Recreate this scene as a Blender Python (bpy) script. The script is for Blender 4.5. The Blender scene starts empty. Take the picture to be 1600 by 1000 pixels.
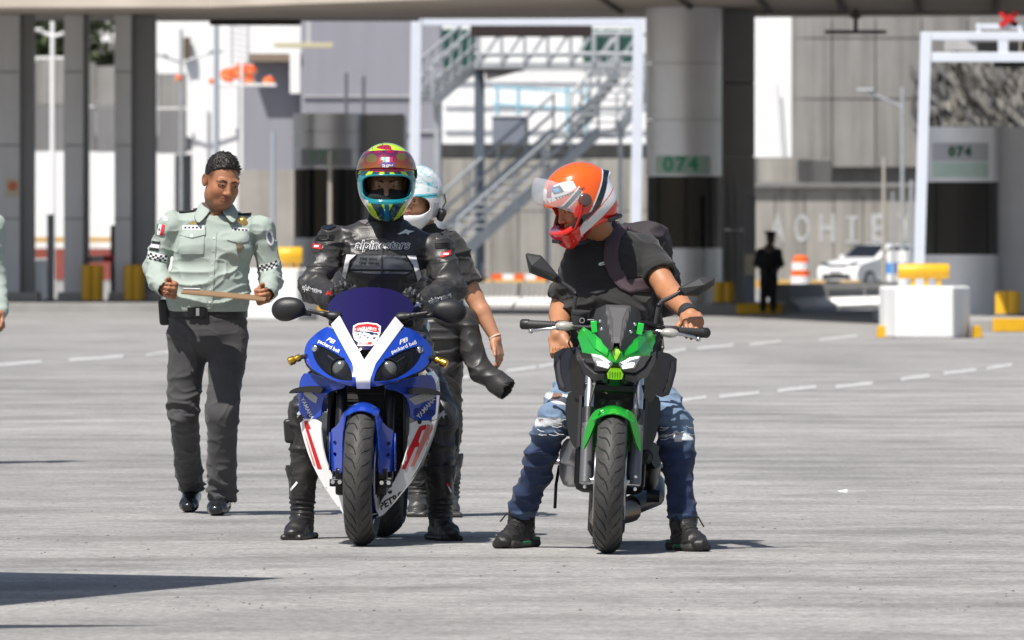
import bpy, bmesh, math, random
import numpy as np
from mathutils import Vector, Matrix
from mathutils.bvhtree import BVHTree
from mathutils.geometry import delaunay_2d_cdt

# ------------------------------------------------------------------ camera, light
S = bpy.context.scene
COL = S.collection
F = 16000.0            # focal length in pixels of a 1600 px wide picture (360 mm on 36 mm)
CAMH = 1.27
HOR = 390.0            # picture row of the horizon
cd = bpy.data.cameras.new('camera')
cam = bpy.data.objects.new('camera', cd)
COL.objects.link(cam)
cam.location = (0, 0, CAMH)
cam.rotation_euler = (math.radians(90), 0, 0)
cd.sensor_width = 36.0
cd.lens = 360.0
cd.shift_y = -110.0 / 1600.0
cd.clip_start = 0.5
cd.clip_end = 5000
cd.dof.use_dof = True
cd.dof.focus_distance = 43.9
cd.dof.aperture_fstop = 12.5
S.camera = cam

SUN_DIR = Vector((0.32, 0.52, -1.0)).normalized()      # the way the light travels
w = bpy.data.worlds.new('World')
S.world = w
w.use_nodes = True
nt = w.node_tree
nt.nodes.clear()
sky = nt.nodes.new('ShaderNodeTexSky')
sky.sky_type = 'NISHITA'
sky.sun_disc = False
sky.sun_elevation = math.asin(-SUN_DIR.z)
sky.sun_rotation = math.atan2(-SUN_DIR.x, -SUN_DIR.y)
sky.dust_density = 2.0
bg = nt.nodes.new('ShaderNodeBackground')
bg.inputs['Strength'].default_value = 0.085
wo = nt.nodes.new('ShaderNodeOutputWorld')
nt.links.new(sky.outputs[0], bg.inputs['Color'])
nt.links.new(bg.outputs[0], wo.inputs['Surface'])
sl = bpy.data.lights.new('sun', 'SUN')
sl.energy = 5.0
sl.angle = math.radians(0.5)
sl.color = (1.0, 0.955, 0.89)
so = bpy.data.objects.new('sun', sl)
COL.objects.link(so)
so.rotation_euler = (-SUN_DIR).to_track_quat('Z', 'Y').to_euler()
so.location = (-20, -20, 40)
S.view_settings.view_transform = 'Standard'
S.view_settings.look = 'None'
S.view_settings.gamma = 1
S.view_settings.use_curve_mapping = False
S.view_settings.exposure = 0.32
S.cycles.use_denoising = True
S.cycles.max_bounces = 6
S.cycles.transparent_max_bounces = 8
S.cycles.caustics_reflective = False
S.cycles.caustics_refractive = False

random.seed(7)
RNG = np.random.default_rng(7)
R_ = math.radians


def at(px, py, d):
    """world point seen at picture pixel (1600x1000) at distance d"""
    return Vector(((px - 800.0) * d / F, d, CAMH - (py - HOR) * d / F))


def gnd(px, py):
    d = CAMH * F / (py - HOR)
    return Vector(((px - 800.0) * d / F, d, 0.0))


# ------------------------------------------------------------------ materials
def lin(c):
    return tuple(((x / 12.92) if x <= 0.04045 else ((x + 0.055) / 1.055) ** 2.4) for x in c)


MATS = {}


def mat(name, col, rough=0.5, metal=0.0, var=0.0, vscale=8.0, bump=0.0, bscale=60.0, coat=0.0,
        emit=None, estr=0.0, trans=0.0, ior=1.45, spec=0.5, attr=None, stretch=None, coord='Object',
        dirt=0.0, alpha=1.0, sheen=0.0, sss=0.0):
    if name in MATS:
        return MATS[name]
    m = bpy.data.materials.new(name)
    MATS[name] = m
    m.use_nodes = True
    n = m.node_tree.nodes
    L = m.node_tree.links
    b = n['Principled BSDF']
    b.inputs['Base Color'].default_value = (*col, 1)
    b.inputs['Roughness'].default_value = rough
    b.inputs['Metallic'].default_value = metal
    b.inputs['IOR'].default_value = ior
    b.inputs['Specular IOR Level'].default_value = spec
    b.inputs['Coat Weight'].default_value = coat
    b.inputs['Coat Roughness'].default_value = 0.06
    b.inputs['Transmission Weight'].default_value = trans
    b.inputs['Alpha'].default_value = alpha
    b.inputs['Sheen Weight'].default_value = sheen
    if sss:
        b.inputs['Subsurface Weight'].default_value = sss
        b.inputs['Subsurface Radius'].default_value = (0.012, 0.005, 0.003)
        b.inputs['Subsurface Scale'].default_value = 0.6
    if emit:
        b.inputs['Emission Color'].default_value = (*emit, 1)
        b.inputs['Emission Strength'].default_value = estr
    tc = n.new('ShaderNodeTexCoord')
    vec = tc.outputs[coord]
    if stretch:
        mp = n.new('ShaderNodeMapping')
        mp.inputs['Scale'].default_value = stretch
        L.new(vec, mp.inputs['Vector'])
        vec = mp.outputs[0]
    src = None
    if attr:
        a = n.new('ShaderNodeAttribute')
        a.attribute_name = attr
        src = a.outputs['Color']
        L.new(src, b.inputs['Base Color'])
    if var > 0:
        t = n.new('ShaderNodeTexNoise')
        t.inputs['Scale'].default_value = vscale
        t.inputs['Detail'].default_value = 6
        t.inputs['Roughness'].default_value = 0.6
        L.new(vec, t.inputs['Vector'])
        mr = n.new('ShaderNodeMapRange')
        mr.inputs['From Min'].default_value = 0.3
        mr.inputs['From Max'].default_value = 0.7
        mr.inputs['To Min'].default_value = 1.0 - var
        mr.inputs['To Max'].default_value = 1.0 + var
        L.new(t.outputs['Fac'], mr.inputs['Value'])
        mx = n.new('ShaderNodeMix')
        mx.data_type = 'RGBA'
        mx.blend_type = 'MULTIPLY'
        mx.inputs['Factor'].default_value = 1
        if src:
            L.new(src, mx.inputs['A'])
        else:
            mx.inputs['A'].default_value = (*col, 1)
        L.new(mr.outputs[0], mx.inputs['B'])
        src = mx.outputs['Result']
        L.new(src, b.inputs['Base Color'])
    if dirt > 0:      # streaks running down
        t = n.new('ShaderNodeTexNoise')
        t.inputs['Scale'].default_value = 1.0
        t.inputs['Detail'].default_value = 5
        mp = n.new('ShaderNodeMapping')
        mp.inputs['Scale'].default_value = (2.2, 2.2, 0.16)
        L.new(tc.outputs['Object'], mp.inputs['Vector'])
        L.new(mp.outputs[0], t.inputs['Vector'])
        mr = n.new('ShaderNodeMapRange')
        mr.inputs['From Min'].default_value = 0.42
        mr.inputs['From Max'].default_value = 0.68
        mr.inputs['To Min'].default_value = 1.0
        mr.inputs['To Max'].default_value = 1.0 - dirt
        L.new(t.outputs['Fac'], mr.inputs['Value'])
        mx = n.new('ShaderNodeMix')
        mx.data_type = 'RGBA'
        mx.blend_type = 'MULTIPLY'
        mx.inputs['Factor'].default_value = 1
        if src:
            L.new(src, mx.inputs['A'])
        else:
            mx.inputs['A'].default_value = (*col, 1)
        L.new(mr.outputs[0], mx.inputs['B'])
        L.new(mx.outputs['Result'], b.inputs['Base Color'])
    if bump > 0:
        t = n.new('ShaderNodeTexNoise')
        t.inputs['Scale'].default_value = bscale
        t.inputs['Detail'].default_value = 4
        L.new(vec, t.inputs['Vector'])
        bp = n.new('ShaderNodeBump')
        bp.inputs['Strength'].default_value = bump
        bp.inputs['Distance'].default_value = 0.01
        L.new(t.outputs['Fac'], bp.inputs['Height'])
        L.new(bp.outputs[0], b.inputs['Normal'])
    return m


# ------------------------------------------------------------------ objects
def tag(o, label=None, cat=None, group=None, kind=None):
    if label:
        o['label'] = label
    if cat:
        o['category'] = cat
    if group:
        o['group'] = group
    if kind:
        o['kind'] = kind
    return o


def thing(name, label, cat, loc=(0, 0, 0), group=None, rot=None):
    o = bpy.data.objects.new(name, None)
    o.empty_display_size = 0.2
    COL.objects.link(o)
    o.location = loc
    if rot:
        o.rotation_euler = rot
    tag(o, label, cat, group)
    return o


def rootloc(o):
    while o.parent:
        o = o.parent
    return Vector(o.location)


def mesh_obj(name, verts, faces, m, parent=None, smooth=None, world=False, bevel=0.0, cols=None, solid=0.0, subd=0):
    """verts in the root thing's local axes (world=True: world coordinates, root not rotated)"""
    me = bpy.data.meshes.new(name)
    V = np.asarray(verts, dtype=np.float32).reshape(-1, 3)
    if world and parent is not None:
        V = V - np.array(rootloc(parent), dtype=np.float32)
    if isinstance(faces, np.ndarray):
        n, k = faces.shape
        me.vertices.add(len(V))
        me.vertices.foreach_set('co', V.ravel())
        me.loops.add(n * k)
        me.loops.foreach_set('vertex_index', faces.astype(np.int32).ravel())
        me.polygons.add(n)
        me.polygons.foreach_set('loop_start', np.arange(0, n * k, k, dtype=np.int32))
        me.update(calc_edges=True)
        me.validate()
    else:
        me.from_pydata(V.tolist(), [], faces)
        me.update()
    if cols is not None:
        ca = me.color_attributes.new('col', 'FLOAT_COLOR', 'POINT')
        c4 = np.ones((len(V), 4), dtype=np.float32)
        c4[:, :3] = cols
        ca.data.foreach_set('color', c4.ravel())
    if m:
        me.materials.append(m)
    if smooth is not None:
        me.shade_smooth()
        if smooth < 179:
            me.set_sharp_from_angle(angle=R_(smooth))
    o = bpy.data.objects.new(name, me)
    COL.objects.link(o)
    if parent is not None:
        o.parent = parent
    if bevel > 0:
        md = o.modifiers.new('bevel', 'BEVEL')
        md.width = bevel
        md.segments = 2
        md.limit_method = 'ANGLE'
        md.angle_limit = R_(40)
    if solid:
        md = o.modifiers.new('solid', 'SOLIDIFY')
        md.thickness = solid
        md.offset = -1
    if subd:
        md = o.modifiers.new('sub', 'SUBSURF')
        md.levels = subd
        md.render_levels = subd
    return o


def sharp_rim(me):
    """the open border of a sheet that gets thickness keeps a crisp edge"""
    cnt = np.zeros(len(me.edges), dtype=np.int32)
    le = np.zeros(len(me.loops), dtype=np.int32)
    me.loops.foreach_get('edge_index', le)
    np.add.at(cnt, le, 1)
    at_ = me.attributes.get('sharp_edge') or me.attributes.new('sharp_edge', 'BOOLEAN', 'EDGE')
    v = np.zeros(len(me.edges), dtype=bool)
    at_.data.foreach_get('value', v)
    at_.data.foreach_set('value', v | (cnt == 1))


def rotm(rx=0, ry=0, rz=0):
    return Matrix.Rotation(R_(rz), 3, 'Z') @ Matrix.Rotation(R_(ry), 3, 'Y') @ Matrix.Rotation(R_(rx), 3, 'X')


class MB:
    def __init__(s):
        s.v = []
        s.f = []

    def add(s, v, f):
        n = len(s.v)
        s.v += [tuple(p) for p in v]
        s.f += [tuple(i + n for i in q) for q in f]
        return s

    def box(s, c, size, rot=None):
        c = Vector(c)
        h = Vector(size) / 2
        vs = []
        for x in (-1, 1):
            for y in (-1, 1):
                for z in (-1, 1):
                    p = Vector((x * h.x, y * h.y, z * h.z))
                    if rot is not None:
                        p = rot @ p
                    vs.append(c + p)
        return s.add(vs, [(0, 1, 3, 2), (4, 6, 7, 5), (0, 4, 5, 1), (2, 3, 7, 6), (0, 2, 6, 4), (1, 5, 7, 3)])

    def bar(s, a, b, wd, ht, up=(0, 0, 1)):
        a, b = Vector(a), Vector(b)
        d = (b - a).normalized()
        u = Vector(up)
        sd = d.cross(u)
        if sd.length < 1e-4:
            sd = d.cross(Vector((0, 1, 0)))
        sd.normalize()
        u = sd.cross(d).normalized()
        vs = []
        for p in (a, b):
            for i, j in ((-1, -1), (1, -1), (1, 1), (-1, 1)):
                vs.append(p + sd * (i * wd / 2) + u * (j * ht / 2))
        return s.add(vs, [(0, 1, 2, 3), (7, 6, 5, 4), (0, 4, 5, 1), (1, 5, 6, 2), (2, 6, 7, 3), (3, 7, 4, 0)])

    def tube(s, pts, r, seg=10, caps=True, up=None):
        pts = [Vector(p) for p in pts]
        n = len(pts)
        rs = [r] * n if not hasattr(r, '__len__') else list(r)
        vs, fs = [], []
        prev = None
        for i, p in enumerate(pts):
            d = (pts[min(i + 1, n - 1)] - pts[max(i - 1, 0)]).normalized()
            if prev is None:
                a = Vector((0, 0, 1)) if abs(d.z) < 0.9 else Vector((1, 0, 0))
                u = d.cross(a).normalized()
            else:
                u = prev - d * prev.dot(d)
                u.normalize()
            prev = u
            v2 = d.cross(u)
            for k in range(seg):
                t = 2 * math.pi * k / seg
                vs.append(p + (u * math.cos(t) + v2 * math.sin(t)) * rs[i])
        for i in range(n - 1):
            for k in range(seg):
                k2 = (k + 1) % seg
                fs.append((i * seg + k, i * seg + k2, (i + 1) * seg + k2, (i + 1) * seg + k))
        if caps:
            fs.append(tuple(range(seg - 1, -1, -1)))
            fs.append(tuple((n - 1) * seg + k for k in range(seg)))
        return s.add(vs, fs)

    def lathe(s, prof, c, axis=(0, 0, 1), seg=24, a0=0.0, a1=360.0, xd=None):
        """prof: (radius, along-axis)"""
        c = Vector(c)
        ax = Vector(axis).normalized()
        u = Vector(xd) if xd is not None else (Vector((1, 0, 0)) if abs(ax.x) < 0.9 else Vector((0, 1, 0)))
        u = (u - ax * u.dot(ax)).normalized()
        v2 = ax.cross(u)
        full = abs(a1 - a0) > 359.9
        ns = seg if full else seg + 1
        vs, fs = [], []
        for (r, h) in prof:
            for k in range(ns):
                t = R_(a0 + (a1 - a0) * k / seg)
                vs.append(c + ax * h + (u * math.cos(t) + v2 * math.sin(t)) * r)
        for i in range(len(prof) - 1):
            for k in range(seg):
                k2 = (k + 1) % ns
                fs.append((i * ns + k, i * ns + k2, (i + 1) * ns + k2, (i + 1) * ns + k))
        return s.add(vs, fs)

    def prism(s, poly, fn0, fn1):
        n = len(poly)
        vs = [fn0(*p) for p in poly] + [fn1(*p) for p in poly]
        fs = [tuple(range(n)), tuple(range(2 * n - 1, n - 1, -1))]
        for i in range(n):
            j = (i + 1) % n
            fs.append((j, i, n + i, n + j))
        return s.add(vs, fs)

    def ball(s, c, r, seg=14, rings=9, rot=None):
        c = Vector(c)
        rr = (r, r, r) if not hasattr(r, '__len__') else r
        vs, fs = [], []
        for i in range(rings + 1):
            ph = math.pi * i / rings
            for k in range(seg):
                t = 2 * math.pi * k / seg
                p = Vector((rr[0] * math.sin(ph) * math.cos(t), rr[1] * math.sin(ph) * math.sin(t), rr[2] * math.cos(ph)))
                if rot is not None:
                    p = rot @ p
                vs.append(c + p)
        for i in range(rings):
            for k in range(seg):
                k2 = (k + 1) % seg
                fs.append((i * seg + k, (i + 1) * seg + k, (i + 1) * seg + k2, i * seg + k2))
        return s.add(vs, fs)

    def grid(s, rows):
        n = len(rows[0])
        vs = [p for r in rows for p in r]
        fs = []
        for i in range(len(rows) - 1):
            for k in range(n - 1):
                fs.append((i * n + k, i * n + k + 1, (i + 1) * n + k + 1, (i + 1) * n + k))
        return s.add(vs, fs)

    def build(s, name, m, parent=None, smooth=35, bevel=0.0, world=False, fix=True, solid=0.0, subd=0):
        o = mesh_obj(name, s.v, s.f, m, parent, None, world, bevel, None, solid, subd)
        me = o.data
        if fix:
            bm = bmesh.new()
            bm.from_mesh(me)
            bmesh.ops.remove_doubles(bm, verts=bm.verts, dist=1e-5)
            bmesh.ops.recalc_face_normals(bm, faces=bm.faces)
            bm.to_mesh(me)
            bm.free()
        if smooth is not None:
            me.shade_smooth()
            me.set_sharp_from_angle(angle=R_(smooth))
        if solid and not subd:
            sharp_rim(me)
        return o


def chaikin(pts, n=2):
    for _ in range(n):
        q = []
        for i in range(len(pts)):
            a, b = pts[i], pts[(i + 1) % len(pts)]
            q.append((a[0] * .75 + b[0] * .25, a[1] * .75 + b[1] * .25))
            q.append((a[0] * .25 + b[0] * .75, a[1] * .25 + b[1] * .75))
        pts = q
    return pts


def inside(poly, x, z):
    c = False
    j = len(poly) - 1
    for i in range(len(poly)):
        xi, zi = poly[i]
        xj, zj = poly[j]
        if (zi > z) != (zj > z) and x < (xj - xi) * (z - zi) / (zj - zi + 1e-12) + xi:
            c = not c
        j = i
    return c


def tri_region(outline, holes=(), res=0.02):
    """fill a 2D outline (with holes) with well shaped triangles"""
    V, E = [], []

    def loop(pl):
        q = []
        for i in range(len(pl)):
            a, b = pl[i], pl[(i + 1) % len(pl)]
            n = max(1, int(math.hypot(b[0] - a[0], b[1] - a[1]) / res))
            for k in range(n):
                q.append((a[0] + (b[0] - a[0]) * k / n, a[1] + (b[1] - a[1]) * k / n))
        s0 = len(V)
        V.extend(q)
        E.extend([(s0 + i, s0 + (i + 1) % len(q)) for i in range(len(q))])
        return q
    loop(outline)
    for h in holes:
        loop(h)
    xs = [p[0] for p in outline]
    zs = [p[1] for p in outline]
    bnd = np.array(V)
    x = min(xs) + res * .5
    r = 0
    while x < max(xs):
        z = min(zs) + res * (.5 if r % 2 else 0)
        while z < max(zs):
            if inside(outline, x, z) and not any(inside(h, x, z) for h in holes):
                if np.min((bnd[:, 0] - x) ** 2 + (bnd[:, 1] - z) ** 2) > (res * .45) ** 2:
                    V.append((x, z))
            z += res
        x += res * .87
        r += 1
    v, e, f, *_ = delaunay_2d_cdt([Vector(p) for p in V], E, [], 1 if not holes else 0, 1e-6)
    out = []
    for t in f:
        cx = sum(v[i].x for i in t) / 3
        cz = sum(v[i].y for i in t) / 3
        if inside(outline, cx, cz) and not any(inside(h, cx, cz) for h in holes):
            out.append(tuple(t))
    return [(p.x, p.y) for p in v], out


MIRROR = {}


def panel(name, outline, yf, m, parent, thick=0.004, res=0.015, holes=(), rnd=1, mirror=False, bevel=0.0, smooth=50):
    """a shaped sheet: front outline in (x, z), depth from yf(x, z), real thickness"""
    ol = chaikin(outline, rnd) if rnd else outline
    hs = [chaikin(h, rnd) if rnd else h for h in holes]
    v2, f2 = tri_region(ol, hs, res)
    V = [(x, yf(x, z), z) for x, z in v2]
    Fc = [tuple(t) for t in f2]
    o = None
    for sg in ((1, -1) if mirror else (1,)):
        o_ = mesh_obj(name, [(sg * x, y, z) for x, y, z in V], Fc, m, parent, None)
        me = o_.data
        me.update()
        if sum(p.normal.y * p.area for p in me.polygons) > 0:      # the outside looks toward -y
            me.flip_normals()
        me.shade_smooth()
        me.set_sharp_from_angle(angle=R_(smooth))
        sharp_rim(me)
        md = o_.modifiers.new('solid', 'SOLIDIFY')
        md.thickness = thick
        md.offset = -1
        if o is None:
            o = o_
        else:
            MIRROR[o.name] = o_
    return o


def bvh_objs(*os_):
    V, Fc = [], []
    for o in os_:
        n = len(V)
        V += [v.co.copy() for v in o.data.vertices]
        Fc += [tuple(i + n for i in p.vertices) for p in o.data.polygons]
    return bvh_of(V, Fc)


# ------------------------------------------------------------------ lettering
def text2d(s, size=1.0, bold=0.0, shear=0.0, spacing=1.0):
    cu = bpy.data.curves.new('lettering', 'FONT')
    cu.body = s
    cu.size = size
    cu.offset = bold
    cu.shear = shear
    cu.space_character = spacing
    cu.align_x = 'CENTER'
    cu.align_y = 'CENTER'
    cu.resolution_u = 3
    o = bpy.data.objects.new('lettering', cu)
    COL.objects.link(o)
    dg = bpy.context.evaluated_depsgraph_get()
    me = bpy.data.meshes.new_from_object(o.evaluated_get(dg))
    bpy.data.objects.remove(o)
    V = [(v.co.x, v.co.y) for v in me.vertices]
    Fc = [tuple(p.vertices) for p in me.polygons]
    bpy.data.meshes.remove(me)
    bpy.data.curves.remove(cu)
    return V, Fc


def bvh_of(V, Fc):
    return BVHTree.FromPolygons([tuple(map(float, p)) for p in V], [tuple(map(int, q)) for q in Fc])


def bvh_obj(o):
    return bvh_of([v.co for v in o.data.vertices], [p.vertices for p in o.data.polygons])


def stick(name, V2, F2, O, U, Vd, m, parent, bvh=None, off=0.003, maxlen=0.02, thick=0.0, world=False, back=3.0):
    """lay flat 2D shapes onto a surface: origin O, axes U and Vd, pressed along U x Vd"""
    O, U, Vd = Vector(O), Vector(U).normalized(), Vector(Vd).normalized()
    D = -(U.cross(Vd)).normalized()
    bm = bmesh.new()
    vs = [bm.verts.new((x, y, 0)) for x, y in V2]
    for q in F2:
        try:
            bm.faces.new([vs[i] for i in q])
        except ValueError:
            pass
    bmesh.ops.triangulate(bm, faces=bm.faces)
    for _ in range(6):
        le = [e for e in bm.edges if e.calc_length() > maxlen]
        if not le:
            break
        bmesh.ops.subdivide_edges(bm, edges=le, cuts=1)
        bmesh.ops.triangulate(bm, faces=[f for f in bm.faces if len(f.verts) > 3])
    bm.verts.index_update()
    P, Q = [], [tuple(v.index for v in f.verts) for f in bm.faces]
    miss = []
    for v in bm.verts:
        p = O + U * v.co.x + Vd * v.co.y
        if bvh is not None:
            h = bvh.ray_cast(p - D * back, D, back * 2)
            if h[0] is not None:
                p = h[0] - D * off
            else:
                miss.append(v.index)
        P.append(p)
    bm.free()
    if miss:
        ms = set(miss)
        Q = [q for q in Q if not any(i in ms for i in q)]
        if not Q:
            return None
    if len(F2) == 1:          # one shape stays one piece
        par = list(range(len(P)))

        def root(i):
            while par[i] != i:
                par[i] = par[par[i]]
                i = par[i]
            return i
        for q in Q:
            for i in q[1:]:
                par[root(i)] = root(q[0])
        cnt = {}
        for q in Q:
            cnt[root(q[0])] = cnt.get(root(q[0]), 0) + 1
        best = max(cnt, key=cnt.get)
        Q = [q for q in Q if root(q[0]) == best]
    used = sorted({i for q in Q for i in q})
    ix = {i: k for k, i in enumerate(used)}
    P, Q = [P[i] for i in used], [tuple(ix[i] for i in q) for q in Q]
    o = mesh_obj(name, [tuple(p) for p in P], Q, m, parent, None, world)
    me = o.data
    me.update()
    Dn = D
    s = sum(p.normal.dot(Dn) * p.area for p in me.polygons)
    if s > 0:
        me.flip_normals()
    me.shade_smooth()
    if thick:
        sharp_rim(me)
        md = o.modifiers.new('solid', 'SOLIDIFY')
        md.thickness = thick
        md.offset = 0
    return o


def poly2(pl):
    return list(pl), [tuple(range(len(pl)))]


def join2(*shapes):
    V, Fc = [], []
    for v, f in shapes:
        n = len(V)
        V += v
        Fc += [tuple(i + n for i in q) for q in f]
    return V, Fc


# ------------------------------------------------------------------ smooth solids (cloth, skin, helmets)
_L = RNG.random((32, 32, 32)).astype(np.float32)


def vnoise(p):
    i = np.floor(p).astype(int)
    t = (p - i).astype(np.float32)
    t = t * t * (3 - 2 * t)
    r = 0
    for a in (0, 1):
        for b in (0, 1):
            for c in (0, 1):
                wt = (t[:, 0] if a else 1 - t[:, 0]) * (t[:, 1] if b else 1 - t[:, 1]) * (t[:, 2] if c else 1 - t[:, 2])
                r = r + wt * _L[(i[:, 0] + a) % 32, (i[:, 1] + b) % 32, (i[:, 2] + c) % 32]
    return r


def ridged(p, o=2):
    r = 0
    am = 1.0
    for k in range(o):
        r = r + am * (1 - np.abs(2 * vnoise(p * (2 ** k) + 7.3 * k) - 1))
        am *= .5
    return r / (2 - 2 ** (1 - o))


def unit(v):
    v = np.asarray(v, float)
    return v / (np.linalg.norm(v) + 1e-9)


class Field:
    def __init__(s, lo, hi, h):
        s.lo = np.asarray(lo, float)
        s.h = h
        s.n = np.ceil((np.asarray(hi, float) - s.lo) / h).astype(int) + 1
        s.f = np.full(tuple(s.n), 0.3, np.float32)

    def _win(s, lo, hi):
        a = np.clip(np.floor((np.asarray(lo) - s.lo) / s.h).astype(int), 0, s.n)
        b = np.clip(np.ceil((np.asarray(hi) - s.lo) / s.h).astype(int) + 1, 0, s.n)
        if np.any(b <= a):
            return None
        sl = tuple(slice(a[i], b[i]) for i in range(3))
        g = [(s.lo[i] + s.h * np.arange(a[i], b[i])).astype(np.float32) for i in range(3)]
        return sl, g[0][:, None, None], g[1][None, :, None], g[2][None, None, :]

    def _op(s, sl, d, k, op):
        a = s.f[sl]
        if op == 'sub':
            d = -d
            h = np.maximum(k - np.abs(a - d), 0) / max(k, 1e-6)
            s.f[sl] = np.maximum(a, d) + h * h * k * .25
        elif op == 'and':
            h = np.maximum(k - np.abs(a - d), 0) / max(k, 1e-6)
            s.f[sl] = np.maximum(a, d) + h * h * k * .25
        else:
            h = np.maximum(k - np.abs(a - d), 0) / max(k, 1e-6)
            s.f[sl] = np.minimum(a, d) - h * h * k * .25

    def limb(s, a, b, ra, rb=None, k=0.02, u=None, asp=1.0, op='add', flat=False):
        rb = ra if rb is None else rb
        a = np.asarray(a, float)
        b = np.asarray(b, float)
        m = max(ra, rb) * max(1, asp) + k + 3 * s.h
        w_ = s._win(np.minimum(a, b) - m, np.maximum(a, b) + m)
        if w_ is None:
            return s
        sl, X, Y, Z = w_
        ba = b - a
        L2 = float(ba @ ba) + 1e-12
        px, py, pz = X - a[0], Y - a[1], Z - a[2]
        tt = (px * ba[0] + py * ba[1] + pz * ba[2]) / L2
        t = np.clip(tt, 0, 1)
        qx, qy, qz = px - t * ba[0], py - t * ba[1], pz - t * ba[2]
        r = ra + (rb - ra) * t
        if u is None:
            d = np.sqrt(qx * qx + qy * qy + qz * qz) - r
        else:
            u = np.asarray(u, float)
            bd = ba / math.sqrt(L2)
            u = unit(u - bd * (u @ bd))
            qu = qx * u[0] + qy * u[1] + qz * u[2]
            rest = qx * qx + qy * qy + qz * qz - qu * qu
            d = (np.sqrt(qu * qu + np.maximum(rest, 0) / (asp * asp)) - r) * min(1.0, asp)
        if flat:
            L = math.sqrt(L2)
            d = np.maximum(d, np.maximum(-tt * L, (tt - 1) * L))
        s._op(sl, d.astype(np.float32), k, op)
        return s

    def chain(s, pts, rs, k=0.02, u=None, asp=1.0, op='add'):
        for i in range(len(pts) - 1):
            s.limb(pts[i], pts[i + 1], rs[i], rs[i + 1], k, u, asp, op)
        return s

    def ell(s, c, r, R=None, k=0.02, op='add'):
        c = np.asarray(c, float)
        r = np.asarray(r, float)
        m = r.max() + k + 3 * s.h
        w_ = s._win(c - m, c + m)
        if w_ is None:
            return s
        sl, X, Y, Z = w_
        p = [X - c[0], Y - c[1], Z - c[2]]
        if R is not None:
            R = np.asarray(R, float)       # columns are the ellipsoid's axes
            p = [p[0] * R[0, i] + p[1] * R[1, i] + p[2] * R[2, i] for i in range(3)]
        k0 = np.sqrt((p[0] / r[0]) ** 2 + (p[1] / r[1]) ** 2 + (p[2] / r[2]) ** 2)
        k1 = np.sqrt((p[0] / r[0] ** 2) ** 2 + (p[1] / r[1] ** 2) ** 2 + (p[2] / r[2] ** 2) ** 2) + 1e-6
        d = k0 * (k0 - 1) / k1
        s._op(sl, d.astype(np.float32), k, op)
        return s

    def box(s, c, half, R=None, rad=0.01, k=0.01, op='add'):
        c = np.asarray(c, float)
        half = np.asarray(half, float)
        m = np.linalg.norm(half) + k + 3 * s.h
        w_ = s._win(c - m, c + m)
        if w_ is None:
            return s
        sl, X, Y, Z = w_
        p = [X - c[0], Y - c[1], Z - c[2]]
        if R is not None:
            R = np.asarray(R, float)
            p = [p[0] * R[0, i] + p[1] * R[1, i] + p[2] * R[2, i] for i in range(3)]
        q = [np.abs(p[i]) - (half[i] - rad) for i in range(3)]
        d = np.sqrt(np.maximum(q[0], 0) ** 2 + np.maximum(q[1], 0) ** 2 + np.maximum(q[2], 0) ** 2) \
            + np.minimum(np.maximum(q[0], np.maximum(q[1], q[2])), 0) - rad
        s._op(sl, d.astype(np.float32), k, op)
        return s

    def half(s, p, n, k=0.004):
        """keep only the side of the plane that n points away from"""
        p = np.asarray(p, float)
        n = unit(n)
        sl, X, Y, Z = s._win(s.lo, s.lo + s.h * s.n)
        d = (X - p[0]) * n[0] + (Y - p[1]) * n[1] + (Z - p[2]) * n[2]
        s._op(sl, d.astype(np.float32), k, 'and')
        return s

    def mesh(s):
        f = s.f
        f[0], f[-1], f[:, 0], f[:, -1], f[:, :, 0], f[:, :, -1] = .1, .1, .1, .1, .1, .1
        ins = f < 0
        n = np.array(f.shape) - 1
        cnt = np.zeros(tuple(n), np.uint8)
        offs = [(a, b, c) for a in (0, 1) for b in (0, 1) for c in (0, 1)]
        for a, b, c in offs:
            cnt += ins[a:a + n[0], b:b + n[1], c:c + n[2]]
        act = (cnt > 0) & (cnt < 8)
        idx = np.argwhere(act)
        vals = np.stack([f[idx[:, 0] + a, idx[:, 1] + b, idx[:, 2] + c] for a, b, c in offs], 1)
        acc = np.zeros((len(idx), 3))
        num = np.zeros(len(idx))
        for i in range(8):
            for j in range(i + 1, 8):
                oi, oj = np.array(offs[i]), np.array(offs[j])
                if np.abs(oi - oj).sum() != 1:
                    continue
                va, vb = vals[:, i], vals[:, j]
                cr = (va < 0) != (vb < 0)
                t = np.where(cr, va / np.where(cr, va - vb, 1), 0)
                acc += np.where(cr[:, None], oi + t[:, None] * (oj - oi), 0)
                num += cr
        V = s.lo + s.h * (idx + acc / num[:, None])
        O = np.array(offs)
        N = np.stack([vals[:, O[:, i] == 1].mean(1) - vals[:, O[:, i] == 0].mean(1) for i in range(3)], 1)
        N /= np.linalg.norm(N, axis=1, keepdims=True) + 1e-9
        vid = np.full(tuple(n), -1, np.int32)
        vid[act] = np.arange(len(idx))
        Q = []
        for ax in range(3):
            e = np.zeros(3, int)
            e[ax] = 1
            e1 = np.roll(e, 1)
            e2 = np.roll(e, 2)
            A = ins[1:-1, 1:-1, 1:-1]
            B = ins[1 + e[0]:ins.shape[0] - 1 + e[0], 1 + e[1]:ins.shape[1] - 1 + e[1], 1 + e[2]:ins.shape[2] - 1 + e[2]]
            p = np.argwhere(A != B) + 1
            fl = ins[p[:, 0], p[:, 1], p[:, 2]]
            c0 = vid[tuple(p.T)]
            c1 = vid[tuple((p - e1).T)]
            c2 = vid[tuple((p - e1 - e2).T)]
            c3 = vid[tuple((p - e2).T)]
            q = np.stack([c0, c1, c2, c3], 1)
            q[~fl] = q[~fl][:, ::-1]
            Q.append(q)
        Q = np.concatenate(Q)
        Q = Q[(Q >= 0).all(1)]
        return V, Q, N


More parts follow.
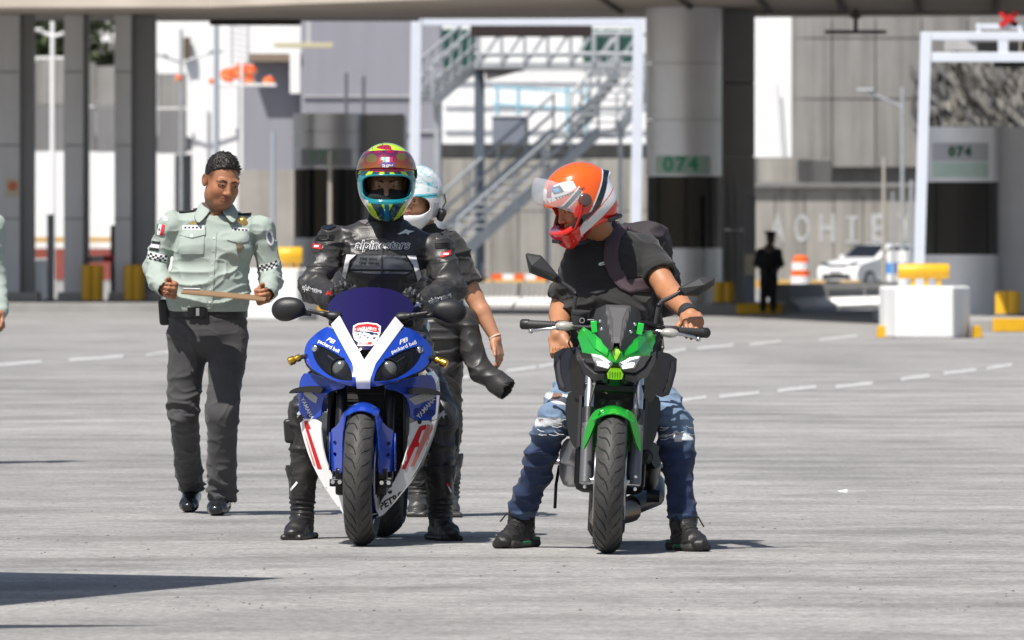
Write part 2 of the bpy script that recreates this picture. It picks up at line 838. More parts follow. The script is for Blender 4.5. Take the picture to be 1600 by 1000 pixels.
def cat_mesh(*ms):
    V, Q, n = [], [], 0
    for v, q in ms:
        V.append(v)
        Q.append(q + n)
        n += len(v)
    return np.concatenate(V), np.concatenate(Q)
# ------------------------------------------------------------------ setting
KD = 1.44


def A(px, py, d):
    return at(px, py, d * KD)


def ground_mat():
    m = bpy.data.materials.new('worn_concrete')
    m.use_nodes = True
    n = m.node_tree.nodes
    L = m.node_tree.links
    b = n['Principled BSDF']
    b.inputs['Roughness'].default_value = 0.85
    b.inputs['Specular IOR Level'].default_value = 0.3
    tc = n.new('ShaderNodeTexCoord')

    def noise(scale, det, st, rough=.55):
        mp = n.new('ShaderNodeMapping')
        mp.inputs['Scale'].default_value = st
        L.new(tc.outputs['Object'], mp.inputs['Vector'])
        t = n.new('ShaderNodeTexNoise')
        t.inputs['Scale'].default_value = scale
        t.inputs['Detail'].default_value = det
        t.inputs['Roughness'].default_value = rough
        L.new(mp.outputs[0], t.inputs['Vector'])
        return t.outputs['Fac']

    def rng(v, a, b_, c, d):
        mr = n.new('ShaderNodeMapRange')
        mr.inputs['From Min'].default_value = a
        mr.inputs['From Max'].default_value = b_
        mr.inputs['To Min'].default_value = c
        mr.inputs['To Max'].default_value = d
        L.new(v, mr.inputs['Value'])
        return mr.outputs[0]

    def mul(a, c):
        k = n.new('ShaderNodeMath')
        k.operation = 'MULTIPLY'
        L.new(a, k.inputs[0])
        L.new(c, k.inputs[1])
        return k.outputs[0]
    big = rng(noise(0.09, 4, (1, 1, 1)), .3, .7, .86, 1.12)
    mid = rng(noise(0.7, 6, (1, .8, 1), .65), .28, .72, .74, 1.20)
    grain = mul(rng(noise(30, 3, (1, .35, 1), .75), .25, .75, .66, 1.32), rng(noise(6.5, 5, (1, .5, 1), .7), .28, .72, .84, 1.16))
    streak = rng(noise(1.0, 6, (.45, .75, 1), .68), .50, .74, 1.03, .72)
    stain = rng(noise(0.55, 6, (.8, 1.0, 1), .68), .50, .74, 1.04, .62)
    scr = rng(noise(1.6, 5, (.12, 1.5, 1), .72), .58, .74, 1.0, .74)
    v = mul(mul(mul(mul(big, mid), mul(grain, streak)), stain), scr)
    mx = n.new('ShaderNodeMix')
    mx.data_type = 'RGBA'
    mx.blend_type = 'MULTIPLY'
    mx.inputs['Factor'].default_value = 1
    mx.inputs['A'].default_value = (0.268, 0.262, 0.253, 1)
    L.new(v, mx.inputs['B'])
    L.new(mx.outputs['Result'], b.inputs['Base Color'])
    bp = n.new('ShaderNodeBump')
    bp.inputs['Strength'].default_value = 0.35
    bp.inputs['Distance'].default_value = 0.02
    L.new(noise(40, 4, (1, 1, 1), .7), bp.inputs['Height'])
    L.new(bp.outputs[0], b.inputs['Normal'])
    return m


CONC = mat('concrete_wall', (.33, .315, .285), .9, var=.14, vscale=.6, bump=.3, bscale=4, dirt=.35)
CONC2 = mat('concrete_panel', (.27, .262, .25), .9, var=.10, vscale=.5, dirt=.32)
CONCL = mat('dark_concrete', (.20, .198, .198), .9, var=.08, vscale=.4, dirt=.2)  # darker grey than the other concretes
WHITE = mat('white_paint', (.80, .80, .79), .6, var=.04, vscale=1.2, dirt=.10)
WHITEW = mat('white_wall', (.82, .82, .82), .85, var=.03, vscale=.4, dirt=.08)
LAV = mat('lavender_grey_wall', (.27, .27, .31), .85, var=.05, vscale=.3, dirt=.08)
PIPE = mat('white_steel', (.62, .66, .74), .35, var=.04, vscale=2)
GALV = mat('galvanised_steel', (.40, .42, .44), .45, metal=.35, var=.12, vscale=5)
GREYP = mat('grey_paint', (.47, .47, .48), .42, var=.06, vscale=1.5, dirt=.10)
ALU = mat('aluminium_cladding', (.68, .68, .71), .32, metal=.5, var=.06, vscale=1.2)
ALUD = mat('dark_cladding', (.13, .13, .14), .4, var=.08, vscale=2)
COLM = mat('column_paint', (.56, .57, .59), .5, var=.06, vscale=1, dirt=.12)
COLD = mat('dark_column_grey', (.22, .225, .235), .5, var=.06, vscale=1)
DGLASS = mat('dark_glass', (.012, .013, .015), .06, spec=.6)
BLK = mat('black_paint', (.012, .012, .013), .5)
YEL = mat('yellow_paint', (.72, .40, .012), .42, var=.08, vscale=6, dirt=.15)
ORG = mat('orange_plastic', (.80, .12, .015), .45, var=.05, vscale=5)
RED = mat('red_paint', (.50, .035, .03), .5, var=.08, vscale=3)
BRICKR = mat('dull_red_paint', (.26, .07, .055), .8, var=.1, vscale=1)
OCH = mat('ochre_paint', (.55, .34, .10), .7)
BLUE = mat('pale_blue_paint', (.25, .50, .62), .5)
SKYB = mat('blue_plastic', (.06, .27, .66), .45)
LINEP = mat('road_paint', (.40, .40, .395), .8, var=.38, vscale=5, bump=.2, bscale=60)
DARKK = mat('dark_kerb', (.09, .088, .085), .85, var=.2, vscale=3)
KERB = mat('kerb_concrete', (.30, .295, .285), .9, var=.12, vscale=2)
SOFF = mat('soffit_concrete', (.52, .46, .39), .9, var=.12, vscale=.5)

g = MB().add([(-900, -60, 0), (900, -60, 0), (900, 2600, 0), (-900, 2600, 0)], [(0, 1, 2, 3)]).build('ground', ground_mat(), None, None)
tag(g, 'wide plaza of worn pale grey concrete', kind='structure')

# dashed line markings
i = 0
for (px, py, wp, hp) in [(1080, 624, 46, 7), (1155, 617, 62, 8), (1245, 608, 60, 8), (1335, 602, 58, 8), (1430, 590, 46, 8), (1500, 581, 50, 7),
                         (1562, 573, 40, 7), (30, 568, 70, 7), (150, 560, 84, 7), (250, 552, 44, 5), (735, 589, 60, 7), (815, 577, 46, 7),
                         (1052, 549, 40, 6), (1118, 542, 56, 6), (1196, 536, 50, 5), (1310, 528, 60, 5), (860, 570, 36, 6)]:
    ex = MB()
    hp *= .72
    a = gnd(px - wp / 2, py + (2 if px > 700 else 1) - hp / 2)
    q = [gnd(px - wp / 2, py + 3 - hp / 2), gnd(px + wp / 2, py - 3 - hp / 2), gnd(px + wp / 2, py - 3 + hp / 2), gnd(px - wp / 2, py + 3 + hp / 2)]
    for v in q:
        v.z = .004
    n = 10
    top = [q[0].lerp(q[1], k / n) + Vector((0, random.uniform(-.05, .05) * 3, 0)) for k in range(n + 1)]
    bot = [q[3].lerp(q[2], k / n) + Vector((0, random.uniform(-.05, .05) * 3, 0)) for k in range(n + 1)]
    ex.grid([top, bot])
    o = ex.build('lane_dash', LINEP, g, None)
    o.data.flip_normals() if o.data.polygons[0].normal.z < 0 else None

# grit on the concrete
gv, gf = MB(), None
for k in range(800):
    d = 36 + 20 * random.random() ** 1.7
    x = random.uniform(-2.6, 2.6) * d / 40
    r = random.choice([.002, .003, .003, .004, .007]) * random.uniform(.6, 1.3)
    p = [(x + r * random.uniform(.7, 1.4) * math.cos(t), d + r * random.uniform(.7, 1.4) * math.sin(t), 0) for t in (0, 1.6, 3.1, 4.7)]
    gv.add(p + [(x + r * .2, d, r * random.uniform(.4, .8))], [(0, 1, 4), (1, 2, 4), (2, 3, 4), (3, 0, 4)])
tag(gv.build('loose_grit', mat('grit', (.10, .09, .08), .9, var=.4, vscale=40), None, None), 'loose dark grit and pebbles strewn over the concrete', kind='stuff')
for px, py, lab in [(361, 678, 'dark pebble lying on the concrete in front of the officer'), (1317, 770, 'small white scrap of paper lying on the bare concrete at right')]:
    p = gnd(px, py)
    b_ = MB()
    if px < 1000:
        b_.ball(p + Vector((0, 0, .008)), (.014, .012, .009), 8, 5)
        o = b_.build('pebble', mat('dark_stone', (.05, .045, .04), .9, var=.3, vscale=60), None, 60)
        tag(o, lab, 'pebble')
    else:
        b_.box(p + Vector((0, 0, .006)), (.042, .05, .006), rotm(6, 4, 12)).box(p + Vector((.012, .0, .012)), (.022, .03, .004), rotm(10, -12, 12))
        o = b_.build('paper_scrap', WHITE, None, None, .001)
        tag(o, lab, 'litter')

# ---- canopy over the toll lanes
CZ = 6.08
fr = [(-30, 142), (-6, 141), (2, 133), (4.8, 116), (6.2, 112), (9, 111), (30, 108)]
pl = [(x, d * KD) for x, d in fr] + [(30, 143 * KD), (1, 148 * KD), (-30, 150 * KD)]
can = thing('toll_canopy', 'wide flat concrete canopy roofing the toll lanes across the top', 'canopy', (0, 150 * KD, 0))
MB().prism(pl, lambda x, y: (x, y, CZ), lambda x, y: (x, y, CZ + .9)).build('roof_slab', SOFF, can, None, world=True)
for k in range(9):     # joints of the soffit panels: shallow ribs
    a = A(1020 + k * 70, 2, 150)
    MB().bar((1.2 + k * 1.5, 128 * KD, CZ - .03), (2.2 + k * 1.5, 143.2 * KD, CZ - .03), .09, .06).build('soffit_joint', DARKK, can, None, world=True)
b_ = MB()
p0, p1 = A(30, 20, 149.6), A(655, 33, 149.6)
MB().box((p0 + p1) / 2, (p1.x - p0.x, .5, .17)).build('edge_beam', BLK, can, None, world=True)
p0, p1 = A(328, 30, 148.9), A(470, 36, 148.9)
MB().box((p0 + p1) / 2, (p1.x - p0.x, .6, .17)).build('beam_bracket', BLK, can, None, world=True)
p0, p1 = A(1180, 15, 143.4), A(1700, 22, 143.4)
MB().box((p0 + p1) / 2, (p1.x - p0.x, .4, .12)).build('edge_strip', SOFF, can, None, world=True)


def hang_lamp(px, yb, half, lab):
    t = thing('hanging_light', lab, 'light', A(px, yb, 142), 'strip lights hanging under the canopy')
    p = A(px, yb, 142)
    MB().tube([p, Vector((p.x, p.y, CZ))], .045, 8).build('stem', ALUD, t, 40, world=True)
    MB().box(p, (2 * half / 78., .14, .075)).build('lamp_bar', ALUD, t, None, .02, world=True)
    MB().box(p + Vector((0, 0, .32)), (.22, .16, .10)).build('bracket', ALUD, t, None, .02, world=True)


hang_lamp(1337, 50, 48, 'thin dark strip light hanging from the canopy before the concrete wall')
hang_lamp(894, 4, 34, 'thin dark strip light hanging from the canopy above the white gantry')
hang_lamp(366, 4, 30, 'thin dark strip light hanging from the canopy above the orange drums')


# ---- islands, kerbs
def island(name, lab, poly, h=.2):
    t = thing(name, lab, 'traffic island', (poly[0][0], poly[0][1] * KD, 0))
    P = [(x, d * KD) for x, d in poly]
    MB().prism(P, lambda x, y: (x, y, -.02), lambda x, y: (x, y, h)).build('kerb_body', KERB, t, None, .02, world=True)
    return t, P


isl = []
t, P = island('toll_island', 'raised kerbed island under the left columns', [(-12.5, 143), (-5.2, 143), (-5.0, 150), (-12.5, 150)])
isl.append(t)
t2, P2 = island('toll_island', 'raised kerbed island under the tall round column booth', [(2.2, 139.5), (5.4, 139.5), (5.6, 146), (2.2, 146)])
t3, P3 = island('toll_island', 'raised kerbed island under the booth at the right edge', [(6.25, 109.5), (9.6, 109.5), (9.9, 128), (6.5, 128)])
t4, P4 = island('toll_island', 'raised kerbed island under the booth behind the blue motorcycle', [(-4.4, 143), (-1.4, 143), (-1.3, 153), (-4.4, 153)])
for tt, x0, x1, d in ((t, -12.3, -11.9, 142.95), (t2, 4.4, 5.3, 139.45), (t3, 6.3, 6.75, 109.45), (t3, 7.4, 7.9, 109.45), (t4, -4.3, -3.4, 142.95)):
    MB().box(((x0 + x1) / 2, d * KD, .11), (x1 - x0, .12, .21)).build('kerb_stripe', YEL, tt, None, .01, world=True)


# ---- columns on the left
def column(px0, px1, d, lab, split, name='canopy_column'):
    xa, xb, xs = A(px0, 0, d).x, A(px1, 0, d).x, A(split, 0, d).x
    t = thing(name, lab, 'column', ((xa + xb) / 2, d * KD, .2), 'steel columns holding the canopy')
    MB().box(((xa + xs) / 2, d * KD, (.2 + CZ) / 2), (xs - xa, .8, CZ - .21)).build('shaft', COLM, t, None, .03, world=True)
    MB().box(((xb + xs) / 2, d * KD + .25, (.2 + CZ) / 2), (xb - xs, .8, CZ - .21)).build('dark_side', COLD, t, None, .03, world=True)  # right side box in a darker grey than the shaft
    MB().box(((xa + xb) / 2, d * KD, .3), (xb - xa + .25, 1.1, .2)).build('base_plinth', KERB, t, None, .03, world=True)
    for k in range(3):
        MB().box(((xa + xs) / 2, d * KD - .405, 1.9 + k * 1.5), (xs - xa - .02, .02, .03)).build('seam', COLD, t, None, world=True)
    return t


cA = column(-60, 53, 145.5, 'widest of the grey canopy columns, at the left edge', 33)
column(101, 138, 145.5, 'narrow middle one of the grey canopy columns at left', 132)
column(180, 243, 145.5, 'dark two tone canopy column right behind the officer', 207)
# little notice on the wide column
o = thing('wall_notice', 'small cream notice with an orange round mark on the widest grey column', 'sign', A(18, 293, 144.9))
p = A(18, 293, 144.9)
p.y = 145.5 * KD - .415
MB().box(p, (.29, .012, .37)).build('board', mat('cream_paint', (.5, .45, .36), .6), o, None, world=True)
MB().lathe([(.0, .0), (.10, .0), (.10, .006), (.07, .006), (.07, .0)], p + Vector((0, -.008, .03)), (0, -1, 0), 20).build('round_mark', mat('orange_mark', (.55, .17, .08), .6), o, None, world=True)


# ---- toll booths
def arc_panel(c, r, z0, z1, a0, a1, n=14):
    m_ = MB()
    rows = []
    for z in (z0, z1):
        rows.append([(c.x + r * math.sin(R_(a0 + (a1 - a0) * k / n)), c.y - r * math.cos(R_(a0 + (a1 - a0) * k / n)), z) for k in range(n + 1)])
    return m_.grid(rows)


def booth(px0, px1, side, d, ytop, ywt, ywb, lab, num, sgn, group='toll booths', frontcol=None, numcol=None, side_col=None):
    s_ = F / (d * KD)
    r = (px1 - px0) / 2 / s_
    cx = A((px0 + px1) / 2, 0, d).x
    c = Vector((cx, d * KD, 0))
    zt = A(0, ytop, d).z if ytop is not None else CZ
    z1, z0 = A(0, ywt, d).z, A(0, ywb, d).z
    t = thing('toll_booth', lab, 'booth', (cx, d * KD, .2), group)
    frontcol = frontcol or ALU
    ar = (-92, 92)
    arc_panel(c, r, .2, z0, *ar).build('lower_cladding', frontcol, t, 30, world=True, solid=.04)
    arc_panel(c, r - .02, z0, z1, *ar).build('front_window', DGLASS, t, 30, world=True)
    # cladding panels above the glass
    nr = 1 if zt < 4 else 3
    for k in range(nr):
        za, zb = z1 + (zt - z1) * k / nr, z1 + (zt - z1) * (k + 1) / nr
        arc_panel(c, r, za + .006, zb - .006, *ar).build('cladding_panel', frontcol, t, 30, world=True, solid=.04)
    if zt < 4:
        MB().lathe([(0, 0), (r, 0), (r, -.02), (0, -.02)], (c.x, c.y, zt), (0, 0, 1), 28).build('top_cap', ALUD, t, 30, world=True)
    for a in (-45, 0, 45):
        MB().bar((c.x + (r - .01) * math.sin(R_(a)), c.y - (r - .01) * math.cos(R_(a)), z0), (c.x + (r - .01) * math.sin(R_(a)), c.y - (r - .01) * math.cos(R_(a)), z1), .035, .03, (1, 0, 0)).build('window_post', BLK, t, None, world=True)
    # body behind
    xs = A(side, 0, d).x
    dep = 5.5
    MB().box(((c.x - r + xs) / 2 + .1, c.y + dep / 2 + .02, (.2 + zt) / 2), (xs - c.x + r - .2, dep, zt - .22)).build('booth_body', side_col or GREYP, t, None, .03, world=True)
    # seat, counter and screen seen as dark shapes inside are left behind the tinted glass
    if num:
        for (py, hh, sc_, mcol, bcol) in num:
            p = A((px0 + px1) / 2 + sgn, py, d)
            bd = arc_panel(c, r + .012, p.z - hh / 2, p.z + hh / 2, -48, 42)
            bo = bd.build('number_board', bcol, t, 30, world=True, solid=.008)
            bb = bvh_of([v.co + t.location for v in bo.data.vertices], [q.vertices for q in bo.data.polygons])
            V2, F2 = text2d('074', sc_, .012, 0, 1.25)
            stick('lettering', V2, F2, (p.x, p.y - 2, p.z), (1, 0, 0), (0, 0, 1), mcol, bo, bb, .012, .1, world=True, back=4)
    return t, c, r, zt


GRN = mat('green_lettering', (.05, .36, .20), .6)
GRNP = mat('pale_green_board', (.42, .54, .48), .6, var=.05, vscale=2)
PGREY = mat('pale_grey_board', (.40, .41, .43), .6)
DGRN = mat('dark_green_lettering', (.02, .10, .06), .6)
FAINT = mat('faint_red_lettering', (.42, .27, .30), .7)
bt1, c1, r1, _ = booth(458, 568, 632, 148, 177, 264, 372, 'low curved grey toll booth with dark glass behind the blue motorcycle rider', [(246, .36, .30, mat('faded_green_lettering', (.22, .42, .32), .6), PGREY)], -8)
bt2, c2, r2, _ = booth(1009, 1128, 1130, 141, None, 276, 388, 'tall round grey column booth reaching the canopy with a green 074', [(258, .36, .40, GRN, GRNP)], -6)
bt3, c3, r3, _ = booth(1440, 1562, 1640, 117, 197, 285, 398, 'low curved grey toll booth with two number boards at the right edge', [(238, .30, .21, DGRN, PGREY), (266, .24, .02, GRNP, GRNP)], -4)
# square pier beside the tall booth, cabinet and door details
p = A(1128, 0, 141.5)
q = A(1180, 0, 141.5)
o = thing('canopy_pier', 'square grey pier standing against the tall round booth', 'pier', ((p.x + q.x) / 2, 143 * KD, .2))
for k in range(4):
    z0, z1 = .2 + k * (CZ - .2) / 4, .2 + (k + 1) * (CZ - .2) / 4
    MB().box(((p.x + q.x) / 2 + .03, 143 * KD, (z0 + z1) / 2), (q.x - p.x, 1.2, z1 - z0 - .015)).build('cladding_panel', GREYP, o, None, .015, world=True)
for px in (1136, 1146, 1157):
    a = A(px, 280, 141)
    b2 = A(px, 452, 141)
    MB().bar((a.x, 143 * KD - .64, a.z), (a.x, 143 * KD - .64, b2.z), .05, .05, (1, 0, 0)).build('guide_rail', GALV, o, None, world=True)
o = thing('control_cabinet', 'dark slim control cabinet beside the tall round booth', 'cabinet', A(1171, 480, 140))
a, b2 = A(1163, 304, 140), A(1181, 482, 140)
MB().box(((a.x + b2.x) / 2, 140.2 * KD, (a.z + b2.z) / 2 + .36), (b2.x - a.x, .4, a.z - b2.z - .75)).build('case', ALUD, o, None, .02, world=True)
MB().box(((a.x + b2.x) / 2, 140.2 * KD, b2.z + .35), (b2.x - a.x - .02, .36, .75)).build('base_box', mat('dull_blue_grey', (.16, .19, .24), .6), o, None, .02, world=True)
MB().box(((a.x + b2.x) / 2, 140.2 * KD - .22, b2.z + .86), (.2, .03, .42)).build('label_plate', mat('cream_plate', (.45, .40, .30), .6), o, None, world=True)


def bollards(pxs, y0, y1, d, lab, grp='yellow guard posts'):
    for k, px in enumerate(pxs):
        a, b2 = A(px, y0, d), A(px, y1, d)
        t = thing('bollard', lab[k] if isinstance(lab, list) else lab, 'bollard', (a.x, d * KD, 0), grp)
        MB().lathe([(0, a.z), (.10, a.z), (.125, a.z - .05), (.125, .1), (.14, .0)], (a.x, d * KD, 0), (0, 0, 1), 14).build('post', YEL, t, 40, world=True)
        MB().lathe([(.16, .0), (.16, .03), (.12, .04)], (a.x, d * KD, .2), (0, 0, 1), 14).build('foot_plate', ALUD, t, 40, world=True)


bollards([1124, 1138], 441, 490, 140.2, ['yellow guard post touching the tall round booth', 'yellow guard post nearest the standing guard'])
bollards([1567, 1583], 455, 508, 114.5, ['left of two yellow guard posts at the right edge', 'right of two yellow guard posts at the right edge'])
bollards([137, 152], 414, 468, 145, ['left of the pair of yellow guard posts under the boom', 'right of the pair of yellow guard posts under the boom'])
bollards([203, 216], 414, 468, 145, ['left of two yellow guard posts beside the officer', 'right of two yellow guard posts beside the officer'])


# ---- blocks with yellow barrels on frames
def block(px0, px1, pxf0, pxf1, y0, y1, d, lab, barrel=None, labb=''):
    t = thing('concrete_block', lab, 'concrete barrier', (A((px0 + px1) / 2, 0, d).x, d * KD, 0), 'white concrete blocks before the islands')
    zt = A(0, y0, d).z
    xs = [A(v, 0, d).x for v in (px0, pxf0, pxf1, px1)]
    pl_ = [(xs[0], d * KD + .7), (xs[1], d * KD), (xs[2], d * KD), (xs[3], d * KD + .9), (xs[3], d * KD + 2.6), (xs[0], d * KD + 2.6)]
    MB().prism(pl_, lambda x, y: (x, y, 0), lambda x, y: (x, y, zt)).build('block_body', WHITE, t, None, .03, world=True)
    if barrel:
        bx0, bx1, by0, by1 = barrel
        a, b2 = A(bx0, by0, d), A(bx1, by1, d)
        zc, rr = (a.z + b2.z) / 2, (a.z - b2.z) / 2
        y = d * KD + 1.3
        u = thing('crash_cushion', labb, 'crash cushion', ((a.x + b2.x) / 2, y, zt), 'yellow crash cushions on the blocks')
        MB().lathe([(0, 0), (rr * .9, 0), (rr, .02), (rr, b2.x - a.x - .02), (rr * .9, b2.x - a.x), (0, b2.x - a.x)], (a.x, y, zc), (1, 0, 0), 20).build('drum', YEL, u, 40, world=True)
        for f_ in (.30, .55, .8):
            xx = a.x + (b2.x - a.x) * f_
            MB().box((xx, y, (zc - rr + zt) / 2 + .02), (.06, .08, zc - rr - zt + .06)).build('leg', YEL, u, None, world=True)


block(1384, 1520, 1400, 1490, 448, 528, 102, 'bright white concrete block on the road at right', (1408, 1489, 412, 436), 'yellow drum on short legs atop the white block at right')
block(330, 492, 345, 466, 420, 500, 128, 'white concrete block behind the officer', (432, 470, 386, 411), 'yellow drum on short legs behind the officer')
block(-40, 76, -20, 56, 404, 484, 151, 'grey white concrete block at the left edge', (-20, 22, 376, 396), 'yellow drum on short legs at the left edge')
for px, lab in ((1378, 'small yellow kerb marker left of the bright white block'), (1527, 'small yellow kerb marker right of the bright white block')):
    p = A(px, 526, 102.5)
    t = thing('kerb_marker', lab, 'marker', (p.x, p.y, 0))
    MB().prism([(-.07, 0), (.07, 0), (.055, .17), (-.05, .17)], lambda x, z: (p.x + x, p.y - .1, z), lambda x, z: (p.x + x, p.y + .5, z)).build('marker_body', YEL, t, None, .01, world=True)

# ---- boom barrier left
o = thing('boom_barrier', 'red and white boom barrier arm lowered behind the officer', 'barrier', A(230, 470, 146))
p, q = A(122, 406, 146), A(240, 401, 146)
for k in range(6):
    a, b2 = p.lerp(q, k / 6), p.lerp(q, (k + 1) / 6)
    MB().bar(a, b2, .05, .13).build('arm_segment', WHITE if k % 2 else RED, o, None, world=True)
a = A(222, 388, 146)
MB().box((a.x, a.y + .2, .62), (.34, .4, .85)).build('drive_box', GREYP, o, None, .02, world=True)
for px, y0, lab in ((79, 335, 'slim grey post left of the red and white boom'), (204, 350, 'slim brown grey post beside the dark column'), (178, 352, 'slim dark blue post at the red and white boom')):
    a = A(px, y0, 147)
    t = thing('lane_post', lab, 'post', (a.x, a.y, .2))
    MB().box((a.x, a.y, (a.z + .2) / 2), (.14, .12, a.z - .2)).build('post', GREYP if px != 178 else mat('navy_paint', (.03, .04, .08), .5), t, None, .01, world=True)
    MB().box((a.x, a.y, .22), (.3, .3, .04)).build('foot_plate', ALUD, t, None, world=True)


# ---- white portal gantries
def pipe(name, pts, r, m_, t):
    MB().tube(pts, r, 12).build(name, m_, t, 50, world=True)


def portal(lab, d, xl, yl, xr, beams, post_r, lean=0, extras=()):
    t = thing('portal_gantry', lab, 'gantry', (A(xl, 0, d).x, d * KD, 0))
    for px in ((xl, xr) if xr < 1650 else (xl,)):
        a = A(px, yl, d)
        f = A(px - lean, 0, d)
        MB().bar((f.x, a.y, .0), a, post_r * 2, post_r * 2, (0, 1, 0)).build('post', PIPE, t, None, .01, world=True)
        MB().box((f.x, a.y, .03), (.5, .5, .06)).build('base_plate', GALV, t, None, world=True)
    for (y0, y1) in beams:
        a, b2 = A(xl, (y0 + y1) / 2, d), A(xr, (y0 + y1) / 2, d)
        h = abs(A(0, y0, d).z - A(0, y1, d).z)
        MB().bar(a + Vector((post_r, 0, 0)), b2 - Vector((post_r, 0, 0)), .16, h, (0, 0, 1)).build('cross_beam', PIPE, t, None, .01, world=True)
    return t


ga = portal('white steel portal gantry framing the metal stairs', 162, 651, 12, 998, [(26, 40)], .12, 6)
gb = portal('white steel double beam gantry at the top right corner', 112, 1447, 50, 1800, [(50, 63), (82, 97)], .085, 14)
for px0, px1, py0, py1 in ((1472, 1524, 64, 81),):
    a, b2 = A(px0, py0, 113), A(px1, py1, 113)
    MB().box(((a.x + b2.x) / 2, 112.4 * KD, (a.z + b2.z) / 2), (b2.x - a.x, .1, a.z - b2.z - .01)).build('mesh_panel', GREYP, gb, None, world=True)
for px0, px1 in ((1527, 1559), (1576, 1592), (1596, 1640)):
    a, b2 = A(px0, 65, 112), A(px1, 80, 112)
    MB().box(((a.x + b2.x) / 2, 112 * KD, (a.z + b2.z) / 2), (b2.x - a.x, .16, a.z - b2.z)).build('display_box', BLK, gb, None, .01, world=True)
for px in (1567, 1700):
    a, b2 = A(px, 62, 112), A(px, 84, 112)
    MB().box((a.x, 112 * KD, (a.z + b2.z) / 2), (.16, .15, a.z - b2.z)).build('strut', PIPE, gb, None, world=True)
a, b2 = A(1525, 38, 112), A(1680, 44, 112)
MB().box(((a.x + b2.x) / 2, 112 * KD + .02, (a.z + b2.z) / 2), (b2.x - a.x, .12, .09)).build('tray', PIPE, gb, None, world=True)
for px in (1529, 1594):
    a = A(px, 46, 112)
    MB().box((a.x, 112 * KD, a.z - .0), (.06, .1, .16)).build('tray_leg', PIPE, gb, None, world=True)
MB().box(A(1590, 99, 112.3) + Vector((.3, 0, -.02)), (1.35, .18, .08)).build('under_rail', BLK, gb, None, world=True)
t = thing('signal_cross', 'red X lane signal above the gantry at the top right corner', 'signal', A(1576, 35, 112))
SIGR = mat('signal_red', (.50, .02, .02), .5)
for s_ in (-1, 1):
    MB().box(A(1576, 30, 112) + Vector((0, -.05 * (s_ < 0), 0)), (.34, .08, .09), rotm(0, 38 * s_, 0)).build('signal_bar', SIGR, t, None, world=True)
MB().box(A(1576, 40, 112) + Vector((0, .0, .0)), (.05, .05, .12)).build('stem', GALV, t, None, world=True)
# dark sign box behind the first gantry beam and short masts
a, b2 = A(735, 16, 163), A(925, 56, 163)
t = thing('overhead_sign', 'long dark sign box seen from below behind the white gantry beam', 'sign', ((a.x + b2.x) / 2, 163 * KD, b2.z))
MB().box(((a.x + b2.x) / 2, 163 * KD, (a.z + b2.z) / 2 - .02), (b2.x - a.x, .5, a.z - b2.z)).build('sign_case', mat('dark_red_brown', (.028, .018, .017), .6), t, None, .03, world=True)
for px in (766, 795, 861, 886):
    a = A(px, 14, 162)
    MB().box((a.x, a.y, a.z - .05), (.13 if px in (766, 886) else .08, .1, .32)).build('hanger', PIPE, t, None, .01, world=True)
# ------------------------------------------------------------------ beyond the lanes
def rect_wall(name, lab, cat, px0, px1, y0, y1, d, m, thick=.5, ground=True, parent=None, group=None):
    a, b2 = A(px0, y0, d), A(px1, y1, d)
    zb = 0 if ground else b2.z
    o = MB().box(((a.x + b2.x) / 2, d * KD + thick / 2, (a.z + zb) / 2), (b2.x - a.x, thick, a.z - zb)).build(name, m, parent, None, .01, world=True)
    if parent is None:
        tag(o, lab, cat, group)
    return o


def panels(parent, name, xs, ys, d, m, gap=.03, thick=.12, jit=.012):
    for i_ in range(len(xs) - 1):
        for j_ in range(len(ys) - 1):
            a, b2 = A(xs[i_], ys[j_], d), A(xs[i_ + 1], ys[j_ + 1], d)
            MB().box(((a.x + b2.x) / 2, d * KD + thick / 2 + random.uniform(-jit, jit), (a.z + b2.z) / 2), (b2.x - a.x - gap, thick, a.z - b2.z - gap)).build(name, m, parent, None, .008, world=True)


# tall concrete building right, made of cast panels
t = thing('concrete_building', 'tall grey building of cast concrete panels at upper right', 'building', A(1340, 400, 264))
rect_wall('core', '', '', 1186, 1700, -60, 300, 264.6, CONCL, 4, True, t)
panels(t, 'panel', [1236, 1300, 1368, 1440, 1512, 1584, 1656], [-30, 60, 155, 262], 264, CONC2, .05)
panels(t, 'panel', [1184, 1242, 1300], [247, 286], 263.6, CONC, .04)
o = rect_wall('white_pier', '', '', 1178, 1237, 22, 246, 261, WHITEW, 1.0, False)
tag(o, 'bright white wall strip between the round booth and the concrete building', 'wall')
a = A(1218, 135, 260.6)
tag(MB().bar(A(1214, 130, 260.8), A(1222, 246, 260.8), .06, .06, (0, 1, 0)).build('drain_pipe', GREYP, None, None), 'thin pipe running down the bright white wall strip', 'pipe')

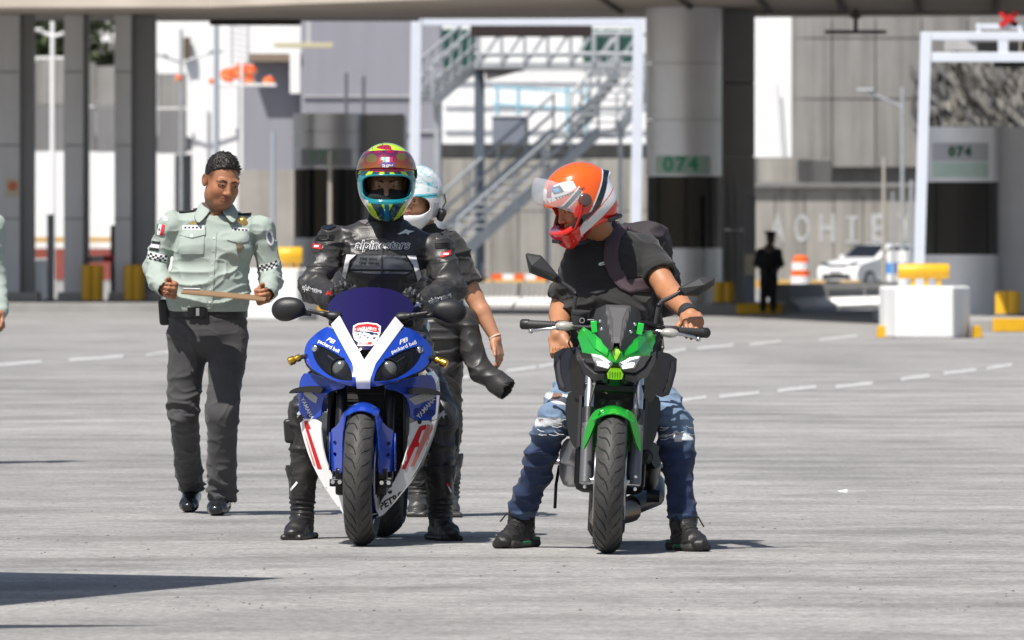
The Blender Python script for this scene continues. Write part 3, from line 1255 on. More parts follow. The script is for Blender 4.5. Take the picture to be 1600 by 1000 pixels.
# long wall with painted letters
t = thing('lettered_wall', 'long stained concrete wall with a row of pale painted capital letters', 'wall', A(1300, 440, 240))
xs = [1165 + 46 * k for k in range(13)]
rect_wall('wall_core', '', '', 1150, 1720, 292, 460, 240.3, CONCL, .5, True, t)
panels(t, 'wall_panel', xs, [293, 452], 240, CONC, .03, .14, .008)
a, b2 = A(1150, 286, 239.8), A(1720, 293, 239.8)
MB().box(((a.x + b2.x) / 2, 240 * KD, (a.z + b2.z) / 2), (b2.x - a.x, .5, a.z - b2.z)).build('coping', CONCL, t, None, .02, world=True)
LET = mat('worn_white_lettering', (.41, .415, .42), .8, var=.25, vscale=6)
LETF = mat('faded_white_lettering', (.37, .36, .345), .8, var=.25, vscale=6)
for ch, px, m_ in (('A', 1215, LET), ('O', 1253, LET), ('H', 1292, LET), ('I', 1331, LET), ('E', 1372, LET), ('T', 1414, LETF)):
    p = A(px, 359, 240)
    if ch == 'I':
        V2, F2 = join2(*[([(a, c), (b_, c), (b_, d_), (a, d_)], [(0, 1, 2, 3)]) for a, b_, c, d_ in ((-.2, .2, .36, .47), (-.07, .07, -.355, .355), (-.2, .2, -.47, -.36))])
    else:
        V2, F2 = text2d(ch, 1.32, .03)
        wd = max(v[0] for v in V2) - min(v[0] for v in V2)
        V2 = [(x * .50 / wd, y) for x, y in V2]
    stick('painted_letter', V2, F2, (p.x, 240 * KD - .02, p.z), (1, 0, 0), (0, 0, 1), m_, t, None, 0, 5, world=True)
a, b2 = A(1185, 438, 236), A(1300, 446, 236)
tag(MB().box(((a.x + b2.x) / 2, 236 * KD, .12), (b2.x - a.x + 8, .5, .28)).build('yellow_kerb', OCH, None, None, .02), 'low yellow painted kerb at the foot of the lettered wall', 'kerb')

# left stretch: stained wall under the stairs
t = thing('stained_wall', 'brown grey streaked concrete wall behind the metal stairs', 'wall', A(850, 440, 245))
rect_wall('wall_core', '', '', 680, 1150, 248, 460, 245.3, CONCL, .5, True, t)
panels(t, 'wall_panel', [684 + 42 * k for k in range(12)], [247, 330, 452], 245, CONC, .03, .14, .01)
a, b2 = A(680, 224, 246), A(1010, 247, 246)
tag(MB().box(((a.x + b2.x) / 2, 248 * KD, (a.z + b2.z) / 2), (b2.x - a.x, 3.5, a.z - b2.z)).build('dark_strip', mat('dark_strip_grey', (.05, .05, .05), .9, var=.3, vscale=2), None, None, .05), 'dark strip along the top of the streaked wall', 'ledge')  # plain dark box along the top of the wall
# far white building
t = thing('white_building', 'long bright white building seen through the metal stairs', 'building', A(850, 430, 300))
rect_wall('wall', '', '', 640, 1030, -40, 300, 300, WHITEW, 6, True, t)
a, b2 = A(686, 22, 299), A(735, 44, 299)
for k, px in enumerate((701, 727, 925, 955, 985)):
    a = A(px, 75, 299.6)
    MB().box((a.x, 299.6 * KD + .5, a.z), (.75, .3, 1.6)).build('window', mat('green_glass', (.02, .07, .06), .15), t, None, .02, world=True)
for py in (112, 150, 188):
    a, b2 = A(690, py, 299.8), A(1010, py, 299.8)
    MB().box(((a.x + b2.x) / 2, a.y, a.z), (b2.x - a.x, .1, .07)).build('facade_ledge', GREYP if py == 112 else WHITE, t, None, world=True)
# blue rail and tank
t = thing('blue_railing', 'pale blue pipe railing before the bright white building', 'railing', A(840, 240, 260))
for py in (136, 163):
    MB().tube([A(770, py, 260), A(918, py + 8, 260)], .05, 8).build('rail', BLUE, t, 60, world=True)
for px in (777, 810, 886, 917):
    MB().tube([A(px, 135, 260), A(px, 226, 260)], .06, 8).build('post', BLUE, t, 60, world=True)
t = thing('water_tank', 'square grey blue tank standing on the dark strip', 'tank', A(797, 226, 250))
a, b2 = A(769, 184, 250), A(826, 227, 250)
MB().box(((a.x + b2.x) / 2, 250 * KD, (a.z + b2.z) / 2), (b2.x - a.x, 1.4, a.z - b2.z)).build('tank_body', mat('tank_paint', (.20, .22, .27), .6, var=.1), t, None, .06, world=True)
MB().box(((a.x + b2.x) / 2, 250 * KD, a.z + .04), (b2.x - a.x + .12, 1.5, .07)).build('lid', GREYP, t, None, .02, world=True)

# ---- metal stairs and foot bridge
SD = 190
sN0, sN1 = A(715, 404, SD), A(938, 203, SD)
WV = Vector((-1.22, .85, 0))
run = Vector((.55, .83, 0)) * ((sN1.x - sN0.x) / .55)
st = thing('metal_stairs', 'galvanised metal stairs climbing to the right behind the riders', 'stairs', (sN0.x, sN0.y, 0))


def flight(t, a, dv, rise, n, wv, rail=True):
    b_ = a + dv + Vector((0, 0, rise))
    for off in (Vector((0, 0, 0)), wv):
        MB().bar(a + off, b_ + off, .08, .30).build('stringer', GALV, t, None, world=True)
        if rail:
            for h in (.55, 1.05):
                MB().tube([a + off + Vector((0, 0, h)), b_ + off + Vector((0, 0, h))], .045, 8).build('handrail', GALV, t, 60, world=True)
            for k in range(6):
                p = (a + off).lerp(b_ + off, k / 5)
                MB().bar(p, p + Vector((0, 0, 1.05)), .07, .07, (0, 1, 0)).build('rail_post', GALV, t, None, world=True)
    td = dv.normalized()
    for k in range(n):
        p = a.lerp(b_, (k + .5) / n)
        c = p + wv / 2
        v = [p - td * .15, p + td * .15, p + wv + td * .15, p + wv - td * .15]
        MB().add([(*q.xy, q.z) for q in v] + [(*q.xy, q.z - .05) for q in v],
                 [(0, 1, 2, 3), (7, 6, 5, 4), (0, 4, 5, 1), (1, 5, 6, 2), (2, 6, 7, 3), (3, 7, 4, 0)]).build('tread', GALV, t, None, world=True)
    return b_


top = flight(st, sN0, run, sN1.z - sN0.z, 17, WV)
# landing
lv = [top, top + Vector((.75, .2, 0)), top + Vector((.75, .2, 0)) + WV, top + WV]
MB().add([(*q.xy, q.z + .0) for q in lv] + [(*q.xy, q.z - .16) for q in lv], [(0, 1, 2, 3), (7, 6, 5, 4), (0, 4, 5, 1), (1, 5, 6, 2), (2, 6, 7, 3), (3, 7, 4, 0)]).build('landing', GALV, st, None, world=True)
for q in (lv[1], lv[3]):
    MB().bar((q.x - .15, q.y, 0), (q.x - .15, q.y, q.z - .1), .12, .12, (0, 1, 0)).build('landing_post', GALV, st, None, world=True)
run2 = Vector((.62, .75, 0)).normalized() * 2.6
top2 = flight(st, lv[1] + Vector((-.25, 0, 0)), run2 * .55 + Vector((.35, 0, 0)), 1.65, 8, WV)
# bridge
BD = 192
br = thing('foot_bridge', 'grey steel foot bridge with latticed railing above the stairs', 'bridge', A(870, 105, BD))
a, b2 = A(741, 97, BD), A(1012, 107, BD)
MB().box(((a.x + b2.x) / 2, BD * KD + .9, (a.z + b2.z) / 2), (b2.x - a.x, 1.8, a.z - b2.z)).build('deck', GALV, br, None, .01, world=True)
for yy in (0, 1.8):
    for py in (52, 84):
        MB().tube([A(741, py, BD) + Vector((0, yy, 0)), A(1012, py, BD) + Vector((0, yy, 0))], .05, 8).build('top_rail' if py == 52 else 'mid_rail', GALV, br, 60, world=True)
    for k in range(8):
        px = 748 + k * 36
        MB().bar(A(px, 52, BD) + Vector((0, yy, 0)), A(px, 99, BD) + Vector((0, yy, 0)), .10, .10, (0, 1, 0)).build('rail_post', GALV, br, None, world=True)
        if k < 7:
            MB().bar(A(px + 2, 98, BD) + Vector((0, yy + .05, 0)), A(px + 32, 53, BD) + Vector((0, yy + .05, 0)), .08, .08, (0, 1, 0)).build('brace', GALV, br, None, world=True)
a, b2 = A(741, 100, BD), A(757, 300, BD)
MB().box(((a.x + b2.x) / 2, BD * KD + .9, a.z / 2 - .05), (b2.x - a.x, .35, a.z - .12)).build('pier', mat('steel_blue_grey', (.09, .11, .14), .5), br, None, .01, world=True)
p0, p1, p2 = A(757, 108, BD), A(760, 124, BD), A(820, 108, BD)
MB().add([(p.x, BD * KD + y, p.z) for y in (.1, 1.7) for p in (p0, p1, p2)], [(0, 1, 2), (5, 4, 3), (0, 3, 4, 1), (1, 4, 5, 2), (2, 5, 3, 0)]).build('corner_bracket', mat('dark_steel', (.12, .11, .11), .6), br, None, world=True)  # bracket in a dark grey steel
s2 = thing('metal_stairs', 'short upper metal flight left of the foot bridge', 'stairs', A(690, 148, BD))
q0, q1 = A(676, 160, BD), A(747, 98, BD)
flight(s2, q0, Vector((q1.x - q0.x, 1.2, 0)), q1.z - q0.z, 8, Vector((-.5, 1.3, 0)))
MB().bar((q0.x + .1, q0.y + .5, 0), (q0.x + .1, q0.y + .5, q0.z), .14, .14, (0, 1, 0)).build('support_post', GALV, s2, None, world=True)

# ---- left buildings
t = thing('lavender_building', 'plain lavender grey building behind the low booth', 'building', A(560, 430, 232))
rect_wall('main_wall', '', '', 470, 688, 30, 460, 232, LAV, 9, True, t)
rect_wall('side_wing', '', '', 372, 469, 97, 460, 232.6, LAV, 8, True, t)
a, b2 = A(388, 83, 231.6), A(470, 96, 231.6)
MB().box(((a.x + b2.x) / 2, 232 * KD + .6, (a.z + b2.z) / 2), (b2.x - a.x, 1.4, a.z - b2.z)).build('eave', mat('brown_eave', (.22, .17, .13), .8), t, None, .02, world=True)
a, b2 = A(453, 80, 230.6), A(469, 146, 230.6)
MB().box(((a.x + b2.x) / 2, 230.8 * KD, (a.z + b2.z) / 2), (b2.x - a.x, .5, a.z - b2.z)).build('white_pier', WHITEW, t, None, .01, world=True)
a, b2 = A(428, 67, 229.5), A(520, 78, 229.5)
MB().box(((a.x + b2.x) / 2, 229.6 * KD, (a.z + b2.z) / 2 + .04), (b2.x - a.x, .35, .16)).build('beam', mat('beige_beam', (.50, .45, .30), .7), t, None, .01, world=True)
MB().bar(A(482, 26, 229.6), A(482, 67, 229.6), .13, .13, (0, 1, 0)).build('beam_post', GREYP, t, None, world=True)
for k, py in enumerate((150, 205, 330)):
    a, b2 = A(474, py, 231.95), A(686, py, 231.95)
    MB().box(((a.x + b2.x) / 2, a.y, a.z), (b2.x - a.x, .06, .05)).build('wall_seam', GREYP, t, None, world=True)
o = rect_wall('beige_wall', '', '', 372, 470, 266, 450, 222, mat('beige_wall', (.33, .31, .28), .9, var=.1, vscale=1, dirt=.2), .4, True)
tag(o, 'low beige grey wall left of the low booth', 'wall')

t = thing('white_building', 'overexposed white building behind the orange drums', 'building', A(320, 430, 300))
rect_wall('wall', '', '', 236, 470, 10, 460, 300, WHITEW, 6, True, t)
a, b2 = A(318, 262, 299), A(345, 470, 299)
rect_wall('pilaster', '', '', 300, 336, 125, 460, 297, WHITEW, 2, True, t)
a = A(292, 76, 299.6)
MB().box((a.x, a.y + .2, a.z), (.30, .5, .95)).build('vent', mat('brown_vent', (.10, .08, .05), .7), t, None, .02, world=True)
t = thing('white_house', 'white house with a thin roof edge between the grey columns', 'house', A(160, 200, 335))
rect_wall('wall', '', '', 128, 262, 16, 200, 335, WHITEW, 6, True, t)
a, b2 = A(130, 66, 333), A(200, 72, 333)
MB().box(((a.x + b2.x) / 2, 333.6 * KD, (a.z + b2.z) / 2), (b2.x - a.x, 1.8, a.z - b2.z)).build('roof_edge', WHITE, t, None, .02, world=True)
rect_wall('lower_wall', '', '', 130, 205, 74, 120, 334.4, mat('pinkish_wall', (.36, .33, .33), .9), .5, False, t)
a, b2 = A(164, 82, 334), A(178, 100, 334)
MB().box(((a.x + b2.x) / 2, 334.2 * KD, (a.z + b2.z) / 2), (b2.x - a.x, .3, a.z - b2.z)).build('window', DGLASS, t, None, .02, world=True)

# overpass with concrete parapet panels, shading the white wall below it
t = thing('overpass', 'grey concrete overpass of cast panels behind the columns at left', 'bridge', A(190, 240, 285))
for xx, yl in (([56, 104, 150, 198, 246, 292], 0),):
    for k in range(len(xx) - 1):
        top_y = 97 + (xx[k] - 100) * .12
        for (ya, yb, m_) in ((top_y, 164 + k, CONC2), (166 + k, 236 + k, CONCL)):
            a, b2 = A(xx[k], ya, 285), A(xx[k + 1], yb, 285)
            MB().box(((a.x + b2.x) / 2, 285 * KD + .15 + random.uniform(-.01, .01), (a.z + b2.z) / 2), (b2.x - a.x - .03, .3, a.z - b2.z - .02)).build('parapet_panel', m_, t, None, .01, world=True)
a, b2 = A(-200, 205, 285), A(292, 236, 285)
MB().box(((a.x + b2.x) / 2, 291 * KD, (a.z + b2.z) / 2), (b2.x - a.x - .3, 15, a.z - b2.z - .3)).build('deck', CONCL, t, None, world=True)
a, b2 = A(-200, 97, 285), A(56, 236, 285)
MB().box(((a.x + b2.x) / 2, 285 * KD + .15, (a.z + b2.z) / 2), (b2.x - a.x, .3, a.z - b2.z)).build('parapet_panel', CONC2, t, None, world=True)
a, b2 = A(54, 88, 286), A(106, 96, 286)
MB().box(((a.x + b2.x) / 2, 286 * KD + .6, (a.z + b2.z) / 2), (b2.x - a.x, .8, a.z - b2.z)).build('white_coping', WHITE, t, None, .02, world=True)
for px in (-120, 282):
    a = A(px, 236, 288)
    MB().box((a.x, 291 * KD, a.z / 2 - .05), (.7, 1.2, a.z - .1)).build('pier', CONCL, t, None, .03, world=True)
t = thing('banded_wall', 'white wall with ochre white and dull red bands at its foot, behind the columns', 'wall', A(190, 430, 301))
rect_wall('wall', '', '', -300, 298, 225, 371, 301, WHITEW, .5, False, t)
for (ya, yb, m_) in ((371.3, 378, OCH), (378.3, 388, WHITE), (388.3, 470, BRICKR)):
    a, b2 = A(-300, ya, 301), A(298, yb, 301)
    zb = max(b2.z, 0)
    MB().box(((a.x + b2.x) / 2, 301 * KD + .2, (a.z + zb) / 2), (b2.x - a.x, .5, a.z - zb)).build('painted_band', m_, t, None, world=True)


# ---- slender poles
def pole(px, y0, d, r, m_, lab, arms=(), grp='slender poles'):
    a = A(px, y0, d)
    t = thing('lamp_pole' if arms else 'slender_pole', lab, 'pole', (a.x, a.y, 0), grp)
    MB().tube([(a.x, a.y, 0), a], [r, r * .75], 10).build('mast', m_, t, 60, world=True)
    MB().lathe([(0, .0), (r * 2.2, .0), (r * 2.2, .05), (0, .05)], (a.x, a.y, 0), (0, 0, 1), 12).build('base_plate', m_, t, 40, world=True)
    for (x0, y0_, x1, y1_) in arms:
        p, q = A(x0, y0_, d), A(x1, y1_, d)
        MB().tube([p, q], r * .6, 8).build('arm', m_, t, 60, world=True)
        MB().box(q, (.5, .22, .1)).build('lamp_head', m_, t, None, .03, world=True)


pole(338, 40, 170, .085, mat('blue_grey_steel', (.33, .37, .42), .5), 'thick blue grey pole beside the orange drums')
pole(283, 46, 235, .07, GALV, 'grey pole with two slanting arms against the overexposed white wall', [(283, 98, 250, 86), (283, 98, 338, 80)])
pole(82, 18, 270, .11, WHITE, 'white pole with two short arms in front of the tree', [(82, 57, 56, 46), (82, 57, 104, 52)])
pole(1410, 136, 205, .07, GALV, 'tall grey lamp pole with a long arm to the left by the white car', [(1410, 168, 1352, 141)])
pole(1381, 246, 180, .055, mat('tan_steel', (.38, .35, .30), .6), 'shorter tan pole left of the lamp pole with the long arm')
pole(1424, 281, 170, .055, GALV, 'grey pole close beside the white double beam gantry')
pole(1395, 300, 178, .035, GALV, 'thinnest grey pole between the tan pole and the lamp pole')
pole(427, 206, 160, .06, mat('blue_grey_steel', (.3, .3, .3), .5), 'blue grey pole between the officer and the low booth')
pole(516, 236, 141, .055, mat('tan_steel', (.3, .3, .3), .5), 'tan pole standing before the dark window of the low booth')
pole(378, 95, 225, .06, WHITE, 'white pole below the orange drums')
for px, y0, lab in ((541, 114, 'left one of two dark poles rising behind the low booth'), (568, 119, 'right one of two dark poles rising behind the low booth')):
    pole(px, y0, 165, .055, ALUD, lab)
# lattice mast
t = thing('lattice_mast', 'small grey lattice mast above the orange drums', 'mast', A(378, 430, 240))
for px in (362, 388):
    MB().bar(A(px, 20, 240), Vector((A(px, 0, 240).x, 240 * KD, 0)), .08, .08, (0, 1, 0)).build('leg', GREYP, t, None, world=True)
for k in range(9):
    MB().bar(A(362, 24 + k * 9, 240), A(388, 29 + k * 9, 240), .05, .05).build('rung', GREYP, t, None, world=True)


# ---- orange drums
def drum(px, yb, h_px, d, lab, lie=False, grp='orange traffic drums'):
    s_ = F / (d * KD)
    H = h_px / s_
    r = H * .30
    c = A(px, yb, d)
    t = thing('traffic_drum', lab, 'traffic drum', c, grp)
    prof = [(.97, 0), (.97, .22), (.92, .23), (.92, .42), (.87, .43), (.87, .60), (.82, .61), (.82, .80), (.74, .82), (.7, .93), (.45, 1), (0, 1)]
    Mx = rotm(0, 90, 12) if lie else rotm()
    bands = [(0, 2, ORG), (1, 4, WHITE), (3, 6, ORG), (5, 8, WHITE), (7, 12, ORG)]
    for i0, i1, m_ in bands:
        b_ = MB().lathe([(p[0] * r, p[1] * H) for p in prof[i0:i1]], (0, 0, 0), (0, 0, 1), 20)
        b_.v = [tuple(Mx @ Vector(v) + (Vector((-H / 2, 0, r)) if lie else Vector((0, 0, 0)))) for v in b_.v]
        b_.build('drum_band', m_, t, 40)
    b_ = MB().lathe([(0, -.0), (r * 1.25, 0), (r * 1.25, .06), (0, .06)], (0, 0, 0), (0, 0, 1), 16)
    b_.v = [tuple(Mx @ Vector(v) + (Vector((-H / 2, 0, r)) if lie else Vector((0, 0, 0)))) for v in b_.v]
    b_.build('rubber_base', BLK if not lie else ORG, t, 40)
    return t


drum(1251, 455, 56, 222, 'orange and white traffic drum beside the standing guard, before the lettered wall')
drum(752, 437, 27, 228, 'small orange traffic drum behind the passenger arm')
# orange floats on the ledge
led = rect_wall('ledge_wall', '', '', 300, 372, 131, 460, 236, WHITEW, 2.5, True)
tag(led, 'tall white wall that carries the orange floats', 'wall')
ob = mat('orange_float', (.85, .10, .01), .5, var=.08, vscale=3)
for px, py, r, m_, lab in ((357, 117, 12, ob, 'largest round orange float in the row on the white wall'), (377, 112, 13, ob, 'tall orange float beside the largest float'), (391, 110, 9, ob, 'upper right orange float of the cluster'),
                           (388, 124, 8, ob, 'lower right orange float of the cluster'), (420, 127, 8, ob, 'lone orange float right of the cluster'), (279, 122, 5, ob, 'small orange float on the grey parapet by the slanting arms'), (331, 127, 5, ob, 'small pale orange float left of the thick pole')):
    p = A(px, py, 230)
    s_ = F / (230 * KD)
    rr = r / s_
    t = thing('orange_float', lab, 'float', p, 'orange floats and drums on the wall')
    MB().ball((0, 0, 0), (rr * 1.1, rr, rr * .95), 18, 12).build('float_body', m_, t, 60)
    MB().lathe([(0, rr * .85), (rr * .22, rr * .85), (rr * .22, rr * 1.12), (0, rr * 1.12)], (0, 0, 0), (.3, -.2, 1), 10).build('collar', WHITE, t, 40)
    MB().lathe([(rr * 1.115, -.06), (rr * 1.13, 0), (rr * 1.115, .06)], (0, 0, 0), (.2, -.3, 1), 20).build('seam_band', mat('pale_orange', (.80, .30, .14), .6), t, 40)
a, b2 = A(340, 131, 230), A(432, 135, 230)
tag(MB().box(((a.x + b2.x) / 2, 230 * KD, (a.z + b2.z) / 2), (b2.x - a.x, 1.2, a.z - b2.z)).build('shelf', WHITE, None, None, .01), 'thin white ledge under the orange floats', 'ledge')

# barricade boards behind the divider
t = thing('road_barricade', 'red and white barricade boards behind the low concrete divider', 'barricade', A(800, 445, 215))
a, b2 = A(768, 428, 215), A(872, 437, 215)
for k in range(6):
    x0, x1 = a.x + (b2.x - a.x) * k / 6, a.x + (b2.x - a.x) * (k + 1) / 6
    MB().box(((x0 + x1) / 2, a.y, (a.z + b2.z) / 2), (x1 - x0, .06, a.z - b2.z)).build('board', (ORG, WHITE)[k % 2], t, None, world=True)
for k in (0, 1, 2):
    x0 = a.x + (b2.x - a.x) * (k * .48 + .02)
    MB().box((x0, a.y + .06, a.z / 2), (.07, .06, a.z)).build('leg', GALV, t, None, world=True)
a, b2 = A(762, 431, 219), A(800, 441, 219)
tag(MB().box(((a.x + b2.x) / 2, 219 * KD, .17), (b2.x - a.x + 3, .5, .34)).build('yellow_kerb', OCH, None, None, .02), 'low yellow painted kerb behind the concrete divider', 'kerb')


# ---- ribbed concrete dividers
def divider(p, q, lab, h=.56):
    t = thing('road_divider', lab, 'concrete divider', ((p.x + q.x) / 2, (p.y + q.y) / 2, 0), 'ribbed concrete dividers')
    dv = (q - p)
    L = dv.length
    dv.normalize()
    nv = Vector((dv.y, -dv.x, 0))
    if nv.y > 0:
        nv = -nv
    prof = [(.42, 0), (.42, .05), (.16, .24), (.13, h), (-.13, h), (-.16, .24), (-.42, .05), (-.42, 0)]
    MB().add([p + nv * a_ + Vector((0, 0, z)) for a_, z in prof] + [q + nv * a_ + Vector((0, 0, z)) for a_, z in prof],
             [(i_, (i_ + 1) % 8, (i_ + 1) % 8 + 8, i_ + 8) for i_ in range(8)] + [tuple(range(7, -1, -1)), tuple(range(8, 16))]).build('divider_body', mat('divider_concrete', (.30, .295, .285), .9, var=.12, vscale=2), t, None, world=True)
    b_, c_ = MB(), MB()
    n = int(L / .13)
    for k in range(n):
        m_ = p + dv * (L * (k + .5) / n)
        b_.bar(m_ + nv * .165 + Vector((0, 0, .25)), m_ + nv * .14 + Vector((0, 0, h - .03)), .065, .03, tuple(nv))
        c_.bar(m_ + nv * .415 + Vector((0, 0, .075)), m_ + nv * .185 + dv * .12 + Vector((0, 0, .245)), .06, .035, tuple(nv))  # white slanting bars stand for sunlit stripes on the slope
    o = b_.build('upright_ribs', MATS['divider_concrete'], t, None, world=True)
    o['kind'] = 'stuff'
    o = c_.build('lit_stripes', WHITE, t, None, world=True)
    o['kind'] = 'stuff'


def row(x0, d0, x1, d1, n, labs):
    p, q = Vector((A(x0, 0, d0).x, d0 * KD, 0)), Vector((A(x1, 0, d1).x, d1 * KD, 0))
    for k in range(n):
        divider(p.lerp(q, (k + .02) / n), p.lerp(q, (k + .98) / n), labs[k])


row(1218, 146.5, 1395, 157, 3, ['nearest ribbed concrete divider right of the standing guard', 'middle ribbed concrete divider left of the bright white block', 'farthest ribbed concrete divider, half behind the bright white block'])
row(728, 153, 905, 152, 2, ['ribbed concrete divider right behind the passenger bare arm', 'ribbed concrete divider behind the red helmet rider'])

# blue drum pieces beside the white car
for px, lab in ((1395, 'left small blue and white barrel behind the bright white block'), (1413, 'right small blue and white barrel behind the bright white block')):
    p = A(px, 450, 190)
    t = thing('plastic_barrel', lab, 'barrel', (p.x, p.y, 0), 'blue and white barrels')
    for z0, z1, m_ in ((0, .62, WHITE), (.62, .92, SKYB), (.92, 1.25, WHITE)):
        MB().lathe([(0, z0), (.17, z0), (.17, z1), (0, z1)], (p.x, p.y, 0), (0, 0, 1), 16).build('barrel_band', m_, t, 40, world=True)

# ---- white hatchback
CARW = mat('white_car_paint', (.78, .78, .77), .25, coat=.6)
car = thing('parked_car', 'white hatchback parked before the lettered wall', 'car', A(1368, 450, 230), None, (0, 0, R_(49)))
car.location.z = 0
# local: front toward -x, profile along x; half width along y
prof = [(-1.98, .28), (-2.0, .55), (-1.93, .72), (-1.75, .84), (-1.0, .98), (-.82, 1.02), (-.2, 1.40), (.15, 1.46), (1.1, 1.44), (1.45, 1.38), (1.78, 1.02), (1.92, .92), (1.97, .55), (1.93, .28)]


def carsec(y, sx, sz):
    return [(x * sx, y, .28 + (z - .28) * sz) for x, z in prof]


rows = [carsec(-.80, .94, .93), carsec(-.84, .985, .95), carsec(-.72, 1.0, .99), carsec(-.35, 1.012, 1.0), carsec(0, 1.018, 1.0), carsec(.35, 1.012, 1.0), carsec(.72, 1.0, .99), carsec(.84, .985, .95), carsec(.80, .94, .93)]
# upper body narrower
rows = [[(x, y * (1 - .22 * max(0, (z - .95)) / .5), z) for x, y, z in r_] for r_ in rows]
b_ = MB().grid(rows)
n = len(prof)
b_.f += [tuple(range(n)), tuple(range(9 * n - 1, 8 * n - 1, -1))]
b_.build('body', CARW, car, 40, .02)
for s_ in (-1, 1):
    V2 = [(-.68, 1.02), (-.22, 1.33), (.12, 1.37), (.12, 1.0)]
    for pl_ in (V2, [(.18, 1.0), (.18, 1.37), (.95, 1.34), (1.0, 1.02)], [(1.06, 1.03), (1.02, 1.33), (1.36, 1.27), (1.55, 1.06)]):
        MB().prism(pl_, lambda x, z: (x, s_ * (.835 * (1 - .22 * max(0, z - .95) / .5) - .012), z), lambda x, z: (x, s_ * (.835 * (1 - .22 * max(0, z - .95) / .5) + .012), z)).build('window', DGLASS, car, None)
    MB().ball((-.58, s_ * .93, 1.03), (.07, .1, .07), 10, 7).build('wing_mirror', CARW, car, 60)
    for xw in (-1.28, 1.22):
        wl = MB().lathe([(.0, .02), (.20, .03), (.21, .0), (.29, .0), (.30, -.04), (.30, -.16), (.26, -.18), (0, -.18)], (xw, s_ * .82, .30), (0, s_, 0), 24).build('wheel', mat('tyre_rubber_far', (.02, .02, .02), .8), car, 40)
        MB().lathe([(0, .045), (.10, .04), (.195, .03), (.2, .02)], (xw, s_ * .82, .30), (0, s_, 0), 16).build('rim', GALV, wl, 40)
    hl = MB().prism([(.36, .70), (.74, .74), (.76, .86), (.62, .86), (.40, .78)], lambda y, z: (-1.97 + .12 * abs(y) ** 2, s_ * y, z), lambda y, z: (-1.70, s_ * y, z)).build('headlight', mat('lamp_glass_far', (.10, .11, .12), .1), car, None, .01)
MB().prism([(-.36, .71), (.36, .71), (.40, .79), (-.40, .79)], lambda y, z: (-1.985, y, z), lambda y, z: (-1.8, y, z)).build('grille', BLK, car, None)
MB().prism([(-.6, .34), (.6, .34), (.52, .48), (-.52, .48)], lambda y, z: (-2.03, y, z), lambda y, z: (-1.8, y, z)).build('lower_grille', BLK, car, None)
MB().prism([(-.24, .50), (.24, .50), (.24, .60), (-.24, .60)], lambda y, z: (-2.06, y, z), lambda y, z: (-1.9, y, z)).build('number_plate', mat('plate_grey', (.4, .36, .38), .6), car, None)
MB().add([(-.84, -.62, 1.025), (-.84, .62, 1.025), (-.24, .56, 1.405), (-.24, -.56, 1.405)], [(0, 1, 2, 3)]).build('windscreen', DGLASS, car, None, fix=False, solid=.02)

# ---- tree and hanging dry plants
LEAF = mat('dark_leaves', (.055, .075, .03), .8, var=.35, vscale=1.5)
LEAFB = mat('dry_leaves', (.21, .20, .18), .85, var=.4, vscale=2)


def leaf_cloud(name, c, rad, n, size, m_, parent, clumps=14, droop=0.0):
    c = np.array(c)
    cc = c + (RNG.random((clumps, 3)) - .5) * 2 * np.array(rad) * .75
    V, Q = [], []
    for k in range(n):
        ct = cc[RNG.integers(clumps)]
        p = ct + RNG.normal(size=3) * np.array(rad) * .22
        a = unit(RNG.normal(size=3))
        if droop:
            a = unit(a * .35 + np.array([droop, 0, -1]))
        b2 = unit(np.cross(a, RNG.normal(size=3)))
        sz = size * (0.6 + RNG.random())
        i0 = len(V)
        V += [p, p + a * sz * .5 + b2 * sz * .22, p + a * sz, p + a * sz * .5 - b2 * sz * .22]
        Q.append((i0, i0 + 1, i0 + 2, i0 + 3))
    return mesh_obj(name, V, Q, m_, parent, None, world=True)


p = A(84, 60, 330)
t = thing('broad_tree', 'dark leafy tree behind the overpass at top left', 'tree', (p.x, p.y, 0))
MB().tube([(p.x, p.y, 0), (p.x + .1, p.y, 4), (p.x - .1, p.y, p.z - 1)], [.35, .28, .18], 10).build('trunk', mat('bark', (.09, .07, .05), .9, var=.3), t, 60, world=True)
for k in range(5):
    MB().tube([(p.x, p.y, p.z - 3 + .4 * k), (p.x + 1.6 * math.cos(k * 2.2), p.y + 1.5 * math.sin(k * 2.2), p.z - .5 + .5 * k)], [.12, .05], 6).build('limb', MATS['bark'], t, 60, world=True)
leaf_cloud('crown', p + Vector((0, 0, .3)), (3.0, 2.4, 2.4), 5200, .42, LEAF, t, 26)
t = thing('hanging_plants', 'dry grey plants hanging down the concrete building behind the double beam gantry', 'plants', A(1530, 160, 262))
for k in range(9):
    px = 1462 + 17 * k + random.uniform(-5, 5)
    pp = A(px, 142 + random.uniform(-14, 14), 262.4)
    leaf_cloud('plant_clump', pp, (.75, .25, 1.5), 330, .75, LEAFB if k % 3 else mat('grey_leaves', (.13, .13, .128), .9, var=.4, vscale=2), t, 8, .45)
# ------------------------------------------------------------------ motorcycles: shared
TYRE = mat('tyre_rubber', (.048, .046, .044), .62, var=.25, vscale=30, bump=.25, bscale=120)
TYREG = mat('tyre_groove', (.010, .010, .010), .9)
TYREW = mat('scuffed_rubber', (.055, .052, .048), .8, var=.3, vscale=20, bump=.3, bscale=90)
BPL = mat('black_plastic', (.018, .018, .019), .42, bump=.12, bscale=300)
BPLM = mat('matt_black_plastic', (.030, .030, .031), .55, bump=.15, bscale=260)
BGL = mat('gloss_black', (.010, .010, .013), .14, coat=.8)
BMET = mat('black_metal', (.02, .02, .022), .35, metal=.6)
STEEL = mat('machined_steel', (.55, .55, .56), .28, metal=.95, var=.08, vscale=20)
ALUM = mat('cast_aluminium', (.42, .42, .43), .40, metal=.85, var=.12, vscale=15)
GOLD = mat('gold_anodised', (.72, .40, .05), .25, metal=.95)
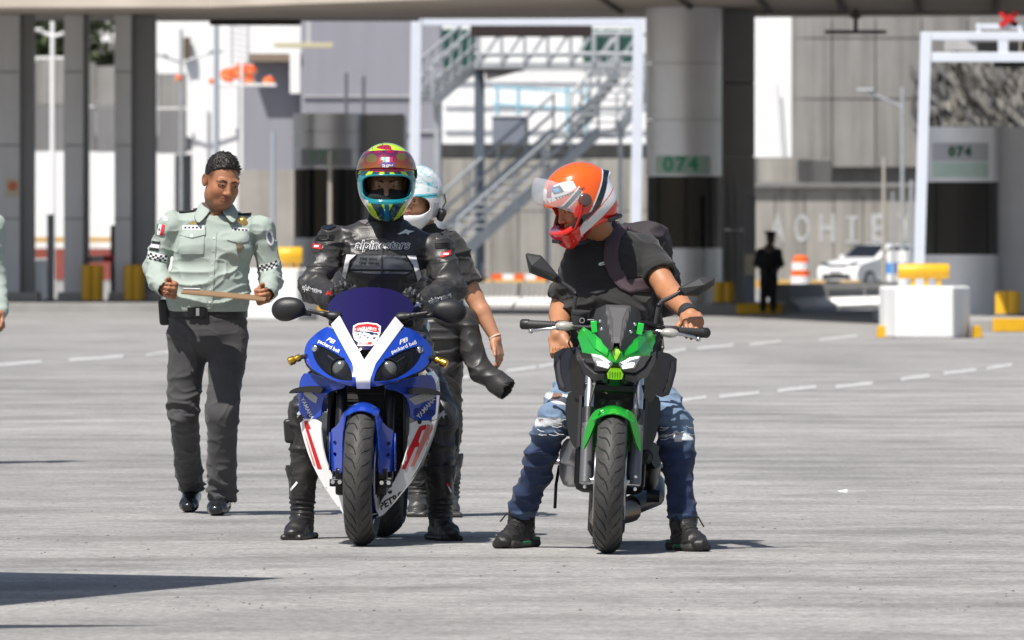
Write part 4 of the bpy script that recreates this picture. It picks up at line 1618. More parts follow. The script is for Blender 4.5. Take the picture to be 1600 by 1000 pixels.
RBLUE = mat('racing_blue_paint', (.012, .055, .42), .22, coat=.9, var=.06, vscale=6)
RWHITE = mat('white_fairing_paint', (.74, .74, .74), .25, coat=.7, var=.04, vscale=8)
RRED = mat('red_decal', (.52, .012, .016), .35)
RREDP = mat('pale_red_decal', (.58, .20, .16), .4)
SILV = mat('silver_decal', (.45, .46, .48), .3, metal=.5)
BLKD = mat('black_decal', (.012, .012, .012), .4)
WHD = mat('white_decal', (.75, .75, .76), .45)
LENS = mat('clear_lens', (.55, .56, .56), .04, trans=.9, ior=1.45)
LENSD = mat('smoked_lens', (.015, .016, .017), .05, alpha=.35)
CHROME = mat('chrome', (.75, .75, .77), .07, metal=1)
GREEN = mat('green_metallic_paint', (.015, .42, .035), .2, metal=.25, coat=.9, var=.05, vscale=8)


def tyre_mesh(w, R, r_in, c, seg=72):
    """tyre round the local x axis"""
    prof = []
    n = 14
    for k in range(n + 1):
        t = -1 + 2 * k / n
        x = t * w / 2
        prof.append((R - (w * .36) * abs(t) ** 2.1, x))
    prof = [(r_in, -w * .34), (r_in + .02, -w * .43), (R - w * .36 - .012, -w * .5)] + prof + [(R - w * .36 - .012, w * .5), (r_in + .02, w * .43), (r_in, w * .34)]
    return MB().lathe(prof, c, (1, 0, 0), seg)


def wheel(parent, c, w, R, rimm, front=True, steer=0.0, grooves=True, spokes=5):
    c = Vector(c)
    tm = tyre_mesh(w, R, .215, (0, 0, 0))
    Rz = rotm(0, 0, steer)

    def fin(b_, name, m_, par, sm=50):
        b_.v = [tuple(Rz @ Vector(v) + c) for v in b_.v]
        return b_.build(name, m_, par, sm)
    ty = fin(tm, 'tyre', TYRE, parent)
    if grooves:
        gm = MB()
        nn = 30
        for k in range(nn):
            for s_ in (-1, 1):
                pts = []
                for j in range(7):
                    u = .08 + .80 * j / 6
                    x = s_ * u * w / 2
                    a = 2 * math.pi * (k + (.5 if s_ > 0 else 0)) / nn + (u - .1) * .42 + .05 * math.sin(u * 6)
                    r_ = R - (w * .36) * u ** 2.1 + .0012
                    pts.append((x, a, r_))
                wd = .0032
                L_, R2 = [], []
                for (x, a, r_) in pts:
                    for sg, lst in ((-1, L_), (1, R2)):
                        aa = a + sg * wd / r_
                        lst.append((x + sg * wd * .5, r_ * math.sin(aa), r_ * math.cos(aa)))
                gm.grid([L_, R2])
        o = fin(gm, 'tread_grooves', TYREG, ty, None)
        o['kind'] = 'stuff'
    rm = fin(MB().lathe([(.212, -w * .34), (.218, -w * .36), (.222, -w * .34), (.205, -w * .24), (.195, 0), (.205, w * .24), (.222, w * .34), (.218, w * .36), (.212, w * .34)], (0, 0, 0), (1, 0, 0), 48), 'rim', rimm, parent)
    sp = MB()
    for k in range(spokes):
        a = 2 * math.pi * k / spokes + .3
        for da in (-.13, .13):
            sp.bar((0, .035 * math.sin(a), .035 * math.cos(a)), (0, .205 * math.sin(a + da), .205 * math.cos(a + da)), .022, .03, (1, 0, 0))
    fin(sp, 'spokes', rimm, rm, 30)
    fin(MB().lathe([(0, -.07), (.03, -.07), (.04, -.04), (.04, .04), (.03, .07), (0, .07)], (0, 0, 0), (1, 0, 0), 18), 'hub', ALUM, rm, 40)
    for s_ in ((-1, 1) if front else (1,)):
        fin(MB().lathe([(.095, s_ * .062), (.155, s_ * .062), (.155, s_ * .067), (.095, s_ * .067), (.095, s_ * .062)], (0, 0, 0), (1, 0, 0), 40), 'brake_disc', STEEL, parent, 30)
    return ty


def mir(pl):
    return pl + [(-x, z) for x, z in reversed(pl) if abs(x) > 1e-6]


def bars(parent, spec):
    for name, m_, a, b2, r in spec:
        MB().tube([a, b2], r, 12).build(name, m_, parent, 50)


# ------------------------------------------------------------------ blue sport motorcycle
D1 = CAMH * F / (853 - HOR)
R1 = thing('sport_motorcycle', 'blue and white fully faired sport motorcycle with purple windscreen', 'motorcycle', ((565 - 800) * D1 / F, D1, 0), None, (0, R_(.8), R_(-3.0)))
K1 = D1 / F


def z1(py, Y=0.0):
    return CAMH - (py - HOR) * (D1 + Y) / F


def P1(l, Y=0.0):
    return [(o_ * K1, z1(py, Y)) for o_, py in l]


wheel(R1, (0, 0, .30), .122, .30, RBLUE, True, -1.5)
wheel(R1, (0, 1.415, .315), .19, .315, RBLUE, False, 0, True)


def cowl_y(x, z):
    return -.06 + .62 * max(0, z - .70) + 2.3 * x * x + 1.5 * max(0, .72 - z) ** 1.2 + .25 * max(0, abs(x) - .05)


eye = [(88, 538), (74, 541), (53, 549), (33, 560.5), (21.5, 574), (16.5, 589), (17, 597), (40, 594.5), (59, 586), (75, 573.5), (86, 557)]
cowl = [(56, 508), (76, 517.5), (94, 533), (99.5, 543), (101, 557), (93, 574), (70, 586), (42, 598), (9, 606), (9.5, 588), (15, 568)]
pc = panel('front_cowl', P1(cowl, .05), cowl_y, RBLUE, R1, .009, .012, [P1(eye, .05)], 2, True)
pv = panel('centre_stripe', P1(mir([(0, 562), (44, 494), (57, 508), (18, 568), (11.5, 590), (10.5, 607)]), .05), lambda x, z: cowl_y(x, z) - .004, RWHITE, R1, .007, .012, (), 0)
# black lower edge of the cowl sides
panel('lower_cowl', P1([(100, 556), (101, 563), (94, 577), (76, 586), (52, 596), (42, 599), (70, 585), (92, 573)], .05), lambda x, z: cowl_y(x, z) + .004, BGL, R1, .02, .012, (), 1, True)
# headlight bowls and lamps
for s_ in (-1, 1):
    hb = panel('headlight', [(s_ * x, z) for x, z in P1([(91, 535), (53, 546), (31, 557), (18, 572), (13, 600), (40, 599), (62, 590), (80, 575), (90, 558)], .1)], lambda x, z: cowl_y(x, z) + .050, BGL, R1, .006, .015, (), 0)
    cx, cz = s_ * 36.6 * K1, z1(577, .03)
    yy = cowl_y(cx, cz)
    MB().lathe([(.046, .0), (.050, -.012), (.046, -.02), (.043, -.012)], (cx, yy + .034, cz), (0, 1, 0), 28).build('lens_ring', BMET, hb, 40)
    MB().ball((cx, yy + .034, cz), (.043, .03, .043), 24, 16).build('projector_lens', mat('grey_glass', (.085, .09, .085), .06, spec=.9, coat=1), hb, 80)
    px_, pz = s_ * 81 * K1, z1(546, .15)
    py_ = cowl_y(px_, pz)
    MB().ball((px_, py_ + .016, pz), (.019, .016, .019), 16, 10).build('position_lamp', CHROME, hb, 80)
    MB().tube([(s_ * 60 * K1, cowl_y(60 * K1, z1(562)) + .035, z1(557)), (s_ * 42 * K1, cowl_y(42 * K1, z1(572)) + .035, z1(569))], .003, 6).build('reflector_edge', SILV, hb, 40)
    MB().tube([(s_ * 70 * K1, cowl_y(70 * K1, z1(556)) + .035, z1(553)), (s_ * 46 * K1, cowl_y(46 * K1, z1(587)) + .040, z1(587))], .004, 6).build('reflector_edge', BMET, hb, 40)
    panel('lens_cover', [(s_ * x, z) for x, z in P1(eye, .05)], lambda x, z: cowl_y(x, z) + .005, LENSD, hb, .002, .02, (), 1)


# windscreen
def scr_y(x, z):
    return cowl_y(x, min(z, .80)) + .62 * max(0, z - .80) + .75 * max(0, z - .93) + 1.2 * x * x - .10 * max(0, .15 - abs(x)) * max(0, min(1, (z - .85) / .1)) + .012


def scz(py):
    z = z1(py, .2)
    return z


SCR = mat('purple_tinted_screen', (.012, .006, .062), .05, coat=.3, alpha=.95, spec=.5)
sc_out = [(o_ * K1, z1(py, .25)) for o_, py in mir([(0, 563), (45, 494), (60, 492), (69, 483), (67, 475), (57, 463), (42, 455), (22, 450), (0, 448.5)])]
pw = panel('windscreen', sc_out, scr_y, SCR, R1, .004, .014, (), 1, False, smooth=80)
# sticker on the screen: shield with a spotted cat head
bw = bvh_obj(pw)
SO = (1.5 * K1, -1, z1(522, .15))
u_, v_ = (1, 0, 0), (0, 0, 1)


def shp(l, s_=K1):
    return poly2([(x * s_, -y * s_) for x, y in l])


shield = [(-21, -12), (-14, -16), (0, -17.5), (14, -16), (20, -12), (20, -2), (22, 4), (16, 8), (14, 14), (8, 17), (-13, 17), (-12, 12), (-18, 8), (-21, 0)]
st_ = stick('sticker', *shp([(x * 1.06, y * 1.06) for x, y in shield]), SO, u_, v_, WHD, R1, bw, .0015, .02)
stick('shield', *shp([(-20, -11), (-14, -15), (0, -16.5), (14, -15), (19, -11), (19, -4), (-20, -4), (-20, -8)]), SO, u_, v_, RRED, st_, bw, .0022, .02)
stick('banner', *shp([(-11, 12), (9, 12), (8, 16), (-12, 16)]), SO, u_, v_, RRED, st_, bw, .0022, .02)
catw = join2(shp([(-17, -3), (-4, -7), (8, -5), (17, 0), (20, 4), (14, 7), (12, 12), (6, 11), (2, 7), (-6, 11), (-14, 8)]))
stick('cat_head', *catw, SO, u_, v_, WHD, st_, bw, .003, .02)
spots = join2(*[shp([(x - r, y), (x, y - r), (x + r, y), (x, y + r)]) for x, y, r in ((-13, 0, 2), (-9, 4, 1.8), (-7, -2, 2), (-3, 2, 2.2), (-2, -4, 1.5), (-11, 6, 1.6), (2, 5, 1.6))],
              shp([(4, -3), (12, -1), (10, 1), (5, 0)]), shp([(9, 5), (15, 4), (12, 8)]), shp([(-18, -3), (-15, -5), (16, -2), (19, 1), (8, -4)]))
stick('cat_markings', *spots, SO, u_, v_, mat('navy_decal', (.01, .02, .08), .4), st_, bw, .004, .02)
V2, F2 = text2d('JAGUARES', 6.3 * K1, .0003, 0, 1.05)
V2 = [(x, y - .06 * (x / .05) ** 2 * .1) for x, y in V2]
stick('lettering', V2, F2, (SO[0], -1, z1(513, .17)), u_, v_, WHD, st_, bw, .003, .02)
V2, F2 = text2d('IMEX', 4.5 * K1, .0002)
stick('lettering', V2, F2, (-.5 * K1, -1, z1(536, .1)), u_, v_, WHD, st_, bw, .003, .02)

# lettering on the cowl
bc = bvh_objs(pc, MIRROR[pc.name])
for s_ in (-1, 1):
    ang = math.radians(-24 * -s_)
    U = (math.cos(ang), 0, math.sin(ang))
    Vv = (-math.sin(ang), 0, math.cos(ang))
    V2, F2 = text2d('packard bell', 8.2 * K1, .0005, 0, 1.0)
    stick('lettering', V2, F2, (s_ * 59 * K1, -1, z1(541.5, .12)), U, Vv, WHD, R1, bc, .002, .02)
    V2, F2 = text2d('PB', 12 * K1, .0006, .35, .85)
    V2 = [(x * 1.15, y * .8) for x, y in V2]
    stick('logo', V2, F2, (s_ * 57 * K1, -1, z1(532.5, .12)), U, Vv, WHD, R1, bc, .002, .02)


# side fairings
def fair_y(x, z):
    a = abs(x)
    return .045 + 1.35 * max(0, a - .07) ** 1.25 + .10 * max(0, .45 - z)


inner = [(33, 607), (50, 610), (63, 617), (69, 632), (70.5, 650), (70, 675), (65, 710), (52, 744), (35, 770), (25, 788)]
outer = [(98, 582), (107, 594), (109, 615), (107, 650), (101, 684), (88, 720), (68, 756), (45, 786), (28, 806)]
up = [(30, 600), (60, 593)] + outer[:3] + [(107, 656)] + [(70.5, 656), (69, 632), (63, 617), (50, 610), (33, 607)]
lo = [(107, 656.3), (101, 684), (88, 720), (68, 756), (45, 786), (27, 808), (22, 800), (25, 788), (35, 770), (52, 744), (65, 710), (70, 675), (70.5, 656.3)]
fu = panel('upper_fairing', P1(up, .15), fair_y, RBLUE, R1, .006, .014, (), 1, True)
fl = panel('lower_fairing', P1(lo, .15), fair_y, RWHITE, R1, .006, .014, (), 1, True)
# flanks running back from the front edge
for s_ in (-1, 1):
    for pts, m_, nm, yb in (([(98, 582), (107, 594), (109, 615), (108, 635), (107, 655.5)], RBLUE, 'flank_panel', .95), ([(107, 657), (101, 684), (88, 720), (68, 756), (45, 786), (27, 808)], RWHITE, 'flank_panel', 1.0)):
        rows = []
        for k, (o_, py) in enumerate(pts):
            x = o_ * K1
            z = z1(py, .2)
            y0 = fair_y(x, z) + .018
            rows.append([(s_ * (x - .016 + .022 * math.sin(math.pi * t) - (.05 * t * t)), y0 + (yb - .12 * abs(z - .55) - y0) * t, z + .02 * t) for t in [q / 7 for q in range(8)]])
        MB().grid(rows).build(nm, m_, R1, 60, solid=.005)
# belly
MB().grid([[(x * K1, fair_y(x * K1, .13) + .02 + dy, .125 + .02 * (abs(x) / 28) + .05 * dy) for x in (-28, -15, 0, 15, 28)] for dy in (0, .2, .5, .8)]).build('belly_pan', RWHITE, R1, 60, solid=.005)
bf = bvh_objs(fu, fl, MIRROR[fu.name], MIRROR[fl.name])


def fdec(name, poly, m_, cx=573, off=.002):
    O = Vector((0, -1, 0))
    pl_ = [((x - cx) * K1, z1(y, .15)) for x, y in poly]
    stick(name, *poly2(pl_), O, (1, 0, 0), (0, 0, 1), m_, R1, bf, off, .02)


fdec('red_letter', [(657, 665), (667, 662), (667, 669), (661, 672), (656, 688), (658, 696), (651, 698), (637, 732), (627, 733), (640, 703)], RRED)
fdec('red_letter', [(669, 661), (674, 659), (671, 680), (650, 727), (644, 729)], RREDP)
fdec('red_letter', [(676, 658), (679, 657), (677, 682), (667, 697), (671, 680)], RREDP)
fdec('red_letter', [(474, 660), (480, 659), (486, 671), (482, 672), (505.5, 734), (498, 734), (478.5, 677), (476, 670)], RRED)
fdec('red_letter', [(474.5, 677), (477, 682), (494.5, 729), (491.5, 729)], RREDP)
fdec('silver_flash', [(640, 622), (676, 607), (681, 618), (672, 624), (650, 632)], SILV)
fdec('silver_flash', [(471, 606), (480, 611), (497, 622), (494, 632), (483, 626), (473, 618)], SILV)
fdec('dark_flash', [(650, 636), (681, 640), (680, 648), (648, 648)], mat('deep_blue_decal', (.01, .03, .2), .3))
for (x, y) in ((657, 658), (482, 652), (614, 767), (512, 766)):
    fdec('bolt_hole', [(x + 3.4 * math.cos(t), y + 3.8 * math.sin(t)) for t in [k * math.pi / 5 for k in range(10)]], BLKD)
for txt, sz, cx, cy, ang, m_, bold, shr in (('PETRONAS', 14, 628, 775, 31, BLKD, .0012, .25), ('PETRONAS', 13, 508, 776, -42, BLKD, .0012, .1), ('YAMAHA', 9.5, 666, 637, 52, WHD, .0005, .2), ('YAMAHA', 9, 479, 640, -60, WHD, .0005, .1)):
    V2, F2 = text2d(txt, sz * K1, bold, shr)
    a = R_(ang)
    stick('lettering', V2, F2, ((cx - 573) * K1, -1, z1(cy, .12)), (math.cos(a), 0, math.sin(a)), (-math.sin(a), 0, math.cos(a)), m_, R1, bf, .002, .02)

# fender
fm = MB()
rows = []
for k in range(15):
    a = R_(-27 + 90 * k / 14)       # from the front down to the back
    rows.append([(x, (.318 - abs(x) ** 2 * 6.5) * math.sin(a), .30 + (.318 - abs(x) ** 2 * 6.5) * math.cos(a)) for x in (-.072, -.06, -.04, -.02, 0, .02, .04, .06, .072)])
fe = fm.grid(rows).build('front_fender', RBLUE, R1, 70, solid=.005)
for s_ in (-1, 1):
    pl_ = [(s_ * o_ * K1, z1(py)) for o_, py in [(22, 640), (29, 646), (36, 663), (52, 674), (51, 732), (33, 741), (29, 735), (29, 680), (24, 658)]]
    hole = [[(s_ * (42 + 3.2 * math.cos(t)) * K1, z1(hy + 3.6 * math.sin(t))) for t in [q * math.pi / 5 for q in range(10)]] for hy in (692, 710)]
    gp = panel('fork_guard', pl_, lambda x, z: -.175 + 1.9 * max(0, abs(x) - .075) + .10 * max(0, .60 - z) - .12 * max(0, z - .56), RBLUE, fe, .006, .012, hole, 1)
    MB().grid([[(s_ * .142, -.05 + .10 * t, z) for t in (0, .5, 1)] for z in (z1(676), z1(705), z1(735))]).build('guard_side', RBLUE, fe, 60, solid=.004)
    # forks, calipers
    MB().tube([(s_ * .103, .0, .29), (s_ * .103, .05, .42)], .028, 16).build('fork_lower', BMET, R1, 50)
    MB().tube([(s_ * .103, .05, .40), (s_ * .103, .20, .80)], .024, 16).build('fork_tube', BMET, R1, 50)
    ca = MB().box((s_ * .088, -.055, .285), (.045, .10, .12), rotm(14)).build('brake_caliper', BMET, R1, 30, .012)
    for dx in (-.0, .0):
        pass
    for dx in (-.018, .012):
        MB().lathe([(0, -.006), (.009, -.006), (.0105, 0), (0, 0.01)], (s_ * (.108 + dx), -.115, .275 + .006 * dx), (0, 1, 0), 12).build('caliper_bolt', CHROME, ca, 40)
    MB().box((s_ * .105, -.108, .272), (.058, .018, .034)).build('caliper_bracket', BMET, ca, 30, .006)
    # radiator side ducts and frame
    MB().bar((s_ * .17, .30, .30), (s_ * .16, .34, .68), .012, .25, (0, 1, 0)).build('duct_wall', BPLM, R1, None)
    # winglets
    w_ = [(66, 607), (84, 604), (104, 606), (118, 611), (122, 617), (116, 616), (104, 613), (86, 614), (70, 616)]
    panel('winglet', [(s_ * x, z) for x, z in P1(w_, .1)], lambda x, z: .10 + .35 * (abs(x) - .2), BPL, R1, .10, .02, (), 1)
    # gold front axle side sliders / turn signal stubs
    ax = s_ * 113 * K1
    tz = z1(561, .3)
    ts = MB().tube([(s_ * .262, .22, tz + .010), (ax, .24, tz)], .010, 10).build('turn_signal', BPL, R1, 50)
    MB().lathe([(0, 0), (.014, 0), (.016, .004), (.016, .018), (.012, .02), (.012, .024), (.017, .026), (.019, .032), (.019, .052), (.014, .056), (0, .056)], (ax - s_ * .018, .235, tz + .004), (s_, -.25, -.42), 20).build('gold_barrel', GOLD, ts, 40)
    # mirrors
    mc = Vector((s_ * 126 * K1, .27, z1(484, .3)))
    Fm = Field((-.10, -.07, -.08), (.10, .08, .08), .004)
    Fm.ell((0, 0, 0), (.072, .040, .049), rotm(0, s_ * 8, s_ * 14), .01)
    Fm.ell((s_ * .022, .0, -.004), (.052, .036, .047), rotm(0, s_ * 10, 0), .02)
    Fm.limb((-s_ * .05, .0, -.014), (-s_ * .095, .0, -.022), .013, .010, .02)
    Fm.half((0, .03, 0), (s_ * .2, 1, 0), .004)
    V, Q, N = Fm.mesh()
    mo = mesh_obj('mirror', V + np.array(mc), Q, BPL, R1, 60)
    MB().ball(mc + Vector((0, .030, 0)), (.06, .003, .04), 20, 8, rotm(0, s_ * 8, s_ * 14)).build('mirror_glass', CHROME, mo, 60)
    Fs = Field((-.08, -.06, -.06), (.08, .08, .06), .004)
    Fs.chain([(-.062 * -s_, .0, .016), (0, 0, .004), (-s_ * .050, .02, -.006)], [.009, .010, .019], .012)
    Fs.ell((-s_ * .048, .015, -.006), (.036, .026, .021), None, .014)
    V, Q, N = Fs.mesh()
    mesh_obj('mirror_stalk', V + np.array((s_ * 70 * K1, .225, z1(493, .25))), Q, BPL, mo, 60)
    # clip-on bars, levers
    MB().tube([(s_ * .12, .44, .92), (s_ * .20, .50, .90)], .012, 10).build('clip_on_bar', BMET, R1, 50)
    MB().tube([(s_ * .14, .47, .912), (s_ * .225, .53, .895)], .018, 12).build('grip', BPLM, R1, 50)
    MB().tube([(s_ * .12, .41, .92), (s_ * .17, .42, .91), (s_ * .22, .47, .90)], .006, 8).build('brake_lever', ALUM, R1, 50)
    MB().box((s_ * .15, .44, .955), (.07, .05, .035)).build('switch_pod', BPLM, R1, 30, .008)
    MB().tube([(s_ * .15, .95, .40), (s_ * .22, .98, .38)], .012, 8).build('foot_peg', ALUM, R1, 50)
# dark core: radiator, engine, frame
MB().box((0, .40, .50), (.30, .05, .40), rotm(-8)).build('radiator', BPLM, R1, None, .01)
sl_ = MB()
for k in range(12):
    sl_.box((0, .366 + .004 * k * 0, .34 + k * .028), (.28, .008, .006))
sl_.build('radiator_fins', BMET, R1, None)['kind'] = 'stuff'
MB().box((0, .62, .45), (.34, .42, .42)).build('engine_block', BMET, R1, 30, .04)
for x in (-.075, -.025, .025, .075):
    MB().tube([(x, .44, .42), (x, .38, .30), (x * .8, .44, .20), (x * .6, .62, .18)], .017, 10).build('exhaust_header', ALUM, R1, 50)
Ft = Field((-.24, .45, .55), (.24, 1.9, 1.1), .012)
Ft.ell((0, .78, .86), (.165, .25, .115), rotm(-8), .04).limb((0, 1.0, .80), (0, 1.30, .84), .13, .11, .06, (1, 0, 0), .45)
Ft.limb((0, 1.3, .86), (0, 1.72, .97), .12, .05, .05, (1, 0, 0), .5)
V, Q, N = Ft.mesh()
mesh_obj('tank_and_tail', V, Q, RBLUE, R1, 60)
MB().ball((0, 1.12, .845), (.14, .26, .05), 20, 10).build('seat', BPLM, R1, 60)
Fi = Field((-.2, .05, .68), (.2, .5, 1.02), .010)
Fi.limb((0, .20, .80), (0, .40, .90), .11, .12, .04, (1, 0, 0), .6)
V, Q, N = Fi.mesh()
mesh_obj('instrument_cowl', V, Q, BPLM, R1, 60)
MB().box((0, .21, .84), (.12, .26, .12)).build('air_intake', BPLM, R1, 30, .02)
for s_ in (-1, 1):
    MB().bar((s_ * .10, .95, .42), (s_ * .115, 1.415, .315), .035, .07).build('swing_arm', BMET, R1, 30, .01)
    MB().tube([(s_ * .11, 1.25, .80), (s_ * .13, 1.75, .93)], .045, 14).build('exhaust_can', STEEL, R1, 50)
MB().box((0, 1.415, .315), (.30, .03, .03)).build('axle', STEEL, R1, 30, .005)
MB().box((0, 0, .30), (.25, .026, .026)).build('axle', STEEL, R1, 30, .005)
# ------------------------------------------------------------------ green naked motorcycle
D2 = CAMH * F / (865 - HOR)
NK = thing('naked_motorcycle', 'black and green naked street motorcycle with lit headlight', 'motorcycle', ((948 - 800) * D2 / F, D2, 0), None, (0, R_(2.7), R_(-.3)))
K2 = D2 / F
NV = mat('dark_navy_plastic', (.012, .013, .024), .32, coat=.3)
GREY = mat('textured_grey_plastic', (.055, .055, .057), .5, bump=.15, bscale=300)
GREENM = mat('green_bracket', (.02, .50, .06), .3)
LEDW = mat('led_light', (.8, .8, .8), .2, emit=(1, .98, .93), estr=1.6)
LEDG = mat('yellow_green_lamp', (.25, .55, .02), .15, emit=(.35, .8, .03), estr=.35)
AMB = mat('amber_bulb', (.85, .30, .03), .2)


def z2(py, Y=0.0):
    return CAMH - (py - HOR) * (D2 + Y) / F


def P2(l, Y=0.0):
    return [(o_ * K2, z2(py, Y)) for o_, py in l]


wheel(NK, (0, 0, .30), .122, .30, BMET, True, -1.0)
wheel(NK, (0, 1.41, .31), .16, .31, BMET, False, 0, True)


def nose_y(x, z):
    a = abs(x)
    return .02 + .55 * max(0, z - .84) + .9 * max(0, .80 - z) + .55 * max(0, a - .02) + 1.2 * max(0, a - .09)


def ws_y(x, z):
    a = abs(x)
    fl_ = .040 * max(0, min(1, (z - .84) / .18)) + .012
    return nose_y(0, z) - .035 + .30 * max(0, z - .9) + 1.3 * max(0, a - fl_) + 1.6 * max(0, a - .075)


# cowl, screen
gc = panel('front_cowl', P2(mir([(0, 540), (9, 546), (20, 535), (37, 522), (46, 517), (53, 513), (60, 522), (61, 531), (56, 543), (53, 553), (36, 555.5), (22, 558), (0, 567)]), .05), nose_y, GREEN, NK, .008, .012, (), 0, smooth=14)
for s_ in (-1, 1):      # raised facets of the cowl
    panel('cowl_facet', [(s_ * x, z) for x, z in P2([(12, 546), (36, 526), (50, 517), (47, 528), (34, 545), (14, 556)], .05)], lambda x, z: nose_y(x, z) - .008 - .10 * max(0, abs(x) - .06), GREEN, gc, .006, .012, (), 0, smooth=14)
    MB().box((s_ * 36 * K2, .13, z2(512, .15)), (.026, .03, .05), rotm(0, s_ * 8, 0)).build('green_bracket', GREENM, NK, 30, .003)
panel('front_cowl', P2(mir([(0, 541), (7, 549), (0, 564)]), .05), lambda x, z: nose_y(x, z) - .010, mat('yellow_green_paint', (.30, .62, .03), .2, coat=.9), NK, .006, .01, (), 0, smooth=14)
wn = panel('windscreen', P2(mir([(0, 476), (19, 476.5), (34, 484), (37, 494), (36, 506), (30, 522), (21, 537), (10, 547), (6, 545), (4.5, 536), (0, 535)]), .12), ws_y, BPLM, NK, .005, .010, (), 0, smooth=16)
bwn = bvh_obj(wn)
stick('screen_rib', *poly2(P2([(-14, 480), (14, 480), (7, 500), (5, 535), (-5, 535), (-7, 500)], .12)), (0, -1, 0), (1, 0, 0), (0, 0, 1), GREY, wn, bwn, .003, .012)
for (o_, py) in ((-27, 503), (-24, 515), (27, 505), (21, 517)):
    p = (o_ * K2, ws_y(o_ * K2, z2(py, .12)), z2(py, .12))
    MB().ball(p, (.0085, .006, .0085), 12, 8).build('screen_bolt', CHROME, wn, 80)
# headlight unit
panel('headlight_housing', P2(mir([(0, 565), (22, 556), (37, 554), (54, 552), (63, 545), (62, 562), (50, 588), (30, 597), (17, 594), (14, 602), (0, 604)]), .06), lambda x, z: nose_y(x, z) + .012, BGL, NK, .03, .012, (), 0, smooth=18)
for s_ in (-1, 1):
    hl = panel('headlight', [(s_ * x, z) for x, z in P2([(40, 553.5), (22, 556.5), (4, 568), (11, 577), (30, 573.5)], .05)], lambda x, z: nose_y(x, z) - .002, mat('headlight_glass', (.42, .43, .44), .08, coat=1), NK, .004, .010, (), 0)
    for pl_ in ([(37, 554.8), (22, 557.5), (9, 566.2), (12, 568), (24, 560.5), (35, 557.5)], [(30, 566), (20, 566.5), (10, 571), (12, 575.5), (28, 572)]):
        panel('led_strip', [(s_ * x, z) for x, z in P2(pl_, .05)], lambda x, z: nose_y(x, z) - .006, LEDW, hl, .003, .010, (), 0)
    # silver edged chin blades
    panel('chin_blade', [(s_ * x, z) for x, z in P2([(16, 585), (32, 586), (48, 574), (60, 553), (62, 560), (49, 588), (32, 597), (17, 593)], .05)], lambda x, z: nose_y(x, z) - .004, mat('gunmetal_plastic', (.06, .055, .06), .35), NK, .01, .012, (), 0)
panel('position_lamp', P2(mir([(0, 577), (9, 577.5), (13, 584), (11, 592), (0, 593)]), .06), lambda x, z: nose_y(x, z) - .008, LEDG, NK, .01, .008, (), 0)
lv = MB()
for k in range(5):
    lv.box(((-8 + 4 * k) * K2, nose_y(0, z2(585, .06)) - .014, z2(585, .06)), (.003, .006, .032))
lv.build('lamp_ribs', mat('dark_green_plastic', (.03, .10, .01), .4), NK, None)['kind'] = 'stuff'


# tank shrouds
def shr_y(x, z):
    return .30 + 1.1 * max(0, abs(x) - .16) + .15 * max(0, .75 - z)


for s_ in (-1, 1):
    panel('tank_shroud', [(s_ * x, z) for x, z in P2([(56, 552), (68, 545), (84, 548), (97, 556), (97, 575), (92, 598), (87, 613), (76, 617), (62, 612), (54, 594), (50, 572)], .35)], shr_y, NV, NK, .02, .014, (), 0, smooth=30)
    panel('shroud_edge', [(s_ * x, z) for x, z in P2([(88, 560), (93, 562), (91, 585), (86, 606), (79, 611), (78, 607), (83, 598), (87, 580)], .35)], lambda x, z: shr_y(x, z) - .004, mat('gunmetal_plastic', (.06, .055, .06), .35), NK, .004, .012, (), 1)
    panel('inner_shroud', [(s_ * x, z) for x, z in P2([(30, 556), (62, 550), (70, 570), (70, 604), (60, 628), (44, 622), (36, 596)], .3)], lambda x, z: .22 + .5 * abs(x), BGL, NK, .01, .014, (), 1, smooth=30)
    # radiator side plates
    panel('radiator_shroud', [(s_ * x, z) for x, z in P2([(48, 616), (70, 613), (76, 632), (72, 670), (62, 700), (50, 705), (46, 670)], .32)], lambda x, z: .30 + .8 * max(0, abs(x) - .14), BPL, NK, .03, .014, (), 1, smooth=30)
    MB().bar((s_ * 52 * K2, .285, z2(620, .3)), (s_ * 52 * K2, .285, z2(700, .3)), .012, .012, (0, 1, 0)).build('shroud_rib', mat('gunmetal_plastic', (.06, .055, .06), .35), NK, None)
    # forks
    ft = MB().tube([(s_ * .103, .19, z2(574, .2)), (s_ * .103, .10, z2(655, .1))], .0205, 18).build('fork_tube', STEEL, NK, 50)
    MB().tube([(s_ * .103, .112, z2(640, .1)), (s_ * .103, .075, z2(672, .1))], .029, 18).build('dust_boot', BPL, NK, 50)
    MB().tube([(s_ * .103, .08, z2(664, .08)), (s_ * .103, .0, .29)], [.0275, .0265], 18).build('fork_slider', mat('grey_fork_paint', (.16, .16, .165), .35, metal=.5), NK, 50)
    ca = MB().box((s_ * .082, .075, .36), (.045, .08, .12), rotm(-20)).build('brake_caliper', BMET, NK, 30, .012)
    for k in range(2):
        MB().lathe([(0, -.004), (.008, -.004), (.008, .004), (0, .006)], (s_ * .105, -.012, .275 + .05 * k), (0, -1, 0), 10).build('caliper_bolt', CHROME, ca, 40)
    MB().tube([(s_ * .088, .05, .40), (s_ * .10, .06, .62), (s_ * .06, .2, .80)], .005, 8).build('brake_hose', BPL, NK, 50)
